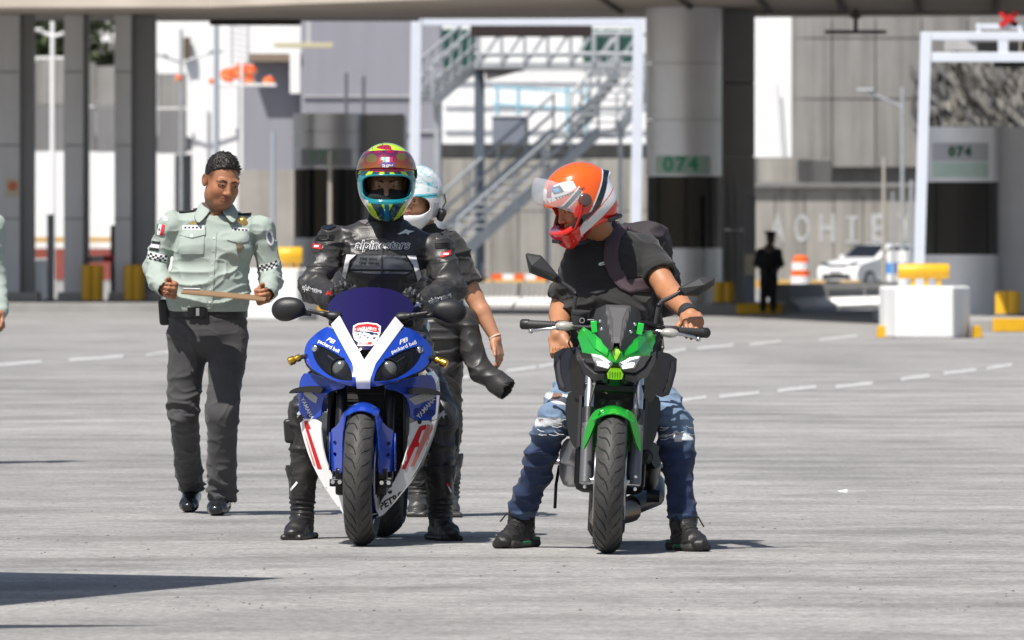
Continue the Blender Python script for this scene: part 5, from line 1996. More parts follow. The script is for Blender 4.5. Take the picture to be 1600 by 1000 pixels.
# front fender
rows = []
for k in range(15):
    a = R_(-26 + 100 * k / 14)
    rows.append([(x, (.322 - abs(x) ** 2 * 5.5) * math.sin(a), .30 + (.322 - abs(x) ** 2 * 5.5) * math.cos(a)) for x in (-.084, -.07, -.055, -.03, 0, .03, .055, .07, .084)])
fe = MB().grid(rows).build('front_fender', GREEN, NK, 70, solid=.005)
for s_ in (-1, 1):
    panel('fender_side', [(s_ * x, z) for x, z in P2([(20, 637), (31, 643), (40, 661), (45, 685), (46, 708), (38, 690), (32, 674), (26, 655)])], lambda x, z: -.125 + 1.0 * max(0, abs(x) - .06) + .25 * max(0, .56 - z), GREEN, fe, .01, .012, (), 1)
# bars and controls
hb = lambda o_, Y=.36: Vector((o_ * K2 * 1.008, Y, z2(511 + (2 if abs(o_) > 60 else 0), Y)))
MB().tube([hb(-150, .42), hb(-92, .38), (-.12, .33, z2(503, .35)), (.12, .33, z2(503, .35)), hb(90, .38), hb(146, .42)], .0115, 12).build('handlebar', BMET, NK, 50)
for s_ in (-1, 1):
    e = 149 if s_ < 0 else 143
    gp = MB().tube([hb(s_ * 96, .382), hb(s_ * (e - 2), .418)], .0175, 14).build('grip', BPLM, NK, 50)
    rb = MB()
    for k in range(9):
        c0 = hb(s_ * (100 + 4.2 * k), .384 + .0035 * k)
        rb.lathe([(.0175, -.003), (.0195, -.002), (.0195, .002), (.0175, .003)], c0, hb(s_ * 120, .4) - hb(s_ * 100, .385), 14)
    rb.build('grip_ribs', BPLM, gp, 40)['kind'] = 'stuff'
    MB().lathe([(0, 0), (.021, 0), (.022, .004), (.022, .032), (.017, .038), (0, .038)], hb(s_ * (e - 12), .415), (s_, .25, 0), 16).build('bar_end', BPL, gp, 40)
    MB().tube([hb(s_ * 62, .33) + Vector((0, 0, -.004)), hb(s_ * 85, .31) + Vector((0, 0, -.005)), hb(s_ * 120, .325) + Vector((0, 0, -.020)), hb(s_ * (e - 16), .35) + Vector((0, 0, -.028))], [.009, .008, .0065, .006], 10).build('brake_lever', STEEL, NK, 50)
    MB().ball(hb(s_ * (e - 15), .35) + Vector((0, 0, -.028)), .0105, 12, 8).build('lever_end', STEEL, NK, 80)
    MB().box(hb(s_ * 84, .372) + Vector((0, 0, .002)), (.062, .05, .042), rotm(0, 0, s_ * 10)).build('switch_pod', BPLM, NK, 30, .008)
    # reservoirs
    if s_ < 0:
        mc = MB().lathe([(0, 0), (.036, 0), (.038, .004), (.036, .05), (.039, .052), (.039, .062), (0, .064)], hb(-58, .35) + Vector((0, 0, .0)), (0, -.15, 1), 20).build('brake_reservoir', BPLM, NK, 40)
        MB().box(hb(-58, .35) + Vector((0, 0, .0)), (.09, .045, .03)).build('master_cylinder', BMET, NK, 30, .006)
        MB().lathe([(.008, 0), (.012, 0), (.012, .004), (.008, .004)], hb(-55, .312) + Vector((0, 0, .022)), (0, -1, 0), 14).build('level_window', STEEL, mc, 40)
    else:
        MB().box(hb(62, .36) + Vector((0, 0, .006)), (.07, .045, .03)).build('clutch_perch', BMET, NK, 30, .006)
    # indicators
    ic = hb(s_ * 82, .24) + Vector((0, 0, -.002 if s_ < 0 else -.010))
    ic.z = z2(513 + (0 if s_ < 0 else 3), .24)
    ind = MB().ball(ic, (.041, .026, .021), 20, 12).build('turn_signal', mat('clear_indicator_lens', (.62, .58, .52), .08, coat=1, alpha=.55), NK, 80)
    MB().ball(ic + Vector((s_ * -.003, -.002, 0)), (.012, .012, .009), 12, 8).build('amber_bulb', AMB, ind, 80)
    MB().ball(ic + Vector((0, .006, 0)), (.037, .02, .017), 16, 10).build('reflector', STEEL, ind, 80)
    MB().tube([ic - Vector((s_ * .035, 0, 0)), Vector((s_ * .105, .20, ic.z))], .0075, 10).build('signal_stalk', BPLM, NK, 50)
    # mirrors
    Y = .36
    if s_ < 0:
        ol = [(-148.5, 404), (-146, 401.5), (-124, 404), (-92.5, 437), (-98, 446), (-119.5, 439.5), (-141, 432)]
        kc = (-138, 421)
        stalk = [(-95, 442), (-78, 452), (-71, 457), (-67, 462), (-68, 478), (-69, 500)]
    else:
        ol = [(94, 450), (93, 445), (126, 426), (149, 427), (149, 438), (133, 453), (127, 457), (100, 457)]
        kc = (133, 438)
        stalk = [(96, 452), (84, 459), (69, 467), (64, 474), (61, 492), (60, 505)]
    q3 = lambda o_, py, yy: Vector((o_ * K2 * 1.008, Y + yy, z2(py, Y)))
    n = len(ol)
    cx_, cy_ = sum(p[0] for p in ol) / n, sum(p[1] for p in ol) / n
    front = [q3(cx_ + (a - cx_) * .86, cy_ + (b2 - cy_) * .80, -.012) for a, b2 in ol]
    mid = [q3(a, b2, .012) for a, b2 in ol]
    backr = [q3(cx_ + (a - cx_) * .94, cy_ + (b2 - cy_) * .9, .030) for a, b2 in ol]
    apex = q3(*kc, -.045)
    vs = [apex] + front + mid + backr + [q3(cx_, cy_, .030)]
    fs = [(0, 1 + i_, 1 + (i_ + 1) % n) for i_ in range(n)]
    for b_ in (1, 1 + n):
        fs += [(b_ + i_, b_ + n + i_, b_ + n + (i_ + 1) % n, b_ + (i_ + 1) % n) for i_ in range(n)]
    fs += [(1 + 2 * n + i_, 1 + 3 * n, 1 + 2 * n + (i_ + 1) % n) for i_ in range(n)]
    mo = MB().add(vs, fs).build('mirror', BPLM, NK, 12, .002)
    MB().add([q3(cx_ + (a - cx_) * .88, cy_ + (b2 - cy_) * .84, .0325) for a, b2 in ol], [tuple(range(n))]).build('mirror_glass', CHROME, mo, None)
    MB().tube([q3(a, b2, .015) for a, b2 in stalk], [.008, .009, .011, .0115, .009, .0105], 10).build('mirror_stalk', BPLM, mo, 50)
    MB().ball(q3(*stalk[3], .015), .0135, 12, 8).build('stalk_joint', BMET, mo, 80)
    MB().lathe([(0, -.008), (.013, -.008), (.013, .008), (0, .008)], q3(*stalk[0], .012), (s_, 0, .5), 12).build('stalk_joint', BMET, mo, 40)
    # cables
    MB().tube([hb(s_ * 66, .36), (s_ * .14, .26, z2(535, .2)), (s_ * .08, .24, z2(560, .2)), (s_ * .05, .3, z2(600, .2))], .005, 8).build('cable', BPLM, NK, 50)
    MB().tube([hb(s_ * 70, .37), (s_ * .20, .30, z2(540, .2)), (s_ * .15, .34, z2(575, .2))], .004, 8).build('cable', BPLM, NK, 50)
    MB().tube([(s_ * .15, .95, .36), (s_ * .27, .97, .35)], .012, 8).build('foot_peg', ALUM, NK, 50)
    MB().bar((s_ * .09, .9, .40), (s_ * .105, 1.41, .31), .03, .06).build('swing_arm', BMET, NK, 30, .008)
# triple clamp, headlight backing, engine
MB().box((0, .17, z2(606, .2)), (.26, .06, .04)).build('triple_clamp', BMET, NK, 30, .01)
MB().box((0, .24, z2(515, .2)), (.25, .06, .035)).build('triple_clamp', BMET, NK, 30, .01)
MB().box((0, .20, z2(535, .2)), (.10, .16, .13)).build('instrument_pod', BPLM, NK, 30, .02)
for o_, py in ((-18, 627), (-3, 632), (12, 628), (22, 622)):
    MB().lathe([(0, 0), (.013, 0), (.015, .012), (0, .014)], (o_ * K2, .27, z2(py, .27)), (0, -1, 0), 12).build('frame_bolt', BMET, NK, 40)
MB().box((0, .38, .52), (.26, .05, .30), rotm(-6)).build('radiator', BPLM, NK, None, .01)
rf = MB()
for k in range(10):
    rf.box((0, .350, .40 + k * .026), (.24, .008, .006))
rf.build('radiator_fins', BMET, NK, None)['kind'] = 'stuff'
MB().box((0, .60, .42), (.30, .36, .36)).build('engine_block', BMET, NK, 30, .04)
for s_ in (-1, 1):
    MB().lathe([(0, .03), (.06, .028), (.085, .015), (.092, 0), (.092, -.04)], (s_ * .175, .66, z2(730, .66)), (s_, -.25, 0), 24).build('engine_cover', ALUM if s_ < 0 else BMET, NK, 40)
    MB().lathe([(0, .0), (.055, 0), (.06, -.05)], (s_ * .19, .55, z2(708, .55)), (s_, -.5, .2), 20).build('engine_cover', ALUM if s_ < 0 else BMET, NK, 40)
MB().lathe([(0, -.01), (.020, -.012), (.030, 0), (.033, .012), (.034, .03), (.028, .036), (0, .036)], (52 * K2, .30, z2(711, .3)), (.2, 1, 0), 22).build('horn', BPL, NK, 40)
for x in (-.05, .05):
    MB().tube([(x, .42, .40), (x, .36, .26), (x * .7, .42, .17), (x * .5, .60, .14)], .019, 12).build('exhaust_header', ALUM, NK, 50)
MB().tube([(-.02, .42, .165), (-.03, .75, .13), (.10, 1.0, .16)], .05, 14).build('muffler', mat('brown_steel', (.22, .15, .10), .35, metal=.8), NK, 50)
MB().tube([(.10, 1.0, .18), (.20, 1.2, .22), (.20, 1.45, .27)], .045, 14).build('muffler', BMET, NK, 50)
MB().tube([(-.215, .78, .34), (-.225, .74, .26), (-.225, .73, .16)], .007, 8).build('gear_lever', BMET, NK, 50)
MB().tube([(.16, .85, .33), (.235, .83, .345), (.245, .78, .30)], .008, 8).build('brake_pedal', BMET, NK, 50)
MB().tube([(.16, .62, .235), (.215, .62, .235)], [.03, .026], 14).build('frame_slider', BPL, NK, 50)
Ft = Field((-.24, .4, .55), (.24, 1.9, 1.1), .012)
Ft.ell((0, .72, .82), (.165, .26, .125), rotm(-8), .04).limb((0, .95, .76), (0, 1.30, .80), .12, .11, .06, (1, 0, 0), .45)
Ft.limb((0, 1.3, .82), (0, 1.66, .93), .11, .05, .05, (1, 0, 0), .5)
V, Q, N = Ft.mesh()
mesh_obj('tank_and_tail', V, Q, NV, NK, 60)
MB().ball((0, 1.05, .80), (.13, .28, .05), 20, 10).build('seat', BPLM, NK, 60)
MB().box((0, 1.41, .31), (.27, .03, .03)).build('axle', STEEL, NK, 30, .005)
MB().box((0, 0, .30), (.25, .024, .024)).build('axle', STEEL, NK, 30, .005)
# ------------------------------------------------------------------ people: shared
def J(px, py, d):
    return np.array(at(px, py, d))


SKIN = mat('tan_skin', (.36, .17, .095), .48, attr='col', var=.07, vscale=40, bump=.06, bscale=250, sss=.08)
SKINL = mat('light_tan_skin', (.42, .21, .125), .48, attr='col', var=.06, vscale=40, bump=.06, bscale=250, sss=.08)
HAIR = mat('black_hair', (.012, .009, .008), .42, var=.3, vscale=60, bump=.5, bscale=160)
SHIRT = mat('sage_shirt_cloth', (.31, .362, .325), .85, var=.05, vscale=14, bump=.12, bscale=400, sheen=.1)
TROU = mat('charcoal_cloth', (.050, .049, .051), .85, var=.10, vscale=16, bump=.12, bscale=400, sheen=.1)
LEATH = mat('black_leather', (.034, .032, .031), .42, var=.2, vscale=14, bump=.12, bscale=160, spec=.55)
LEATHG = mat('grey_leather', (.085, .092, .10), .35, var=.1, vscale=20, bump=.12, bscale=160)
TEE = mat('black_tshirt', (.020, .0195, .019), .9, var=.12, vscale=20, bump=.1, bscale=400, sheen=.15)
SHOE = mat('polished_black_shoe', (.012, .012, .014), .22, coat=.3)
BOOT = mat('black_boot_leather', (.022, .021, .021), .38, var=.15, vscale=20, bump=.15, bscale=120)
GLOVE = mat('black_glove', (.022, .022, .023), .5, var=.2, vscale=30, bump=.2, bscale=200)
EYEW = mat('eye_white', (.36, .32, .29), .2)  # white darkened in colour to stand for shadowed eyes
EYED = mat('dark_iris', (.015, .008, .005), .1)
BROW = mat('eyebrow_hair', (.016, .010, .008), .8)
BRASS = mat('brass', (.75, .50, .16), .28, metal=.9)
PATCHW = mat('white_patch', (.66, .67, .68), .7)
PATCHB = mat('black_patch', (.015, .015, .018), .7)
FLAGG = mat('flag_green', (.01, .18, .07), .7)
FLAGR = mat('flag_red', (.55, .02, .03), .7)
NYL = mat('dark_backpack_nylon', (.030, .024, .028), .75, var=.15, vscale=30, bump=.3, bscale=150)
STRAP = mat('plum_grey_strap', (.068, .046, .054), .75, var=.1, vscale=30, bump=.25, bscale=200)


def wrinkle(V, N, amp, sc, seed=0.0, thr=None):
    p = V * np.array(sc) + seed
    q = p + 1.3 * np.stack([vnoise(V * 5 + 3), vnoise(V * 5 + 9), vnoise(V * 5 + 15)], 1)
    w1 = ridged(q, 1) ** 4 - .25 + .45 * (ridged(q * 1.9 + 4, 1) ** 4 - .25) + .5 * (vnoise(V * 9 + seed) - .5)
    return V + N * (amp * w1)[:, None]


def cloth(name, Fd, m, parent, amp=.006, sc=(9, 9, 20), seed=0.0, mask=None, cols=None):
    V, Q, N = Fd.mesh()
    if amp:
        W = wrinkle(V, N, amp, sc, seed)
        V = W if mask is None else V + (W - V) * mask(V)[:, None]
    o = mesh_obj(name, V, Q, m, parent, 180, world=True, cols=cols(V) if cols else None)
    return o, V, Q


def frame(f, up=(0, 0, 1), roll=0.0):
    """axes of a head or hand that faces along f: columns x (side), y (back), z (up)"""
    y = -unit(f)
    z = unit(np.array(up, float) - y * (np.array(up, float) @ y))
    x = np.cross(y, z)
    if roll:
        c, s = math.cos(R_(roll)), math.sin(R_(roll))
        x, z = c * x + s * z, c * z - s * x
    return np.stack([x, y, z], 1)


def hand(Fd, wrist, dr, side, curl=(20, 30, 25), spread=.02, thumb=(.7, .55, .45), s=1.0, r=1.0, thumb_curl=.3):
    """dr: wrist to knuckles, side: toward the thumb; fingers close toward dr x side"""
    dr, side = unit(dr), np.asarray(side, float)
    side = unit(side - dr * (side @ dr))
    nrm = np.cross(dr, side)
    w_ = np.asarray(wrist, float)
    R = np.stack([side, dr, nrm], 1)
    Fd.box(w_ + dr * .046 * s, (.040 * s * r, .050 * s, .0155 * s * r), R, .013, .012)
    Fd.ell(w_ + (dr * .032 + side * .026 + nrm * .010) * s, (.018 * s, .030 * s, .016 * s), R, .014)
    for k, (o_, L) in enumerate(((.029, .074), (.0098, .083), (-.0098, .077), (-.028, .060))):
        p = w_ + (dr * (.088 - .004 * abs(k - 1)) + side * o_) * s
        d = unit(dr + side * spread * (1.5 - k))
        a = 0
        rr = [.0094, .0088, .0080, .0066]
        for q, fr in enumerate((.44, .31, .25)):
            a += R_(curl[q] + (k - 1.5) * 2)
            dd = d * math.cos(a) + nrm * math.sin(a)
            p2 = p + dd * L * fr * s
            Fd.limb(p, p2, rr[q] * s * r, rr[q + 1] * s * r, .004)
            p = p2
    p = w_ + (dr * .028 + side * .034 + nrm * .004) * s
    d = unit(side * thumb[0] + dr * thumb[1] + nrm * thumb[2])
    p2 = p + d * .038 * s
    Fd.limb(p - d * .012 * s, p2, .0125 * s * r, .0105 * s * r, .010)
    d2 = unit(d + (nrm * thumb_curl + dr * thumb_curl) * .9)
    Fd.limb(p2, p2 + d2 * .030 * s, .0105 * s * r, .0082 * s * r, .005)


def head_field(c, R, h=.0026, wide=1.0, neck=None):
    c = np.array(c, float)
    Fd = Field(c - .20, c + .17, h) if neck is None else Field(np.minimum(c - .17, np.array(neck) - .08), c + .17, h)
    T = lambda x, y, z: c + R @ np.array([x * wide, y, z])
    Fd.ell(T(0, .018, .034), (.076, .095, .086), R, .01)
    Fd.ell(T(0, -.020, -.030), (.066, .072, .088), R, .03)
    Fd.ell(T(0, -.052, -.092), (.040, .034, .026), R, .035)
    for s_ in (-1, 1):
        Fd.ell(T(s_ * .036, -.050, -.032), (.028, .030, .030), R, .025)
        Fd.ell(T(s_ * .050, -.005, -.070), (.018, .036, .030), R, .03)
    Fd.limb(T(-.044, -.076, .022), T(.044, -.076, .022), .0105, None, .016)
    for s_ in (-1, 1):
        Fd.ell(T(s_ * .0315, -.094, .002), (.019, .016, .012), R, .010, 'sub')
        Fd.ell(T(s_ * .0315, -.074, .003), (.0155, .0125, .0125), R, .006)
        Fd.limb(T(s_ * .017, -.0865, -.0008), T(s_ * .046, -.0785, .0002), .0036, None, .004)      # lower lid
        Fd.limb(T(s_ * .017, -.0885, .0088), T(s_ * .047, -.080, .0080), .0044, None, .004)     # upper lid
    Fd.limb(T(0, -.088, .016), T(0, -.104, -.030), .0085, .0125, .012)
    Fd.ell(T(0, -.107, -.033), (.0125, .011, .010), R, .008)
    for s_ in (-1, 1):
        Fd.ell(T(s_ * .0135, -.097, -.036), (.0085, .010, .0078), R, .006)
    Fd.limb(T(-.021, -.080, -.0585), T(0, -.0925, -.0570), .0055, .0066, .006)
    Fd.limb(T(.021, -.080, -.0585), T(0, -.0925, -.0570), .0055, .0066, .006)
    Fd.limb(T(-.018, -.080, -.0690), T(.018, -.080, -.0690), .0070, None, .007)
    Fd.ell(T(0, -.088, -.0690), (.014, .006, .0062), R, .006)
    Fd.limb(T(-.022, -.0885, -.0632), T(.022, -.0885, -.0632), .0016, None, .002, op='sub')
    for s_ in (-1, 1):
        Fd.ell(T(s_ * .079, .016, -.004), (.0085, .019, .032), R @ np.array(rotm(0, s_ * 8, s_ * -22)), .008)
        Fd.ell(T(s_ * .088, .012, .0), (.005, .011, .020), R, .004, 'sub')
    if neck is not None:
        Fd.limb(T(0, .030, -.060), neck, .054, .060, .03)
    return Fd, T


def face_cols(V, c, R, base, lip=(.24, .07, .055), stub=.18):
    L = (V - np.array(c)) @ R
    col = np.tile(np.array(base), (len(V), 1))
    lipm = np.clip(1.4 - np.sqrt((L[:, 0] / .022) ** 2 + ((L[:, 2] + .0635) / .0115) ** 2), 0, 1) * (L[:, 1] < -.07)
    col = col * (1 - lipm[:, None]) + np.array(lip) * lipm[:, None]
    jaw = np.clip((-.045 - L[:, 2]) / .03, 0, 1) * (L[:, 1] < .02) * (1 - lipm)
    col *= (1 - stub * jaw)[:, None]
    fade = np.clip((L[:, 2] - .0) / .03, 0, 1) * np.clip((L[:, 1] + .045) / .02, 0, 1)
    col *= (1 - .72 * fade)[:, None]
    ck = np.exp(-(((np.abs(L[:, 0]) - .038) / .02) ** 2 + ((L[:, 2] + .03) / .02) ** 2)) * (L[:, 1] < 0)
    col = col * (1 + ck[:, None] * np.array([.08, -.06, -.08]))
    return col


def eyes(T, R, parent, look=(0, 0), lid=0.0):
    for s_ in (-1, 1):
        e = MB().ball(T(s_ * .0315, -.0775, .0035), (.0112, .0116, .0050), 16, 12, Matrix(R.tolist())).build('eye', EYEW, parent, 80, world=True)
        MB().ball(T(s_ * .0315 + look[0], -.0872, .0038 + look[1]), (.0056, .0026, .0054), 14, 10, Matrix(R.tolist())).build('iris', EYED, e, 80, world=True)


def brows(T, Rm, parent, bb, raise_=0.0):
    for s_ in (-1, 1):
        Fb = MB()
        for k in range(4):
            a = T(s_ * (.014 + .010 * k), -.0915 + .0013 * k * k, .0215 + [.0, .0035, .0045, .001][k] + raise_)
            b_ = T(s_ * (.024 + .010 * k), -.0905 + .0015 * (k + 1) ** 2, .0215 + [.0035, .0045, .001, -.005][k] + raise_)
            Fb.tube([a, b_], [.0042 - .0005 * k, .0040 - .0007 * k], 8)
        Fb.build('eyebrow', BROW, parent, 80, world=True)['kind'] = 'stuff'


def hairdo(c, R, T, parent, h=.0035, lift=.010, curly=.006, low=-.02, m=HAIR):
    Fd = Field(np.array(c) - .16, np.array(c) + .18, h)
    Fd.ell(T(0, .020, .040), (.076 + lift, .094 + lift, .084 + lift + .013), R, .01)
    Fd.ell(T(0, -.075, .064), (.055, .032, .030), R, .02)
    # cut the face, the ears' front and the nape
    Fd.half(T(0, -.045, .066), R @ np.array([0, -.66, -.75]), .015)
    Fd.half(T(0, .0, low), R @ np.array([0, -.25, -.97]), .012)
    for s_ in (-1, 1):
        Fd.ell(T(s_ * .088, -.045, .005), (.022, .05, .045), R, .008, 'sub')
    V, Q, N = Fd.mesh()
    L = (V - np.array(c)) @ R
    topm = np.clip((L[:, 2] - .03) / .04, .12, 1)
    n1 = ridged(V * 62 + 5, 2) - .55
    V = V + N * (n1 * curly * topm)[:, None]
    ho = mesh_obj('hair', V, Q, m, parent, 180, world=True)
    tf = MB()
    cand = np.where((L[:, 2] > .035) & (N @ R[:, 2] > -.2))[0]
    for q in RNG.choice(cand, min(520, len(cand)), replace=False):
        p, n_ = V[q], N[q]
        dv = unit(n_ * .30 + RNG.normal(size=3) * .40 + R @ np.array([.35, -.75, .1]))
        e = unit(dv + RNG.normal(size=3) * .5 - n_ * .35)
        ln = .005 + .007 * RNG.random()
        tf.tube([p - n_ * .002, p + dv * ln * .55, p + dv * ln * .55 + e * ln * .6], [.0022, .0019, .0005], 4, False)
    tf.build('hair_tufts', m, ho, 80, world=True, fix=False)['kind'] = 'stuff'
    return ho


def wdecal(name, poly, m, parent, bv, d, off=.003, maxlen=.012, thick=0.0):
    pl_ = [(at(x, y, d).x, at(x, y, d).z) for x, y in poly]
    return stick(name, *poly2(pl_), (0, d - 1.2, 0), (1, 0, 0), (0, 0, 1), m, parent, bv, off, maxlen, thick, True)


def wtext(txt, size_px, px, py, ang, m, parent, bv, d, off=.004, bold=0.0, shear=0.0, sx=1.0, name='lettering', spacing=1.0):
    k = d / F
    V2, F2 = text2d(txt, size_px * k, bold * k, shear, spacing)
    a = R_(ang)
    p = at(px, py, d)
    V2 = [(x * sx * math.cos(a) - y * math.sin(a) + p.x, x * sx * math.sin(a) + y * math.cos(a) + p.z) for x, y in V2]
    return stick(name, V2, F2, (0, d - 1.2, 0), (1, 0, 0), (0, 0, 1), m, parent, bv, off, .012, 0, True)


def ellpoly(cx, cy, rx, ry, n=18, a=0.0):
    return [(cx + rx * math.cos(t) * math.cos(a) - ry * math.sin(t) * math.sin(a), cy + rx * math.cos(t) * math.sin(a) + ry * math.sin(t) * math.cos(a)) for t in [2 * math.pi * k / n for k in range(n)]]


def shoe(Fd, ank, dr, L=.285, w=.047, hgt=.075, floor=0.0, heel_up=0.0):
    dr = unit(np.array([dr[0], dr[1], 0]))
    a = np.array([ank[0], ank[1], floor])
    sd = np.array([-dr[1], dr[0], 0])
    heel = a - dr * .055 + np.array([0, 0, heel_up])
    ball = a + dr * (L * .50)
    toe = a + dr * (L - .09)
    up = np.array([0, 0, 1])
    Fd.limb(heel + up * .042, ball + up * .036, .040, w * .92, .02, sd, .85)
    Fd.limb(ball + up * .036, toe + up * .030, w * .92, w * .72, .015, sd, .70)
    Fd.limb(heel + up * .05 + dr * .03, a + up * (hgt + .03) + np.array([0, 0, heel_up * .7]), .042, .044, .02)
    Fd.limb(a + up * (hgt + heel_up * .7) + dr * .03, ball + up * .052, .040, .034, .02, sd, .8)
    Fd.half((a[0], a[1], .001), (0, 0, -1), .002)


def legs(Fd, hip, knee, ank, rs, u=(1, 0, 0), k=.05, low=0.0):
    hip, knee, ank = map(np.asarray, (hip, knee, ank))
    Fd.limb(hip, knee, rs[0], rs[1], k)
    Fd.limb(knee, ank, rs[1], rs[2], .012)


def simple_person(name, label, Jt, mats, h=.012, group=None, extra=None):
    """a whole clothed figure: body, top, trousers, shoes"""
    base = np.array([(Jt['anL'][0] + Jt['anR'][0]) / 2, (Jt['anL'][1] + Jt['anR'][1]) / 2, 0])
    t = thing(name, label, 'person', tuple(base), group)
    allp = np.array(list(Jt.values()))
    lo, hi = allp.min(0) - .22, allp.max(0) + .22
    lo[2] = -.02
    R = frame(np.array(Jt['face']) - np.array(Jt['head']))
    Fd, T = head_field(Jt['head'], R, max(h * .4, .003), 1.0, Jt['neck'])
    V1, Q1, _ = Fd.mesh()
    Fb = Field(lo, hi, h)
    sw = unit(Jt['shR'] - Jt['shL'])
    Fb.limb(Jt['neck'], Jt['pelvis'], .12, .12, .05, sw, .7)
    for s_ in 'LR':
        Fb.limb(Jt['sh' + s_], Jt['el' + s_], .045, .04, .03).limb(Jt['el' + s_], Jt['wr' + s_], .04, .028, .02)
        Fb.limb(Jt['hip' + s_], Jt['kn' + s_], .07, .055, .03).limb(Jt['kn' + s_], Jt['an' + s_], .055, .04, .03)
    V2, Q2, _ = Fb.mesh()
    ms = [(V1, Q1), (V2, Q2)]
    for s_ in 'LR':
        w_ = Jt['wr' + s_]
        Fh = Field(w_ - .2, w_ + .2, .004)
        Fh.limb(w_ - unit(w_ - Jt['el' + s_]) * .08, w_, .032, .027, .02)
        hand(Fh, w_, w_ - Jt['el' + s_], np.array([0, -1, .2]) , (25, 35, 30))
        a_, b_, _ = Fh.mesh()
        ms.append((a_, b_))
    V, Q = cat_mesh(*ms)
    mesh_obj('body', V, Q, mats[0], t, 180, world=True, cols=np.tile(np.array(mats[4]), (len(V), 1)))
    Fs = Field(lo, hi, h)
    tor(Fs, Jt, sw, .0)
    for s_ in 'LR':
        Fs.limb(Jt['sh' + s_], Jt['el' + s_], .066, .058, .05).limb(Jt['el' + s_], Jt['wr' + s_], .058, .042, .03)
    cloth('shirt', Fs, mats[1], t, .008, (8, 8, 16))
    Ft = Field(lo, hi, h)
    Ft.limb(Jt['pelvis'] + np.array([0, 0, .06]), Jt['pelvis'] - np.array([0, 0, .06]), .165, .165, .05, sw, .72)
    for s_ in 'LR':
        legs(Ft, Jt['hip' + s_], Jt['kn' + s_], Jt['an' + s_] + np.array([0, 0, .02]), (.095, .075, .065))
    cloth('trousers', Ft, mats[2], t, .008, (8, 8, 14))
    for s_ in 'LR':
        Fz = Field(Jt['an' + s_] - np.array([.25, .35, .2]), Jt['an' + s_] + np.array([.25, .25, .15]), .007)
        shoe(Fz, Jt['an' + s_], (0, -1, 0))
        cloth('shoe', Fz, mats[3], t, 0)
    return t, T, R


def tor(Fd, Jt, sw, infl=0.0, asp=.62, w1=.172, w2=.168, w3=.172):
    up = np.array([0, 0, 1.])
    c = Jt['chest']
    for s_ in 'LR':
        Fd.limb(Jt['neck'] - up * .03, Jt['sh' + s_], .056 + infl, .058 + infl, .02)
    Fd.limb(Jt['neck'] - up * .03, c, .07 + infl, .13 + infl, .04, sw, .75)
    Fd.limb(c + (Jt['neck'] - c) * .35, c, w1 + infl - .02, w1 + infl, .04, sw, asp)
    Fd.limb(c, Jt['waist'], w1 + infl, w2 + infl, .03, sw, asp)
    Fd.limb(Jt['waist'], Jt['pelvis'], w2 + infl, w3 + infl, .03, sw, asp + .05)
# ------------------------------------------------------------------ officer
DO = 49.0
O_ = dict(head=J(347, 288, DO - .06), neck=J(335, 338, DO), chest=J(333, 388, DO - .01), waist=J(324, 462, DO - .02), pelvis=J(324, 502, DO),
          shL=J(268, 352, DO), shR=J(409, 360, DO), elL=J(240, 421, DO + .02), wrL=J(257, 449, DO - .2), elR=J(424, 433, DO + .02), wrR=J(417, 458, DO - .2),
          hipL=J(294, 528, DO), hipR=J(356, 528, DO), knL=J(286, 650, DO + .0), knR=J(348, 645, DO - .16), anL=J(299, 764, DO + .6), anR=J(345, 772, DO))
off = thing('person', 'officer in sage green uniform shirt walking with a brown folder', 'person', (at(322, 800, DO).x, DO, 0))
sw = unit(O_['shR'] - O_['shL'])
Rh = frame((.42, -1, -.30), (0, 0, 1), -6)
hc = O_['head'] + np.array([0, 0, .012])
Fd, T = head_field(hc, Rh * 1.0, .0024, 1.06, O_['neck'] - np.array([0, 0, .03]))
Vh, Qh, _ = Fd.mesh()
colh = face_cols(Vh, hc, Rh, (.33, .145, .075))
# body under the clothes
lo, hi = J(225, 820, DO) - .4, J(440, 330, DO) + .4
lo[2] = .02
Fb = Field(lo, hi, .012)
Fb.limb(O_['neck'], O_['chest'], .06, .12, .05, sw, .7).limb(O_['chest'], O_['pelvis'], .13, .13, .05, sw, .65)
for s_ in 'LR':
    Fb.limb(O_['sh' + s_], O_['el' + s_], .042, .030, .02).limb(O_['el' + s_], O_['wr' + s_], .030, .026, .01)
    Fb.limb(O_['hip' + s_], O_['kn' + s_], .07, .055, .03).limb(O_['kn' + s_], O_['an' + s_], .055, .036, .03)
Vb, Qb, _ = Fb.mesh()
parts_ = [(Vh, Qh), (Vb, Qb)]
for s_, sd, dv in (('L', (.25, -.2, .95), J(281, 456, DO - .30) - O_['wrL']), ('R', (-.25, -.2, .95), J(398, 466, DO - .30) - O_['wrR'])):
    w_ = O_['wr' + s_]
    Fh = Field(w_ - .19, w_ + .19, .0028)
    Fh.limb(w_ - unit(dv) * .03, w_, .029, .029, .02)
    hand(Fh, w_, dv, sd, (48, 62, 42), .0, (.35, .75, .55), .98, 1.1) if s_ == 'L' else hand(Fh, w_, dv, np.array(sd), (-48, -62, -42), .0, (.35, .75, -.55), .98, 1.1, -.1)
    a_, b_, _ = Fh.mesh()
    parts_.append((a_, b_))
V, Q = cat_mesh(*parts_)
cols = np.tile(np.array((.33, .145, .075)), (len(V), 1))
cols[:len(Vh)] = colh
mesh_obj('body', V, Q, SKIN, off, 180, world=True, cols=cols)
eyes(T, Rh, off, (.002, -.0012))
brows(T, Rh, off, None)
hairdo(hc, Rh, T, off, .0028, .004, .009, .004)
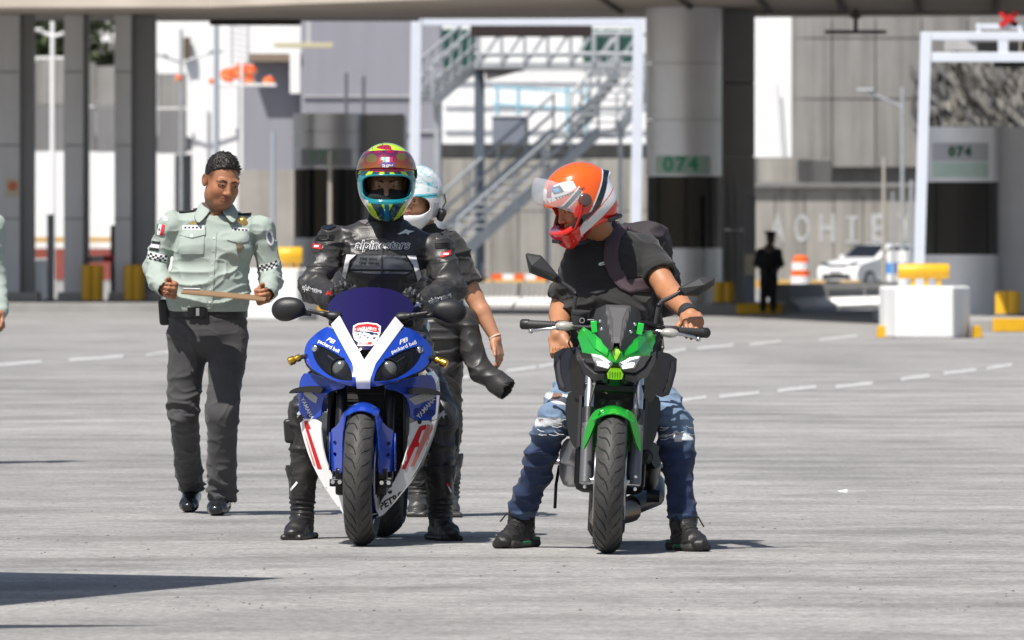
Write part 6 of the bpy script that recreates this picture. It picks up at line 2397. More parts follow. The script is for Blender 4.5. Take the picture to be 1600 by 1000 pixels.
# shirt
Fs = Field(J(205, 505, DO) - np.array([0, .4, 0]), J(450, 305, DO) + np.array([0, .35, 0]), .0052)
tor(Fs, O_, sw, 0, .68, .178, .194, .182)
Fs.ell(J(330, 440, DO - .06), (.155, .09, .13), None, .04)
Fs.ell(J(305, 385, DO - .09), (.075, .05, .07), None, .04).ell(J(366, 388, DO - .09), (.075, .05, .07), None, .04)
for s_ in 'LR':
    Fs.limb(O_['sh' + s_], O_['el' + s_], .057, .052, .02)
    Fs.limb(O_['el' + s_], O_['wr' + s_] + (O_['el' + s_] - O_['wr' + s_]) * .02, .053, .044, .012)
    ax = unit(O_['wr' + s_] - O_['el' + s_])
    Fs.limb(O_['wr' + s_] - ax * .05, O_['wr' + s_] + ax * .02, .043, .042, .008)
    Fs.limb(O_['wr' + s_] - ax * .04, O_['wr' + s_] + ax * .12, .034, .038, .004, op='sub')
Fs.half(J(324, 487, DO), (0, 0, -1), .006)
Fs.limb(O_['neck'] + np.array([0, -.02, .10]), O_['neck'] + np.array([0, -.035, -.045]), .058, .030, .01, op='sub')
so_, Vs, Qs = cloth('shirt', Fs, SHIRT, off, .020, (7, 7, 15), 2.0, lambda V: (.62 + .45 * np.clip((1.22 - V[:, 2]) / .2, 0, 1)) * np.clip((V[:, 2] - .985) / .05, .0, 1) * np.clip(np.minimum(np.linalg.norm(V - O_['wrL'], axis=1), np.linalg.norm(V - O_['wrR'], axis=1)) / .05 - .8, 0, 1))
bs = bvh_of(Vs, Qs)
# collar: two pointed leaves and the band
nk = O_['neck'] + np.array([.01, 0, .022])
Fc = MB()
for s_ in (-1, 1):
    rows = []
    for k in range(9):
        a = R_(18 + 162 * k / 8)
        rr = np.array([s_ * math.sin(a), -math.cos(a), 0])
        pt = max(0, 1 - k / 3.2)
        top = nk + rr * np.array([.074, .072, 1]) + np.array([0, 0, .046 - .036 * pt])
        mid = nk + rr * np.array([.090, .088, 1]) + np.array([s_ * .012 * pt, -.012 * pt, .028 - .042 * pt])
        low_ = nk + rr * np.array([.106, .100, 1]) + np.array([s_ * .050 * pt, -.045 * pt, -.004 - .060 * pt])
        rows.append([tuple(top), tuple(mid), tuple(low_)])
    MB().grid(rows).build('collar_leaf', SHIRT, off, 70, world=True, solid=.004, subd=1)
MB().lathe([(.070, .0), (.072, .044)], tuple(nk), (0, 0, 1), 24).build('collar_band', mat('dark_lining', (.12, .09, .085), .9), off, 60, world=True)
MB().ball(tuple(O_['neck'] + np.array([.012, -.052, -.022])), (.03, .012, .03), 12, 8).build('undershirt', TEE, off, 80, world=True)
# placket, buttons, pockets
wdecal('placket', [(331, 362), (340, 362), (333, 482), (324, 482)], SHIRT, off, bs, DO, .003, .012, .003)
for k in range(6):
    p = (335.5 - k * 1.3, 372 + k * 20)
    wdecal('button', ellpoly(p[0], p[1], 1.7, 1.7, 10), mat('pale_button', (.42, .46, .42), .3), off, bs, DO, .006, .01, .002)
for fl_, pk in (([(280, 352), (322, 352), (322, 367), (301, 372), (280, 367)], [(281, 366), (321, 366), (319, 397), (283, 397)]),
                ([(356, 361), (396, 361), (396, 375), (376, 380), (356, 375)], [(357, 375), (395, 375), (394, 405), (358, 405)])):
    pp = wdecal('pocket', pk, SHIRT, off, bs, DO, .004, .012, .004)
    wdecal('pocket_flap', fl_, SHIRT, off, bs, DO, .009, .012, .005)
    cx_ = sum(p[0] for p in fl_) / 5
    wdecal('pocket_button', ellpoly(cx_, fl_[3][1] - 4, 1.8, 1.8, 10), MATS['pale_button'], off, bs, DO, .013, .01, .002)
# insignia
tg = wdecal('name_tag', [(286, 352), (319, 352), (319, 359), (286, 359)], PATCHW, off, bs, DO, .013, .01, .002)
for k in range(5):
    wdecal('tag_mark', [(289 + 6 * k, 354), (292.5 + 6 * k, 354), (292 + 6 * k, 357.2), (289 + 6 * k, 357.2)], PATCHB, off, bs, DO, .016, .01)
wdecal('wing_badge', [(296, 346), (299, 349), (302.5, 344.5), (306, 349), (309, 346), (308, 351), (297, 351)], BRASS, off, bs, DO, .008, .01, .003)
MB().lathe([(0, -.012), (.012, -.010), (.017, -.005), (.024, -.006), (.025, 0), (0, .004)], tuple(np.array(bs.ray_cast(Vector(J(379, 346, DO)) - Vector((0, 1, 0)), Vector((0, 1, 0)))[0]) + np.array([0, -.002, 0])), (0, 1, 0), 10).build('chest_badge', BRASS, off, 60, world=True)
wdecal('name_plate', [(365, 355), (390, 357), (390, 364), (365, 362)], PATCHW, off, bs, DO, .007, .01, .002)
for k in range(4):
    wdecal('plate_mark', [(367 + 5.6 * k, 357 + .4 * k), (370.5 + 5.6 * k, 357.2 + .4 * k), (370.5 + 5.6 * k, 361.4 + .4 * k), (367 + 5.6 * k, 361.2 + .4 * k)], PATCHB, off, bs, DO, .010, .01)
wdecal('pen_clip', [(370, 381), (376, 379), (382, 383), (378, 393), (372, 395)], mat('dull_badge', (.22, .17, .12), .4, metal=.6), off, bs, DO, .012, .01, .003)
sl3 = math.tan(R_(-17))
for (x0, x1, m_) in ((243.5, 248.5, FLAGG), (248.6, 253.4, PATCHW), (253.5, 258.5, FLAGR)):
    wdecal('flag_stripe', [(x0, 350 + (x0 - 245) * .1), (x1, 350 + (x1 - 245) * .1), (x1 - 3.5, 366 + (x1 - 245) * .2), (x0 - 3.5, 366 + (x0 - 245) * .2)], m_, off, bs, DO, .004, .01)
wdecal('flag_emblem', ellpoly(249.3, 358.5, 1.5, 2.2, 10), mat('emblem_brown', (.12, .08, .04), .7), off, bs, DO, .006, .01)
for (y0, y1, m_) in ((376, 380.5, PATCHB), (380.6, 386, PATCHW), (386.1, 390.5, PATCHB)):
    wdecal('arm_patch', [(236.5 - (y0 - 376) * .25, y0), (251 - (y0 - 376) * .25, y0 + 2), (251 - (y1 - 376) * .25, y1 + 2), (236.5 - (y1 - 376) * .25, y1)], m_, off, bs, DO, .004, .01)
wdecal('arm_arc_patch', [(252, 338), (256, 335), (262, 341), (263, 346), (258, 345)], PATCHW, off, bs, DO, .004, .01)
wdecal('round_patch', ellpoly(422, 371, 6, 13, 18, -.18), PATCHW, off, bs, DO, .004, .01)
wdecal('round_patch_centre', ellpoly(422, 371, 3.4, 8, 14, -.18), mat('slate_patch', (.10, .12, .16), .7), off, bs, DO, .006, .01)


def checker(x0, y0, x1, y1, n, hgt, nx, ny):
    for k in range(n):
        for r_ in range(3):
            if (k + r_) % 2 == 0:
                a0, a1 = k / n, (k + 1) / n
                f = lambda t, v: (x0 + (x1 - x0) * t + nx * v + 0, y0 + (y1 - y0) * t + ny * v + 2.6 * math.sin(math.pi * t))
                wdecal('checker_square', [f(a0, r_ / 3 * hgt), f(a1, r_ / 3 * hgt), f(a1, (r_ + 1) / 3 * hgt), f(a0, (r_ + 1) / 3 * hgt)], PATCHB, off, bs, DO, .004, .01)


wdecal('checker_band', [(227, 392), (262, 399), (261, 410), (225, 402)], PATCHW, off, bs, DO, .0025, .01)
checker(227, 391, 262, 399, 9, 9.5, -.2, 1)
wdecal('checker_band', [(400, 415), (433, 408), (434, 418), (402, 426)], PATCHW, off, bs, DO, .0025, .01)
checker(400, 414, 433, 406, 9, 9.5, .15, 1)
# epaulettes
for sk in ('shL', 'shR'):
    a, b_ = O_['neck'] + (O_[sk] - O_['neck']) * .42, O_['neck'] + (O_[sk] - O_['neck']) * 1.06
    dv = unit(b_ - a)
    L = np.linalg.norm(b_ - a)
    mid = (a + b_) / 2
    U = Vector(dv)
    Vv = Vector((0, 1, 0))
    if dv[0] < 0:
        U = -U
    ep = stick('epaulette', *poly2([(-L / 2, -.026), (L / 2, -.026), (L / 2, .026), (-L / 2, .026)]), Vector(mid) + Vector((0, 0, .3)), U, Vv, PATCHB, off, bs, .006, .012, .005, True)
    e2 = Vector(a) * .86 + Vector(b_) * .14
    hz = bs.ray_cast(e2 + Vector((0, -.005, .4)), Vector((0, 0, -1)))[0]
    e2 = hz if hz is not None else e2
    MB().ball(e2 + Vector((0, 0, .008)), (.012, .012, .006), 10, 6).build('epaulette_button', STEEL, off, 80, world=True)
# trousers
Ft = Field(J(240, 800, DO) - np.array([0, .45, 0]), J(415, 470, DO) + np.array([0, .65, 0]), .0058)
Ft.limb(J(324, 492, DO), J(324, 520, DO), .186, .190, .05, (1, 0, 0), .72)
Ft.limb(O_['hipL'], O_['knL'], .096, .069, .02).limb(O_['knL'], O_['anL'] + np.array([0, 0, .005]), .069, .060, .01)
Ft.limb(O_['hipR'], O_['knR'], .096, .073, .02).limb(O_['knR'], O_['anR'] + np.array([0, 0, .0]), .073, .068, .01)
Ft.half(J(324, 482, DO), (0, 0, 1), .006)
for s_ in 'LR':
    a = O_['an' + s_]
    Ft.limb(a + np.array([0, 0, .01]), a - np.array([0, 0, .15]), .055, .055, .006, op='sub')
mk = lambda V: .55 + .9 * np.clip(1 - np.abs(V[:, 2] - .12) / .14, 0, 1) + .5 * np.clip(1 - np.abs(V[:, 2] - .52) / .15, 0, 1)
to_, Vt, Qt = cloth('trousers', Ft, TROU, off, .015, (6, 6, 13), 11.0, mk)
# belt, buckle, holster
Fb2 = Field(J(240, 505, DO) - np.array([0, .35, 0]), J(405, 470, DO) + np.array([0, .3, 0]), .006)
Fb2.limb(J(324, 478, DO), J(324, 498, DO), .193, .193, .01, (1, 0, 0), .735)
Fb2.half(J(0, 477, DO), (0, 0, 1), .004).half(J(0, 497, DO), (0, 0, -1), .004)
bo, Vb_, Qb_ = cloth('belt', Fb2, mat('belt_leather', (.014, .013, .013), .35, bump=.2, bscale=150), off, 0)
bb = bvh_of(Vb_, Qb_)
bk = wdecal('buckle', [(295, 478), (326, 479), (326, 496), (295, 495)], mat('buckle_black', (.02, .02, .022), .25, metal=.5), off, bb, DO, .006, .01, .012)
for k in range(3):
    wdecal('buckle_bar', [(299 + 9 * k, 481), (304 + 9 * k, 481), (304 + 9 * k, 493), (299 + 9 * k, 493)], STEEL if k == 1 else BMET, off, bb, DO, .016, .01, .004)
Fh = Field(J(240, 520, DO) - .2, J(275, 460, DO) + .2, .006)
Fh.box(J(257, 488, DO + .02), (.026, .05, .062), rotm(0, -4), .015)
cloth('holster', Fh, mat('holster_black', (.013, .013, .014), .4), off, 0)
# shoes
Fz = Field(O_['anL'] - np.array([.2, .4, .16]), O_['anL'] + np.array([.2, .2, .12]), .005)
shoe(Fz, O_['anL'] - np.array([0, .0, 0]), (-.05, -1, 0), .28, .047, .07, 0, .03)
cloth('shoe', Fz, SHOE, off, 0)
Fz = Field(O_['anR'] - np.array([.2, .4, .16]), O_['anR'] + np.array([.2, .2, .12]), .005)
shoe(Fz, O_['anR'], (-.10, -1, 0), .28, .049, .07)
cloth('shoe', Fz, SHOE, off, 0)
# folder held in both hands
fd = thing('document_folder', 'thin brown cardboard folder held by the officer', 'folder', tuple(J(350, 462, DO - .32)))
c = J(350, 461, DO - .37)
ry_ = R_(5.2)
MB().box(c, (.40, .24, .009), rotm(4, 5.2, 0)).build('cover', mat('brown_cardboard', (.24, .145, .075), .75, var=.1, vscale=12), fd, None, .002, world=True)
MB().tube([c + np.array([-.19, -.10, .030]), c + np.array([-.11, -.10, .028])], .006, 8).build('metal_clip', STEEL, fd, 50, world=True)
# ------------------------------------------------------------------ helmets
HELM = mat('glossy_helmet_shell', (.5, .5, .5), .16, attr='col', coat=.9)
HBLK = mat('helmet_lining', (.012, .012, .012), .85)


def helmet(c, R, parent, colf, name='helmet', h=.0023, port=(.108, .055, -.020), s=1.0, spoiler=True):
    """local axes: x side, y back, z up"""
    c = np.array(c, float)
    Fd = Field(c - .24, c + .24, h)
    T = lambda x, y, z: c + R @ (np.array([x, y, z]) * s)
    E = lambda x, y, z: np.array([x, y, z]) * s
    Fd.ell(T(0, .005, .045), E(.125, .150, .125), R, .01)
    Fd.ell(T(0, -.012, -.035), E(.121, .142, .115), R, .05)
    Fd.ell(T(0, -.100, -.105), E(.074, .052, .066), R, .06)
    Fd.ell(T(0, -.115, -.085), E(.085, .045, .030), R, .03)
    Fd.ell(T(0, .085, -.04), E(.095, .07, .09), R, .05)
    if spoiler:
        Fd.box(T(0, .135, .07), E(.05, .03, .012), R, .01, .03)
    # hollow
    Fd.ell(T(0, .005, .01), E(.100, .122, .118), R, .004, 'sub')
    Fd.ell(T(0, .0, -.14), E(.085, .10, .10), R, .02, 'sub')
    pw_, ph_, pz_ = port
    Fd.box(T(0, -.13, pz_), E(pw_, .105, ph_), R, .042 * s, .006, 'sub')
    V, Q, N = Fd.mesh()
    L = ((V - c) @ R) / s
    NL = N @ R
    inner = (L[:, 0] / .104) ** 2 + ((L[:, 1] - .005) / .126) ** 2 + ((L[:, 2] - .01) / .122) ** 2 < 1.14
    col = colf(L, NL)
    col[inner] = (.012, .012, .012)
    o = mesh_obj(name, V, Q, HELM, parent, 180, world=True, cols=col)
    # rubber seal round the eye port
    return o, T, V, Q


def visor(T, s0, m, parent, z0, z1_, x_ang=78, r=(.131, .156, .131), cz=.03, tilt=0.0, name='visor', push=0.0, colf=None):
    """shell piece of an ellipsoid, tilted up about the side pivots"""
    rows = []
    Rt = np.array(Matrix.Rotation(R_(-tilt), 3, 'X'))
    cols = []
    for i_ in range(25):
        z = z0 + (z1_ - z0) * i_ / 24
        row = []
        k = math.sqrt(max(.02, 1 - (z / r[2]) ** 2))
        for j_ in range(81):
            a = R_(-x_ang + 2 * x_ang * j_ / 80)
            p = np.array([r[0] * k * math.sin(a), -r[1] * k * math.cos(a) - push, z])
            if colf:
                cols.append(colf(math.degrees(a), i_ / 24))
            p = Rt @ p
            row.append(tuple(T(p[0], p[1], p[2] + cz)))
        rows.append(row)
    b_ = MB().grid(rows)
    o = mesh_obj(name, b_.v, b_.f, m, parent, 180, world=True, cols=np.array(cols) if colf else None)
    md = o.modifiers.new('solid', 'SOLIDIFY')
    md.thickness = .003
    md.offset = 0
    return o


def lerpc(a, b_, t):
    t = np.clip(t, 0, 1)[:, None]
    return np.array(a) * (1 - t) + np.array(b_) * t


def noise3(L, s, o=0.0):
    return vnoise(L * s + 40 + o)


LIME, TEAL, CRIM, DTEAL, BLACKC, WHT = (.46, .70, .01), (.005, .24, .27), (.52, .010, .05), (.004, .055, .075), (.008, .008, .010), (.72, .72, .72)


def put(col, m, c):
    col[m] = c


def col_multi(L, N):
    x, y, z = L[:, 0], L[:, 1], L[:, 2]
    ax = np.abs(x)
    col = np.tile(np.array(TEAL), (len(L), 1))
    n = noise3(L, 17)
    n2 = noise3(L, 24, 9)
    put(col, (z > .045), CRIM)
    put(col, (z > .03) & (z <= .062) & (ax > .075), (.50, .12, .01))
    put(col, (z > .115) & (n + (z - .12) * 5 > .42), LIME)
    put(col, (z > .075) & (z < .145) & (n2 > .60) & (x < .02), (.03, .40, .46))
    put(col, (z > .06) & (np.abs(n2 - .60) < .025), BLACKC)
    put(col, (z > .115) & (np.abs(n + (z - .12) * 5 - .42) < .05), (.30, .01, .04))
    # brow band over the port
    put(col, (z > .030) & (z < .050) & (y < 0), DTEAL)
    put(col, (z > .032) & (z < .050) & (y < -.03) & (np.sin(ax * 120 + 1.2 + z * 90) > .25), LIME)
    # rim of the port
    put(col, (z > -.10) & (z <= .030) & (y < -.02), (.006, .22, .26))
    # chin
    ch = (z < -.088 - .10 * (ax - .0) * 0 - .18 * np.maximum(0, .06 - ax) * .6) & (y < .02)
    put(col, ch, DTEAL)
    fl = np.sin(ax * 82 - (z + .1) * 46 + .6 + n * 1.2)
    put(col, ch & (fl > .05) & (ax < .085), LIME)
    put(col, ch & (np.abs(fl - .05) < .24) & (ax < .085), BLACKC)
    put(col, ch & (ax < .010), (.004, .16, .19))
    put(col, (z < -.075) & (ax > .082), (.55, .44, .44))
    put(col, (z < -.075) & (z > -.10) & (ax > .088) & (n > .55), (.45, .02, .03))
    put(col, (y > .03) & (z < .03), (.05, .16, .24))
    put(col, (y > .03) & (z < .03) & (n > .55), (.5, .05, .03))
    return col


def col_red(L, N):
    x, y, z = L[:, 0], L[:, 1], L[:, 2]
    ax = np.abs(x)
    RO = (.72, .020, .008)
    OR = (.78, .105, .006)
    col = np.tile(np.array(RO), (len(L), 1))
    # slanting bands from the crown down the sides
    s1 = z - .91 * y
    t1 = z - .40 * y
    put(col, (s1 > -.025) & (z > -.01), OR)
    put(col, (z < .01) & (y < -.03), RO)
    put(col, (s1 <= -.018) & (s1 > -.027), WHT)
    put(col, (s1 <= -.027) & (t1 > -.045), (.012, .012, .016))
    put(col, (s1 <= -.062) & (t1 > -.045), WHT)
    put(col, (s1 <= -.027) & (t1 <= -.05) & (t1 > -.092) & (y > -.075), WHT)
    put(col, (t1 <= -.05) & (t1 > -.092) & (y <= -.075), RO)
    put(col, (z < -.035) & (t1 > -.045) & (y > -.105) & (y < .02) & (ax > .07), (.012, .012, .014))
    put(col, (s1 <= -.062) & (s1 > -.066) & (t1 > -.045), (.03, .03, .035))
    put(col, t1 <= -.092, RO)
    # fierce eye and teeth marks on the front
    u = (y + .085) / .055
    v = (z - .095) / .028
    put(col, (np.abs(u) < 1) & (v > -0.9 + .5 * u) & (v < .95 + .2 * u - .5 * u * u) & (ax > .015), WHT)
    put(col, (np.abs(u + .25) < .32) & (np.abs(v - .15) < .55) & (ax > .02), BLACKC)
    put(col, (np.abs(u + .30) < .16) & (np.abs(v - .15) < .3) & (ax > .02), (.02, .25, .50))
    zig = np.abs(((y * 95) % 1) - .5) * .030
    put(col, (y < .0) & (y > -.12) & (z < .073 + .0) & (z > .060 - 0) & (z > .073 - zig) & (ax > .02), BLACKC)
    put(col, (y < -.095) & (z > .045) & (z < .115) & (ax < .055) & (noise3(L, 30) > .45), WHT)
    put(col, (y < -.10) & (z > .05) & (ax < .05) & (noise3(L, 34, 3) > .6), (.30, .02, .06))
    bl = np.abs((z - .035) - (y + .08) * .55)
    put(col, (y < -.02) & (y > -.13) & (bl < .010) & (ax > .05), BLACKC)
    put(col, (y < -.015) & (y > -.12) & (bl > .010) & (bl < .0165) & (z > .02 + (y + .08) * .55) & (ax > .05), WHT)
    return col


def col_white(L, N):
    x, y, z = L[:, 0], L[:, 1], L[:, 2]
    ax = np.abs(x)
    col = np.tile(np.array(WHT), (len(L), 1))
    n = noise3(L, 26)
    n2 = noise3(L, 40, 5)
    put(col, (np.abs(n - .5) < .035) & (z > .01), (.10, .48, .56))
    put(col, (np.abs(n2 - .52) < .03) & (z > .04), (.30, .62, .68))
    put(col, (np.abs(z - .018) < .012) & (ax > .05) & (y < .0), (.14, .55, .62))
    put(col, (np.abs(z - .018) < .004) & (ax > .05) & (y < .0), (.02, .22, .30))
    put(col, (y > .045) & (y < .062) & (z < .08), (.05, .05, .055))
    put(col, (z < -.055) & (y > .0), LIME)
    put(col, (z < -.055) & (y > .0) & (n2 > .56), BLACKC)
    put(col, (z < -.02) & (y < -.01) & (y > -.06) & (ax > .09), (.42, .42, .44))
    return col


def vis_col(a, t):
    # mirror coating: amber edge below, crimson and violet above
    b_ = abs(a) / 78
    c0, c1, c2 = np.array((.42, .13, .01)), np.array((.30, .012, .05)), np.array((.11, .012, .14))
    c = c0 * (1 - t) ** 2 + c1 * 2 * t * (1 - t) + c2 * t * t
    g = np.array((.10, .09, .015))
    c = c * (1 - b_ ** 3) + g * b_ ** 3
    if math.hypot((abs(a) - 34) / 13, (t - .48 - .006 * (a if a > 0 else -a - 20)) / .26) < 1:
        c = c * .35 + np.array((.16, .22, .02)) * .65        # reflected green patches painted into the visor colour
    if t > .86 and math.sin(a * .21) > -.3:
        c = np.array((.50, .012, .07))
    if abs(a) > 52 and .35 < t < .6:
        c = np.array((.30, .16, .01))
    return c


IRID = mat('iridescent_visor', (.3, .05, .05), .07, attr='col', coat=1, metal=.55)

# ------------------------------------------------------------------ rider of the blue motorcycle
dR = 45.1
Q_ = dict(head=J(604, 285, dR - .05), neck=J(602, 352, dR + .02), chest=J(599, 405, dR + .05), waist=J(600, 470, dR + .10), pelvis=J(602, 522, dR + .12),
          shL=J(518, 381, dR + .02), shR=J(684, 389, dR + .02), elL=J(491, 446, dR - .10), elR=J(703, 452, dR - .10), wrL=J(519, 466, dR - .36), wrR=J(656, 477, dR - .36),
          hipL=J(566, 537, dR + .10), hipR=J(640, 537, dR + .10), knL=J(474, 645, dR - .22), knR=J(691, 650, dR - .22), anL=J(470, 806, dR - .15), anR=J(688, 810, dR - .30))
rid = thing('person', 'rider in black leather suit and multicoloured helmet astride the blue motorcycle', 'person', tuple((Q_['anL'] + Q_['anR']) / 2 * np.array([1, 1, 0])))
swR = unit(Q_['shR'] - Q_['shL'])
Rh = frame((0.0, -1, -.10))
hc = Q_['head'] + np.array([0, .01, -.012])
Fd, T = head_field(hc, Rh, .003, 1.0, Q_['neck'])
Vh, Qh, _ = Fd.mesh()
lo, hi = J(440, 850, dR) - np.array([.1, .7, 0]), J(740, 330, dR) + np.array([.1, .6, .1])
lo[2] = .02
Fb = Field(lo, hi, .013)
Fb.limb(Q_['neck'], Q_['chest'], .06, .12, .05, swR, .7).limb(Q_['chest'], Q_['pelvis'], .13, .13, .05, swR, .65)
for s_ in 'LR':
    Fb.limb(Q_['sh' + s_], Q_['el' + s_], .045, .04, .03).limb(Q_['el' + s_], Q_['wr' + s_], .04, .028, .02)
    Fb.limb(Q_['hip' + s_], Q_['kn' + s_], .06, .042, .02).limb(Q_['kn' + s_], Q_['an' + s_], .042, .028, .01)
Vb, Qb, _ = Fb.mesh()
V, Qq = cat_mesh((Vh, Qh), (Vb, Qb))
mesh_obj('body', V, Qq, SKIN, rid, 180, world=True, cols=np.tile(np.array((.30, .14, .08)), (len(V), 1)))
eyes(T, Rh, rid)
brows(T, Rh, rid, None)
Fm = Field(hc - .16, hc + .14, .004)
Fm.ell(T(0, -.022, -.070), (.076, .086, .066), Rh, .01).ell(T(0, -.058, -.047), (.084, .062, .046), Rh, .015)
Fm.limb(T(0, .02, -.09), Q_['neck'] - np.array([0, 0, .02]), .07, .085, .03)
cloth('balaclava', Fm, mat('black_knit', (.012, .012, .013), .95), rid, .002, (20, 20, 40))
hm, Th, Vm, Qm = helmet(Q_['head'] + np.array([0, 0, .004]), frame((0.02, -1, -.06)), rid, col_multi)
vz = visor(Th, 1, IRID, hm, .012, .092, 80, (.1335, .1585, .137), .035, 8, colf=vis_col)
# port seal
ring = []
for k in range(40):
    t = 2 * math.pi * k / 40
    cx, cz = math.cos(t), math.sin(t)
    x = .109 * (abs(cx) ** .55) * (1 if cx > 0 else -1)
    z = -.020 + .056 * (abs(cz) ** .55) * (1 if cz > 0 else -1)
    yy = -math.sqrt(max(0, 1 - (x / .128) ** 2)) * (.152 if z > -.03 else .158)
    ring.append(Th(x, yy, z))
MB().tube(ring + ring[:1], .0048, 8, False).build('port_seal', mat('teal_rim', (.008, .20, .24), .2, coat=.8), hm, 80, world=True)
for s_ in (-1, 1):
    MB().lathe([(0, -.004), (.02, -.004), (.024, .0), (.02, .006), (0, .008)], tuple(Th(s_ * .128, -.012, .035)), tuple(Th(s_, 0, 0) - Th(0, 0, 0)), 18).build('visor_pivot', BPL, hm, 60, world=True)
MB().bar(Th(-.035, -.160, -.088), Th(.035, -.160, -.088), .008, .010).build('chin_vent', BPL, hm, None, .002, world=True)
bzw = bvh_of([Vector(v.co) + rid.location for v in vz.data.vertices], [p.vertices for p in vz.data.polygons])
wdecal('logo_plate', [(598, 254), (616, 254), (619, 262), (617, 268), (595, 268), (594, 262)], mat('violet_plate', (.10, .06, .26), .3), hm, bzw, dR, .003, .01)
for x0, x1, m_ in ((599, 603.5, mat('logo_green', (.02, .20, .16), .4)), (603.5, 609.5, mat('logo_white', (.5, .46, .5), .4)), (609.5, 614.5, mat('logo_red', (.40, .02, .10), .4))):
    wdecal('logo_stripe', [(x0, 246), (x1, 246), (x1, 254), (x0, 254)], m_, hm, bzw, dR, .004, .01)
wtext('agv', 12, 606.5, 259.5, 0, mat('logo_white', (.5, .46, .5), .4), hm, bzw, dR, .006, .3, 0, 1.1)

# leather suit
Fs = Field(J(440, 560, dR) - np.array([0, .6, 0]), J(735, 335, dR) + np.array([0, .45, .0]), .0055)
tor(Fs, Q_, swR, 0, .74, .190, .182, .182)
Fs.ell(Q_['chest'] + np.array([0, -.05, .0]), (.165, .10, .12), None, .04)
for s_, sg in (('L', -1), ('R', 1)):
    Fs.ell(Q_['sh' + s_] + np.array([sg * .008, -.01, .012]), (.066, .066, .060), None, .02)
    Fs.limb(Q_['sh' + s_], Q_['el' + s_], .067, .060, .02)
    Fs.limb(Q_['el' + s_], Q_['wr' + s_], .060, .046, .012)
    Fs.ell(Q_['el' + s_] + np.array([sg * .012, 0, -.005]), (.058, .062, .060), None, .02)
Fs.limb(Q_['neck'] + np.array([0, .01, -.03]), Q_['neck'] + np.array([0, 0, .045]), .080, .072, .02)
Fs.limb(Q_['neck'] + np.array([0, -.01, -.0]), Q_['neck'] + np.array([0, 0, .12]), .058, .066, .006, op='sub')
mkl = lambda V: (.35 + .65 * np.clip(np.abs(V[:, 0] - Q_['chest'][0]) / .16 - .2, 0, 1)) * np.minimum(1, np.minimum(np.linalg.norm(V - Q_['wrL'], axis=1), np.linalg.norm(V - Q_['wrR'], axis=1)) / .09)
su, Vs, Qs = cloth('leather_jacket', Fs, LEATH, rid, .013, (9, 9, 19), 5.0, mkl)
bs = bvh_of(Vs, Qs)
Fl = Field(lo, hi, .007)
Fl.limb(Q_['pelvis'] + np.array([0, 0, .08]), Q_['pelvis'], .175, .18, .04, (1, 0, 0), .75)
for s_ in 'LR':
    legs(Fl, Q_['hip' + s_], Q_['kn' + s_], Q_['an' + s_] + (Q_['kn' + s_] - Q_['an' + s_]) * .18, (.095, .064, .047), k=.03)
    Fl.ell(Q_['kn' + s_] + np.array([0, -.025, .01]), (.048, .048, .07), None, .02)
lg, Vl, Ql = cloth('leather_trousers', Fl, LEATH, rid, .011, (8, 8, 16), 9.0)
bl_ = bvh_of(Vl, Ql)
# knee pucks and shields
for s_, sg, px, py, w_, h_ in (('L', -1, 455, 673, 11, 19), ('R', 1, 707, 685, 11, 20)):
    Fz = Field(J(px, py, dR - .22) - .1, J(px, py, dR - .22) + .1, .0045)
    Fz.box(J(px, py, dR - .20), (w_ * dR / F, .045, h_ * dR / F), rotm(0, sg * 4, 0), .016, .01)
    cloth('knee_puck', Fz, BPL, rid, 0)
    kn = Q_['kn' + s_]
    kp = ellpoly(at(0, 0, 1).x * 0 + (800 + kn[0] * F / kn[1]), HOR + (CAMH - kn[2]) * F / kn[1] - 2, 13, 15)
    ko = wdecal('knee_shield', kp, BPL, rid, bl_, dR, .006, .012, .008)
    cx, cy = sum(p[0] for p in kp) / len(kp), sum(p[1] for p in kp) / len(kp)
    for k in range(2):
        wdecal('star_mark', [(cx - 8, cy + 6 - 5 * k), (cx + 2, cy - 5 - 3 * k), (cx + 4, cy - 9), (cx + 5, cy - 4), (cx + 8, cy - 3), (cx + 4, cy), (cx + 4, cy + 5), (cx, cy), (cx - 7, cy + 8 - 4 * k)], mat('silver_print', (.5, .5, .51), .5), ko, bl_, dR, .013 + .001 * k, .01)
# jacket panels and print
dj = dR
PRW = mat('white_print', (.74, .74, .74), .5)
PRK = mat('black_print', (.008, .008, .008), .5)
for poly in ([(542, 398), (557, 398), (547, 407), (540, 436), (535, 431)], [(636, 399), (650, 400), (658, 432), (653, 440), (646, 414)]):
    wdecal('white_strip', poly, PRW, rid, bs, dj, .006, .01, .004)
wdecal('chest_plate', [(560, 399), (634, 400), (645, 421), (548, 420)], LEATHG, rid, bs, dj, .004, .01, .004)
wdecal('chest_plate', [(551, 424), (641, 425), (634, 428), (558, 427)], LEATHG, rid, bs, dj, .004, .01, .004)
wdecal('zip', [(596, 356), (598.2, 356), (598.2, 450), (596, 450)], BPLM, rid, bs, dj, .008, .01, .003)
wdecal('seam', [(531, 397), (660, 399), (660, 400.3), (531, 398.3)], PRK, rid, bs, dj, .005, .01, .002)
for p0, p1, p2 in (((536, 437), (549, 444), (551, 462)), ((655, 441), (642, 446), (640, 464))):
    for a, b_ in ((p0, p1), (p1, p2)):
        wdecal('piping', [(a[0] - .7, a[1]), (a[0] + .7, a[1]), (b_[0] + .7, b_[1]), (b_[0] - .7, b_[1])], mat('grey_piping', (.25, .25, .25), .6), rid, bs, dj, .005, .01)
wtext('alpinestars', 19, 597, 383, 0, PRW, rid, bs, dj, .005, .9, .25, 1.05)
wtext('alpinestars', 19, 597, 383, 0, PRK, rid, bs, dj, .007, -.05, .25, 1.05)
wtext('ONE GOAL', 5.6, 577, 404.5, -2, PRK, rid, bs, dj, .009, .15)
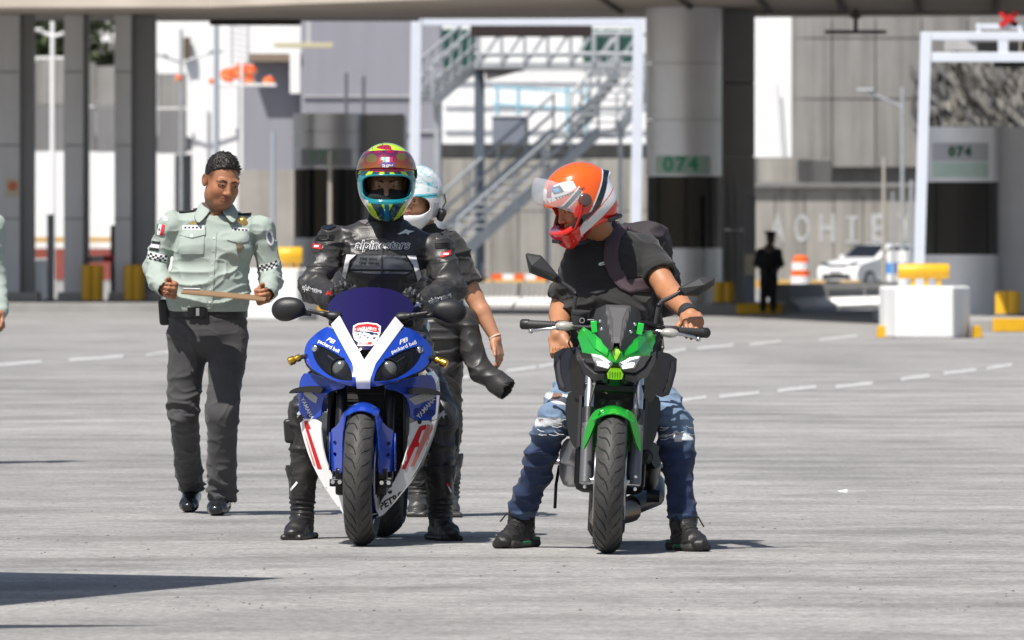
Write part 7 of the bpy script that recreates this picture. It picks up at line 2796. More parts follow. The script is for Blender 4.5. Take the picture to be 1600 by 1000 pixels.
wtext('ONE VISION', 5.6, 577, 411, -2, PRK, rid, bs, dj, .009, .15)
for (px, py, an, sz, sx) in ((489, 452, -14, 10.5, .72), (688, 465.5, 17, 10.5, .80)):
    wtext('alpinestars', sz, px, py, an, PRW, rid, bs, dj, .005, .55, .2, sx)
    wtext('alpinestars', sz, px, py, an, PRK, rid, bs, dj, .007, -.06, .2, sx)
for x, y, sg in ((494, 385, -1), (697, 397, 1)):
    wdecal('arm_tag', [(x - 8, y + 4 + sg * 2), (x - 7, y - 4 + sg * 2), (x + 8, y - 5 - sg * 2), (x + 8, y + 3 - sg * 2)], mat('red_tag', (.42, .02, .02), .5), rid, bs, dj, .005, .01, .002)
    wdecal('tag_print', [(x - 5, y + 1), (x - 3, y - 2), (x + 5, y - 2), (x + 4, y + 1)], PRW, rid, bs, dj, .008, .01)
for poly in ([(502, 356), (507, 344), (518, 338), (527, 344), (524, 355), (512, 360)], [(678, 350), (687, 349), (698, 358), (702, 368), (692, 367), (681, 360)]):
    sc_ = wdecal('shoulder_cup', poly, BGL, rid, bs, dj, .008, .01, .008)
    cx, cy = sum(p[0] for p in poly) / 6, sum(p[1] for p in poly) / 6
    wdecal('star_mark', [(cx - 8, cy + 4), (cx, cy - 3), (cx + 5, cy - 6), (cx + 3, cy - 1), (cx + 8, cy), (cx + 2, cy + 2), (cx + 2, cy + 6), (cx - 1, cy + 1)], MATS['silver_print'], sc_, bs, dj, .015, .01)
wdecal('star_mark', [(621, 366), (630, 361), (634, 358), (639, 360), (648, 361), (640, 364), (638, 367), (634, 364), (626, 366)], PRW, rid, bs, dj, .006, .01)
for poly in ([(493, 367), (523, 368), (521, 376), (490, 376)], [(679, 379), (702, 380), (703, 388), (680, 387)]):
    y0, y1 = poly[0][1], poly[2][1]
    for k in range(4):
        f0 = k / 4
        a = [(poly[0][0] + (poly[3][0] - poly[0][0]) * f0, y0 + (y1 - y0) * f0), (poly[1][0] + (poly[2][0] - poly[1][0]) * f0, y0 + (y1 - y0) * f0)]
        wdecal('stretch_rib', [a[0], a[1], (a[1][0], a[1][1] + 1.3), (a[0][0], a[0][1] + 1.3)], PRK, rid, bs, dj, .004, .01, .003)
wdecal('collar_tab', [(566, 341), (577, 345), (571, 351), (562, 347)], mat('grey_tab', (.14, .13, .13), .5), rid, bs, dj, .006, .01, .004)
# gloves
for s_, sg, tgt in (('L', -1, J(537, 462, dR - .48)), ('R', 1, J(634, 472, dR - .48))):
    w_ = Q_['wr' + s_]
    Fh = Field(w_ - .22, w_ + .22, .0038)
    dv = unit(tgt - w_)
    Fh.limb(w_ - dv * .05, w_ + dv * .01, .050, .046, .01)
    hand(Fh, w_ + dv * .01, dv + np.array([0, -.5, -.10]), np.array([-sg * 1.0, .2, .15]), (38 * -sg, 50 * -sg, 35 * -sg), .02, (.7, .5, .35 * -sg), 1.08, 1.22, .2)
    go, Vg, Qg = cloth('glove', Fh, GLOVE, rid, .004, (25, 25, 40), 3.0)
    bg_ = bvh_of(Vg, Qg)
    cx, cy = (517, 458) if s_ == 'L' else (655, 476)
    wdecal('glove_print', [(cx - 7, cy + 3), (cx - 2, cy - 5), (cx + 6, cy - 3), (cx + 3, cy), (cx + 5, cy + 4), (cx, cy + 1)], PRW if s_ == 'R' else mat('red_tag', (.42, .02, .02), .5), go, bg_, dR, .003, .01)


# boots
def boot(nm, parent, ank, toe_dir, top_z, m=BOOT, ribs=True, w=.046, tag_col=None, L=.285):
    ank = np.asarray(ank, float)
    d = unit(np.array([toe_dir[0], toe_dir[1], 0]))
    sd = np.array([-d[1], d[0], 0])
    Fz = Field(ank + np.array([-.22, -.40, -ank[2] - .02]), ank + np.array([.22, .25, top_z - ank[2] + .03]), .0048)
    a = np.array([ank[0], ank[1], 0.])
    up = np.array([0, 0, 1.])
    shoe(Fz, a, toe_dir, L, w, .085)
    Fz.limb(a + up * .10, a + up * .19, .050, .050, .02)
    Fz.limb(a + up * .18, a + up * (top_z - .02) + d * -.01, .054, .068, .02)
    Fz.ell(a + up * .24 + d * .045, (.040, .030, .085), None, .02)
    Fz.limb(a + up * (top_z - .028), a + up * (top_z - .012), .071, .072, .006)
    Fz.limb(a + up * (top_z - .03), a + up * (top_z + .05), .062, .066, .004, op='sub')
    Fz.half((0, 0, top_z), up, .004)
    Fz.box(a + d * .055 + up * .013, np.array([.050, .155, .013]), np.stack([sd, d, up], 1), .012, .004)
    V, Qz, N = Fz.mesh()
    if ribs:
        msk = np.clip(1 - np.abs(V[:, 2] - .135) / .055, 0, 1) * ((V - a) @ d > -.01)
        V = V + N * (np.sin(V[:, 2] * 2 * math.pi / .022) * .0045 * np.minimum(1, msk * 3))[:, None]
    V = np.where(True, wrinkle(V, N, .004, (14, 14, 30), 3.0), V)
    o = mesh_obj(nm, V, Qz, m, parent, 180, world=True)
    return o, bvh_of(V, Qz)


b1, bb1 = boot('boot', rid, Q_['anL'] * np.array([1, 1, 0]) + np.array([.006, 0, .1]), (-.22, -1, 0), .325)
b2_, bb2 = boot('boot', rid, Q_['anR'] * np.array([1, 1, 0]) + np.array([.0, 0, .1]), (.28, -1, 0), .325)
wdecal('boot_mark', [(454, 763), (465, 750), (467, 753), (456, 766)], PRW, b1, bb1, dR, .003, .01)
wdecal('boot_mark', [(699, 753), (702, 757), (708, 766), (705, 767)], PRW, b2_, bb2, dR, .003, .01)
wdecal('boot_mark', [(698, 752), (701, 751), (704, 757), (701, 759)], RRED, b2_, bb2, dR, .003, .01)

# ------------------------------------------------------------------ passenger standing behind the blue motorcycle
dP = 48.6
M_ = dict(head=J(651, 310, dP), neck=J(662, 360, dP + .02), chest=J(668, 410, dP), waist=J(672, 480, dP), pelvis=J(680, 515, dP),
          shL=J(622, 385, dP), shR=J(708, 388, dP), elL=J(606, 470, dP - .05), elR=J(741, 464, dP), wrL=J(618, 520, dP - .2), wrR=J(775, 530, dP - .06),
          hipL=J(655, 540, dP), hipR=J(694, 540, dP), knL=J(650, 655, dP + .13), knR=J(697, 655, dP + .05), anL=J(654, 772, dP + .2), anR=J(700, 772, dP + .12))
pas = thing('person', 'passenger with white helmet and bare arm standing behind the blue motorcycle', 'person', (M_['anL'][0], dP, 0))
swP = unit(M_['shR'] - M_['shL'])
Rp = frame((-.42, -1, -.08))
hc = M_['head'] + np.array([-.004, .01, -.012])
Fd, T = head_field(hc, Rp, .003, .95, M_['neck'])
Vh, Qh, _ = Fd.mesh()
lo, hi = J(590, 830, dP) - np.array([.1, .5, 0]), J(800, 330, dP) + np.array([.1, .6, .1])
lo[2] = .02
Fb = Field(lo, hi, .011)
Fb.limb(M_['neck'], M_['chest'], .055, .11, .05, swP, .7).limb(M_['chest'], M_['pelvis'], .12, .12, .05, swP, .65)
for s_ in 'LR':
    Fb.limb(M_['hip' + s_], M_['kn' + s_], .06, .045, .02).limb(M_['kn' + s_], M_['an' + s_], .045, .03, .01)
Vb, Qb, _ = Fb.mesh()
ms = [(Vh, Qh), (Vb, Qb)]
for s_ in 'LR':
    e_, w_, h0 = M_['el' + s_], M_['wr' + s_], M_['sh' + s_]
    Fh = Field(np.minimum(np.minimum(e_, w_), h0) - .22, np.maximum(np.maximum(e_, w_), h0) + .1, .0042)
    Fh.limb(h0, e_, .052, .042, .02).limb(e_, e_ + (w_ - e_) * .35, .042, .043, .015).limb(e_ + (w_ - e_) * .35, w_, .043, .026, .01)
    hand(Fh, w_, unit(w_ - e_) * np.array([.5, 1, 1]) + np.array([.06, 0, -.5]), np.array([-.5, -1, 0]), (12, 26, 18) if s_ == 'R' else (30, 40, 30), .015, (.35, .9, -.15), .92, .95, .1)
    a_, b_, _ = Fh.mesh()
    ms.append((a_, b_))
V, Qq = cat_mesh(*ms)
mesh_obj('body', V, Qq, SKINL, pas, 180, world=True, cols=np.tile(np.array((.42, .205, .115)), (len(V), 1)))
eyes(T, Rp, pas)
brows(T, Rp, pas, None)
hp, Tp, Vm, Qm = helmet(M_['head'], Rp, pas, col_white, s=.94, port=(.106, .046, -.030))
visor(Tp, 1, mat('clear_raised_visor', (.45, .5, .52), .05, alpha=.22, coat=.8), hp, .03, .075, 74, (.133, .158, .137), .035, 14)
MB().box(Tp(.128, .015, -.085), (.034, .05, .055), rotm(20, 25, 10)).build('intercom', BPL, hp, 30, .01, world=True)
MB().tube([Tp(.13, -.01, -.07), Tp(.15, .02, -.02), Tp(.14, .03, .02)], .004, 8).build('antenna', BPL, hp, 60, world=True)
for s_ in (-1, 1):
    MB().lathe([(0, -.004), (.02, -.004), (.024, .0), (.02, .006), (0, .008)], tuple(Tp(s_ * .128, -.012, .03)), tuple(Tp(s_, 0, 0) - Tp(0, 0, 0)), 18).build('visor_pivot', SILV, hp, 60, world=True)
Ft = Field(J(590, 520, dP) - np.array([0, .35, 0]), J(760, 340, dP) + np.array([0, .35, 0]), .006)
tor(Ft, M_, swP, 0, .62, .160, .145, .150)
for s_ in 'LR':
    e_, h0 = M_['el' + s_], M_['sh' + s_]
    end = h0 + (e_ - h0) * .62
    ax = unit(e_ - h0)
    Ft.limb(h0, end, .062, .066, .02, flat=False)
    Ft.limb(end - ax * .02, end + ax * .14, .055, .055, .004, op='sub')
cloth('tshirt', Ft, TEE, pas, .016, (9, 9, 15), 8.0)
Ft = Field(lo, hi, .0065)
Ft.limb(M_['pelvis'] + np.array([0, 0, .05]), M_['pelvis'], .150, .160, .04, (1, 0, 0), .75)
for s_ in 'LR':
    legs(Ft, M_['hip' + s_], M_['kn' + s_], M_['an' + s_] + (M_['kn' + s_] - M_['an' + s_]) * .2, (.098, .070, .050), k=.03)
cloth('leather_trousers', Ft, LEATH, pas, .013, (8, 8, 15), 21.0)
# empty jacket sleeve hanging from the waist
Fj = Field(J(640, 625, dP) - np.array([0, .4, 0]), J(815, 475, dP) + np.array([0, .3, 0]), .0055)
Fj.chain([J(690, 497, dP - .08), J(727, 500, dP - .06), J(738, 545, dP - .08), J(750, 578, dP - .10), J(784, 603, dP - .14)], [.05, .058, .064, .064, .058], .015, (0, 1, 0), .8)
Fj.limb(J(640, 498, dP - .06), J(725, 500, dP - .04), .055, .06, .03)
ax = unit(J(784, 603, dP - .14) - J(750, 578, dP - .10))
e_ = J(784, 603, dP - .14)
Fj.limb(e_ - ax * .03, e_ + ax * .02, .058, .056, .005)
Fj.limb(e_ - ax * .01, e_ + ax * .12, .048, .052, .004, op='sub')
cloth('hanging_sleeve', Fj, LEATH, pas, .012, (7, 7, 12), 13.0, lambda V: np.clip(np.linalg.norm(V - e_, axis=1) / .09 - .5, 0, 1))
MB().lathe([(.028, -.004), (.032, -.004), (.032, .004), (.028, .004), (.028, -.004)], tuple(M_['wrR'] + (M_['elR'] - M_['wrR']) * .05), tuple(M_['elR'] - M_['wrR']), 20).build('bracelet', mat('pale_bead', (.6, .45, .35), .4), pas, 60, world=True)
boot('boot', pas, M_['anL'] * np.array([1, 1, 0]) + np.array([0, 0, .1]), (-.05, -1, 0), .30, mat('grey_boot_leather', (.040, .039, .038), .42, var=.15, vscale=20), True, .043, None, .26)
boot('boot', pas, M_['anR'] * np.array([1, 1, 0]) + np.array([0, 0, .1]), (.1, -1, 0), .30, MATS['grey_boot_leather'], True, .043, None, .26)
# ------------------------------------------------------------------ rider of the green motorcycle
dK = 43.7
G_ = dict(head=J(905, 316, dK - .22), neck=J(942, 372, dK - .02), chest=J(953, 425, dK), waist=J(957, 490, dK + .05), pelvis=J(958, 560, dK + .15),
          shL=J(903, 406, dK - .10), shR=J(1006, 392, dK + .05), elL=J(879, 478, dK + .02), elR=J(1044, 455, dK - .12), wrL=J(872, 524, dK - .22), wrR=J(1079, 493, dK - .40),
          hipL=J(925, 580, dK + .1), hipR=J(992, 580, dK + .1), knL=J(866, 655, dK - .35), knR=J(1053, 662, dK - .45), anL=J(815, 806, dK - .02), anR=J(1068, 812, dK - .47))
krd = thing('person', 'rider in black t-shirt, ripped jeans and red helmet astride the green motorcycle', 'person', tuple((G_['anL'] + G_['anR']) / 2 * np.array([1, 1, 0])))
swK = unit(G_['shR'] - G_['shL'])
fK = unit((-.90, -.34, -.40))
Rk = frame(fK, (0.10, 0, 1), 0)
hc = G_['head'] - Rk @ np.array([0, 0, .012])
Fd, T = head_field(hc, Rk, .003, 1.0, G_['neck'])
Vh, Qh, _ = Fd.mesh()
lo, hi = J(770, 862, dK) - np.array([.1, .9, 0]), J(1120, 330, dK) + np.array([.1, .6, .1])
lo[2] = .02
Fb = Field(lo, hi, .013)
Fb.limb(G_['neck'], G_['chest'], .06, .12, .05, swK, .7).limb(G_['chest'], G_['pelvis'], .13, .13, .05, swK, .65)
for s_ in 'LR':
    Fb.limb(G_['hip' + s_], G_['kn' + s_], .07, .05, .03).limb(G_['kn' + s_], G_['an' + s_], .05, .036, .03)
Vb, Qb, _ = Fb.mesh()
ms = [(Vh, Qh), (Vb, Qb)]
gripdir = unit(J(1100, 514, dK - .5) - J(1030, 510, dK - .5))
for s_ in 'LR':
    e_, w_, h0 = G_['el' + s_], G_['wr' + s_], G_['sh' + s_]
    Fh = Field(np.minimum(np.minimum(e_, w_), h0) - .22, np.maximum(np.maximum(e_, w_), h0) + .12, .0036)
    Fh.limb(h0, e_, .060, .050, .02).limb(e_, e_ + (w_ - e_) * .3, .050, .051, .015).limb(e_ + (w_ - e_) * .3, w_, .051, .032, .01)
    if s_ == 'R':
        dv = unit(J(1094, 506, dK - .56) - w_)
        hand(Fh, w_, np.array([.10, -.80, -.30]), np.array([-1, 0, 0]), (34, 62, 42), .015, (.6, .6, .5), 1.04, 1.12, .3)
    else:
        hand(Fh, w_, np.array([.12, -.35, -.9]), np.array([.9, -.3, 0]), (50, 70, 40), .0, (.4, .85, .3), 1.0, 1.12, .3)
    a_, b_, _ = Fh.mesh()
    ms.append((a_, b_))
V, Qq = cat_mesh(*ms)
mesh_obj('body', V, Qq, SKIN, krd, 180, world=True, cols=np.tile(np.array((.40, .185, .095)), (len(V), 1)))
eyes(T, Rk, krd)
brows(T, Rk, krd, None)
hk, Tk, Vm, Qm = helmet(G_['head'], Rk, krd, col_red, s=1.0, port=(.106, .052, -.020))
CV = mat('clear_visor', (.62, .66, .70), .04, alpha=.20, spec=.9)
visor(Tk, 1, CV, hk, -.075, .026, 80, (.1345, .196, .155), .020, 40, push=.012)
for s_ in (-1, 1):
    MB().lathe([(0, -.004), (.026, -.004), (.03, .0), (.028, .010), (.02, .013), (0, .012)], tuple(Tk(s_ * .125, -.018, .022)), tuple(Tk(s_, 0, 0) - Tk(0, 0, 0)), 22).build('visor_pivot', mat('smoked_cap', (.10, .05, .045), .15, coat=.8), hk, 60, world=True)
    pv_ = MB().tube([Tk(s_ * .131, -.03, .03), Tk(s_ * .132, -.055, -.02), Tk(s_ * .120, -.10, -.075), Tk(s_ * .085, -.135, -.088)], .006, 8)
    pv_.build('port_edge', mat('red_rubber_edge', (.35, .012, .01), .3), hk, 60, world=True)
MB().tube([Tk(-.085, -.135, -.088), Tk(0, -.163, -.086), Tk(.085, -.135, -.088)], .006, 8).build('port_edge', MATS['red_rubber_edge'], hk, 60, world=True)
MB().bar(Tk(-.04, -.158, -.115), Tk(.04, -.158, -.115), .012, .016).build('chin_vent', BPL, hk, None, .003, world=True)
MB().tube([Tk(s, .06 + .09 * (1 - (s / .11) ** 2), -.125 + .02 * (abs(s) / .11)) for s in (-.11, -.08, -.04, 0, .04, .08, .11)], .010, 8).build('neck_trim', BPL, hk, 60, world=True)
MB().tube([T(-.05, -.01, -.10), T(-.02, -.055, -.135), T(.03, -.05, -.135), T(.05, -.01, -.10)], .008, 8).build('chin_strap', mat('red_strap', (.30, .02, .02), .7), hk, 60, world=True)
# t-shirt
Fs = Field(J(840, 570, dK) - np.array([.05, .5, 0]), J(1085, 340, dK) + np.array([.05, .45, 0]), .0055)
tor(Fs, G_, swK, 0, .74, .196, .200, .196)
Fs.ell(J(950, 478, dK - .05), (.185, .15, .14), None, .05)
for s_ in 'LR':
    e_, h0 = G_['el' + s_], G_['sh' + s_]
    end = h0 + (e_ - h0) * (.60 if s_ == 'R' else .75)
    ax = unit(e_ - h0)
    rs_ = .072 if s_ == 'R' else .060
    Fs.limb(h0, end - ax * .02, rs_, rs_ + .002, .02)
    Fs.limb(end - ax * .05, end + ax * .01, rs_ + .002, rs_ + .004, .01, flat=True)
    Fs.limb(end - ax * .015, end + ax * .15, rs_ - .008, rs_ - .006, .004, op='sub')
Fs.limb(G_['neck'] + np.array([0, 0, -.01]), G_['neck'] + np.array([0, 0, .04]), .066, .064, .01)
Fs.limb(G_['neck'] + np.array([-.01, -.01, .0]), G_['neck'] + np.array([-.02, -.02, .12]), .056, .060, .004, op='sub')
mk = lambda V: .35 + .9 * np.clip((1.22 - V[:, 2]) / .22, 0, 1)
ts, Vs, Qs = cloth('tshirt', Fs, TEE, krd, .022, (7, 7, 13), 17.0, mk)
bs = bvh_of(Vs, Qs)
croc = [(934, 413), (937, 410), (941, 409.5), (945, 407.5), (948, 409), (947, 411.5), (945, 412), (945, 414.5), (942, 413.5), (939, 415), (936, 414.5)]
cl = wdecal('chest_emblem', croc, PRW, krd, bs, dK, .004, .01)
wdecal('emblem_line', [(937.5, 412.5), (944, 411), (944, 412), (938, 413.5)], mat('emblem_green', (.03, .16, .06), .7), cl, bs, dK, .006, .01)
# jeans
Fj = Field(lo, hi, .0058)
Fj.limb(G_['pelvis'] + np.array([0, 0, .07]), G_['pelvis'] - np.array([0, 0, .02]), .185, .185, .04, (1, 0, 0), .8)
for s_, r3 in (('L', .055), ('R', .056)):
    h0, k0, a0 = G_['hip' + s_], G_['kn' + s_], G_['an' + s_]
    ax = unit(a0 - k0)
    cu = a0 - ax * .03
    Fj.limb(h0, k0, .102, .073, .03).limb(k0, cu, .073, r3, .012)
    Fj.limb(cu - ax * .045, cu, r3 + .004, r3 + .004, .004, flat=True)
    Fj.limb(cu - ax * .02, cu + ax * .12, r3 - .010, r3 - .008, .004, op='sub')


def jean_cols(V):
    base = np.tile(np.array((.012, .026, .075)), (len(V), 1))
    z = V[:, 2]
    n = vnoise(V * np.array([9, 9, 16]) + 3)
    n2 = vnoise(V * np.array([14, 14, 60]) + 9)
    fade = np.clip((z - .43 - .10 * (n - .5)) / .12, 0, 1)
    col = base * (1 - .8 * fade)[:, None] + np.array((.17, .25, .36)) * (.8 * fade)[:, None]
    col *= (.75 + .5 * n2)[:, None]
    rip = (fade > .25) & (z < .80) & (np.abs(((z + .03 * n + .12 * V[:, 0]) * 9.5) % 1 - .5) < .17 + .12 * (n - .5)) & (vnoise(V * np.array([7, 7, 9]) + 30) > .46)
    col[rip] = np.array((.56, .58, .60)) * (.7 + .6 * vnoise(V[rip] * np.array([20, 20, 190]) + 1))[:, None]
    sk = rip & (vnoise(V * np.array([16, 16, 40]) + 51) > .72)
    col[sk] = (.20, .11, .08)
    cuff = (z < .155)
    col[cuff] = col[cuff] * .5 + np.array((.05, .075, .13)) * .9
    return col


JEAN = mat('worn_denim', (.02, .04, .09), .85, attr='col', var=.16, vscale=30, bump=.25, bscale=350, sheen=.1)
cloth('ripped_jeans', Fj, JEAN, krd, .018, (7, 7, 14), 31.0, None, jean_cols)
fr_ = MB()
for s_ in 'LR':       # loose threads over the rips
    k0 = G_['kn' + s_]
    for k in range(26):
        z = k0[2] + random.uniform(-.07, .14)
        t = (z - k0[2]) / max(.01, G_['hip' + s_][2] - k0[2])
        c = k0 + (G_['hip' + s_] - k0) * max(0, t)
        c = np.array([c[0], c[1], z])
        a = random.uniform(-1.1, 1.1)
        rr = .077 + .010 * random.random()
        p = c + np.array([math.sin(a) * rr, -math.cos(a) * rr, 0])
        q = c + np.array([math.sin(a + .5) * (rr + .004), -math.cos(a + .5) * (rr + .004), random.uniform(-.015, .01)])
        fr_.tube([p, (p + q) / 2 + np.array([0, -.004, -.004]), q], .0016, 5)
fr_.build('loose_threads', mat('white_thread', (.55, .56, .58), .9), krd, None, world=True)['kind'] = 'stuff'
# ankles are part of the body; shoes
SNK = mat('black_sneaker', (.020, .019, .019), .45, var=.2, vscale=25, bump=.2, bscale=150)
SOLE = mat('dark_sole', (.035, .033, .031), .7)
SGRN = mat('green_sole', (.01, .16, .07), .5)
for s_, dv in (('L', (-.42, -1, 0)), ('R', (.34, -1, 0))):
    a = G_['an' + s_] * np.array([1, 1, 0])
    d = unit(np.array(dv))
    sd = np.array([-d[1], d[0], 0])
    up = np.array([0, 0, 1.])
    Rz_ = np.stack([sd, d, up], 1)
    Fz = Field(a + np.array([-.24, -.38, -.02]), a + np.array([.24, .22, .26]), .0046)
    shoe(Fz, a, dv, .30, .052, .10)
    Fz.limb(a + up * .10, a + up * .145, .056, .058, .02)
    Fz.limb(a + up * .13, a + up * .22, .043, .046, .006, op='sub')
    Fz.ell(a + d * .03 + up * .145, (.035, .02, .035), Rz_, .015)
    so_, Vz, Qz = cloth('sneaker', Fz, SNK, krd, .004, (18, 18, 30), 5.0)
    Fz = Field(a + np.array([-.24, -.38, -.02]), a + np.array([.24, .22, .10]), .0046)
    Fz.box(a + d * .055 + up * .018, (.053, .155, .018), Rz_, .016, .004)
    Fz.ell(a + d * .15 + up * .016, (.056, .065, .018), Rz_, .01)
    cloth('sole', Fz, SOLE, so_, 0)
    MB().box(a - d * .058 + up * .028, (.094, .09, .034), Matrix(Rz_.tolist())).build('heel_insert', SGRN, so_, 30, .008, world=True)
    MB().box(a + d * .065 + up * .0215, (.109, .09, .014), Matrix(Rz_.tolist())).build('side_stripe', SGRN, so_, 30, .004, world=True)
    lc = MB()
    for k in range(5):
        p = a + d * (.055 + .026 * k) + up * (.118 - .012 * k)
        lc.tube([p - sd * .026, p + up * .008 - d * .004, p + sd * .026], .0045, 6)
    p = a + d * .045 + up * .13
    lc.tube([p, p + sd * .05 + up * .012, p + sd * .075 - up * .03], .0035, 6).tube([p, p - sd * .05 + up * .015, p - sd * .08 - up * .02], .0035, 6)
    lc.build('laces', mat('black_lace', (.016, .016, .016), .8), so_, 60, world=True)['kind'] = 'stuff'
# wrist band
wv = G_['wrR']
ax = unit(G_['elR'] - wv)
MB().lathe([(.034, -.028), (.0385, -.026), (.041, .0), (.0385, .026), (.036, .028)], tuple(wv + ax * .03), tuple(ax), 24).build('wrist_band', BPLM, krd, 60, world=True)
# backpack
bp = thing('backpack', 'dark plum grey backpack worn by the red helmet rider', 'backpack', tuple(J(1020, 420, dK + .2)))
Fp = Field(J(940, 510, dK) - np.array([0, .05, 0]), J(1085, 325, dK) + np.array([.08, .65, .05]), .0065)
Rb = rotm(8, -8, -24)
Fp.box(J(1006, 424, dK + .32), (.135, .085, .205), Rb, .06, .02)
Fp.box(J(1016, 440, dK + .42), (.11, .05, .13), Rb, .04, .03)
Fp.ell(J(996, 372, dK + .26), (.09, .07, .04), Rb, .03)
Vp, Qp, Np = Fp.mesh()
Vp = wrinkle(Vp, Np, .018, (8, 8, 12), 4.0)
mesh_obj('pack_body', Vp, Qp, NYL, bp, 180, world=True)
for s_, pts in (('R', [(990, 348, .16), (974, 343, .06), (964, 352, -.14), (961, 376, -.22), (963, 400, -.25), (971, 424, -.25), (986, 444, -.20), (1008, 452, -.02), (1024, 452, .14)]), ('L', [(950, 352, .2), (915, 372, .12), (896, 390, .0), (884, 420, -.02), (884, 450, .05)])):
    P_ = []
    for (x, y, dd) in pts:
        p = Vector(J(x, y, dK + dd))
        h_ = bs.find_nearest(p)
        q = h_[0] + (h_[1] if h_[1].dot(Vector((0, -1, .3))) > -2 else -h_[1]) * .008
        P_.append((q, h_[1]))
    rows = []
    for i_ in range(len(P_) - 1):
        for k in range(5):
            t = k / 5
            c = P_[i_][0].lerp(P_[i_ + 1][0], t)
            h_ = bs.find_nearest(c)
            n_ = h_[1]
            c = h_[0] + n_ * .006
            dv = (P_[i_ + 1][0] - P_[i_][0]).normalized()
            sd = dv.cross(n_).normalized()
            row = []
            for w_ in (-.032, -.030, -.015, 0, .015, .030, .032):
                q = c + sd * w_
                hh = bs.find_nearest(q)
                row.append(hh[0] + hh[1] * (.004 if abs(w_) > .031 else .012))
            rows.append(row)
    MB().grid(rows).build('shoulder_strap', STRAP, bp, 80, world=True, solid=.006)
MB().tube([J(1046, 430, dK + .1), J(1056, 446, dK + .05), J(1050, 462, dK + .1)], .011, 8).build('strap_end', NYL, bp, 60, world=True)
MB().box(J(1050, 424, dK + .12), (.05, .03, .05), rotm(0, -30, 10)).build('strap_buckle', BPL, bp, 30, .01, world=True)

# ------------------------------------------------------------------ standing guard by the round booth
dG = 139.2 * KD
kG = dG / F


def JG(px, py, dy=0.0):
    return np.array(at(px, py, dG)) + np.array([0, dy, 0])


zb = at(0, 490, dG).z
Jg = dict(head=JG(1204, 372), face=JG(1206, 374, -.2), neck=JG(1202, 388), chest=JG(1201, 405), waist=JG(1201, 425), pelvis=JG(1201, 435),
          shL=JG(1187, 394), shR=JG(1216, 394), elL=JG(1182, 412, .05), elR=JG(1221, 412, .05), wrL=JG(1192, 421, -.2), wrR=JG(1213, 421, -.2),
          hipL=JG(1195, 438), hipR=JG(1207, 438), knL=JG(1193, 462, -.02), knR=JG(1207, 462, -.02), anL=JG(1192, 482), anR=JG(1208, 482))
lift = .2 - min(Jg['anL'][2] - .09, Jg['anR'][2] - .09)
for k_ in Jg:
    Jg[k_] = Jg[k_] + np.array([0, 0, -Jg['anL'][2] * 0])
DRK = mat('navy_uniform_cloth', (.010, .011, .014), .9, var=.1, vscale=10)
gt, gT, gR = simple_person('person', 'guard in dark uniform and cap standing by the tall round booth', Jg, (SKIN, DRK, DRK, SHOE, (.055, .032, .022)), .013)  # skin colour darkened to stand for shade and a dark mask
for ch in list(gt.children):
    if ch.name.startswith('shoe'):
        bpy.data.objects.remove(ch)
for s_ in 'LR':
    a = Jg['an' + s_]
    Fz = Field(a + np.array([-.2, -.4, -.15]), a + np.array([.2, .2, .15]), .008)
    sd = np.array([1., 0, 0])
    Fz.limb(a + np.array([0, .04, -.04]), a + np.array([0, -.16, -.055]), .045, .04, .02, sd, .9).limb(a, a + np.array([0, 0, -.03]), .045, .045, .02)
    cloth('shoe', Fz, SHOE, gt, 0)
Fz = Field(Jg['head'] - .2, Jg['head'] + .25, .006)
Fz.ell(gT(0, .01, .085), (.105, .12, .045), gR, .01).ell(gT(0, .01, .11), (.135, .15, .022), gR, .01).ell(gT(0, -.10, .06), (.075, .055, .010), gR, .005)
cloth('peaked_cap', Fz, DRK, gt, 0)

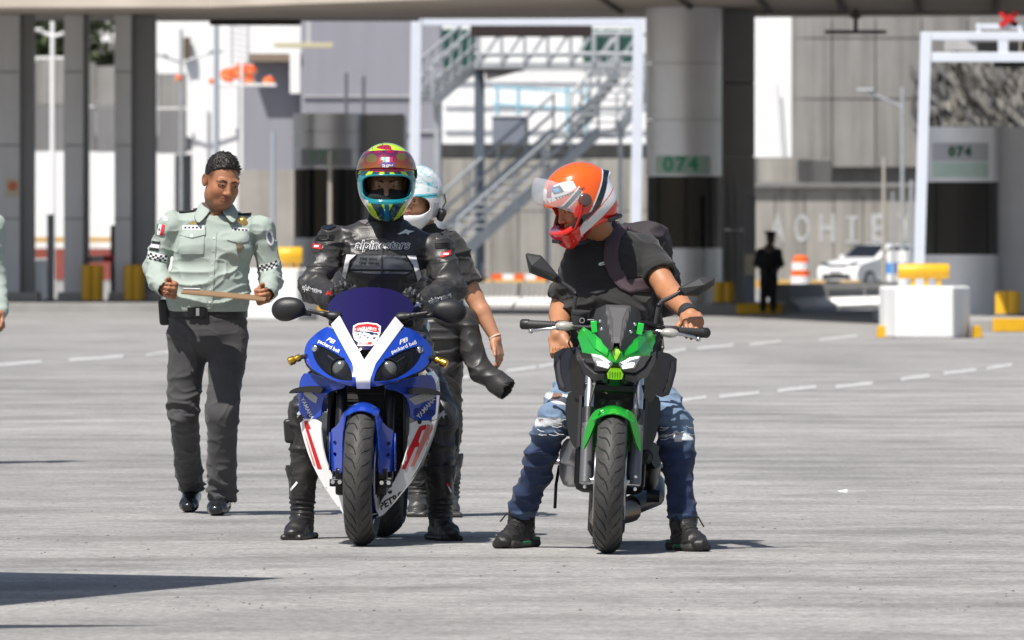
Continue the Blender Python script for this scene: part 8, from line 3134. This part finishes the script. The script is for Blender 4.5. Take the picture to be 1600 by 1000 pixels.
# ------------------------------------------------------------------ second officer, cut off by the left edge
dL = 60.7
Jl = {}
for k_, (px, py, dy) in dict(head=(-52, 302, 0), face=(-44, 304, -.2), neck=(-53, 332, 0), chest=(-53, 370, 0), waist=(-53, 430, 0), pelvis=(-53, 460, 0), shL=(-98, 352, 0), shR=(-10, 352, 0),
                             elL=(-112, 425, .05), elR=(-6, 425, .05), wrL=(-105, 485, -.1), wrR=(3, 488, -.1), hipL=(-76, 480, 0), hipR=(-32, 480, 0), knL=(-78, 590, -.03), knR=(-30, 590, -.03), anL=(-78, 700, 0), anR=(-30, 700, 0)).items():
    Jl[k_] = np.array(at(px, py, dL)) + np.array([0, dy, 0])
tl, lT, lR = simple_person('person', 'second officer in sage shirt, only sleeve and hand showing at the left edge', Jl, (SKIN, SHIRT, TROU, SHOE, (.33, .145, .075)), .011)
hairdo(Jl['head'], lR, lT, tl, .005, .006, .006, .0)

# ------------------------------------------------------------------ unseen awnings added beside the frame to cast the foreground shadows
SHADE_CLOTH = mat('shadow_awning_cloth', (.62, .62, .62), .8)


def shadow_caster(lab, tip, back_len, wid, ztop, grp='added shadow casters left of the frame'):
    """added unseen awning, shaped so its tip throws a wedge shaped shadow"""
    x, y, z = tip
    t = thing('shadow_awning', lab, 'awning', (x - back_len, y, 0), grp)
    pts = [(x, y, z), (x - back_len, y - wid, z + ztop), (x - back_len, y + wid * .19, z + ztop)]
    MB().prism([(p[0], p[1]) for p in pts], lambda a, b_: (a, b_, z + ztop * (x - a) / back_len), lambda a, b_: (a, b_, z + ztop * (x - a) / back_len - .03)).build('shadow_cloth', SHADE_CLOTH, t, None, world=True)
    for (px, py) in ((x - back_len + .1, y - wid + .2), (x - back_len + .1, y + wid * .19 - .1)):
        MB().tube([(px, py, 0), (px, py, z + ztop * .98)], .03, 8).build('pole', GALV, t, 60, world=True)


def tip_for(px, py, z):
    g_ = gnd(px, py)
    return (g_.x + SUN_DIR.x / SUN_DIR.z * -0 + (SUN_DIR.x / SUN_DIR.z) * z, g_.y + (SUN_DIR.y / SUN_DIR.z) * z, z)


shadow_caster('larger unseen awning added to cast the foreground shadow wedge', tip_for(445, 903, 3.0), 3.2, 10.5, .0)
shadow_caster('smaller unseen awning added to cast the thin foreground shadow', tip_for(258, 977, 3.0), 3.0, 1.6, .0)
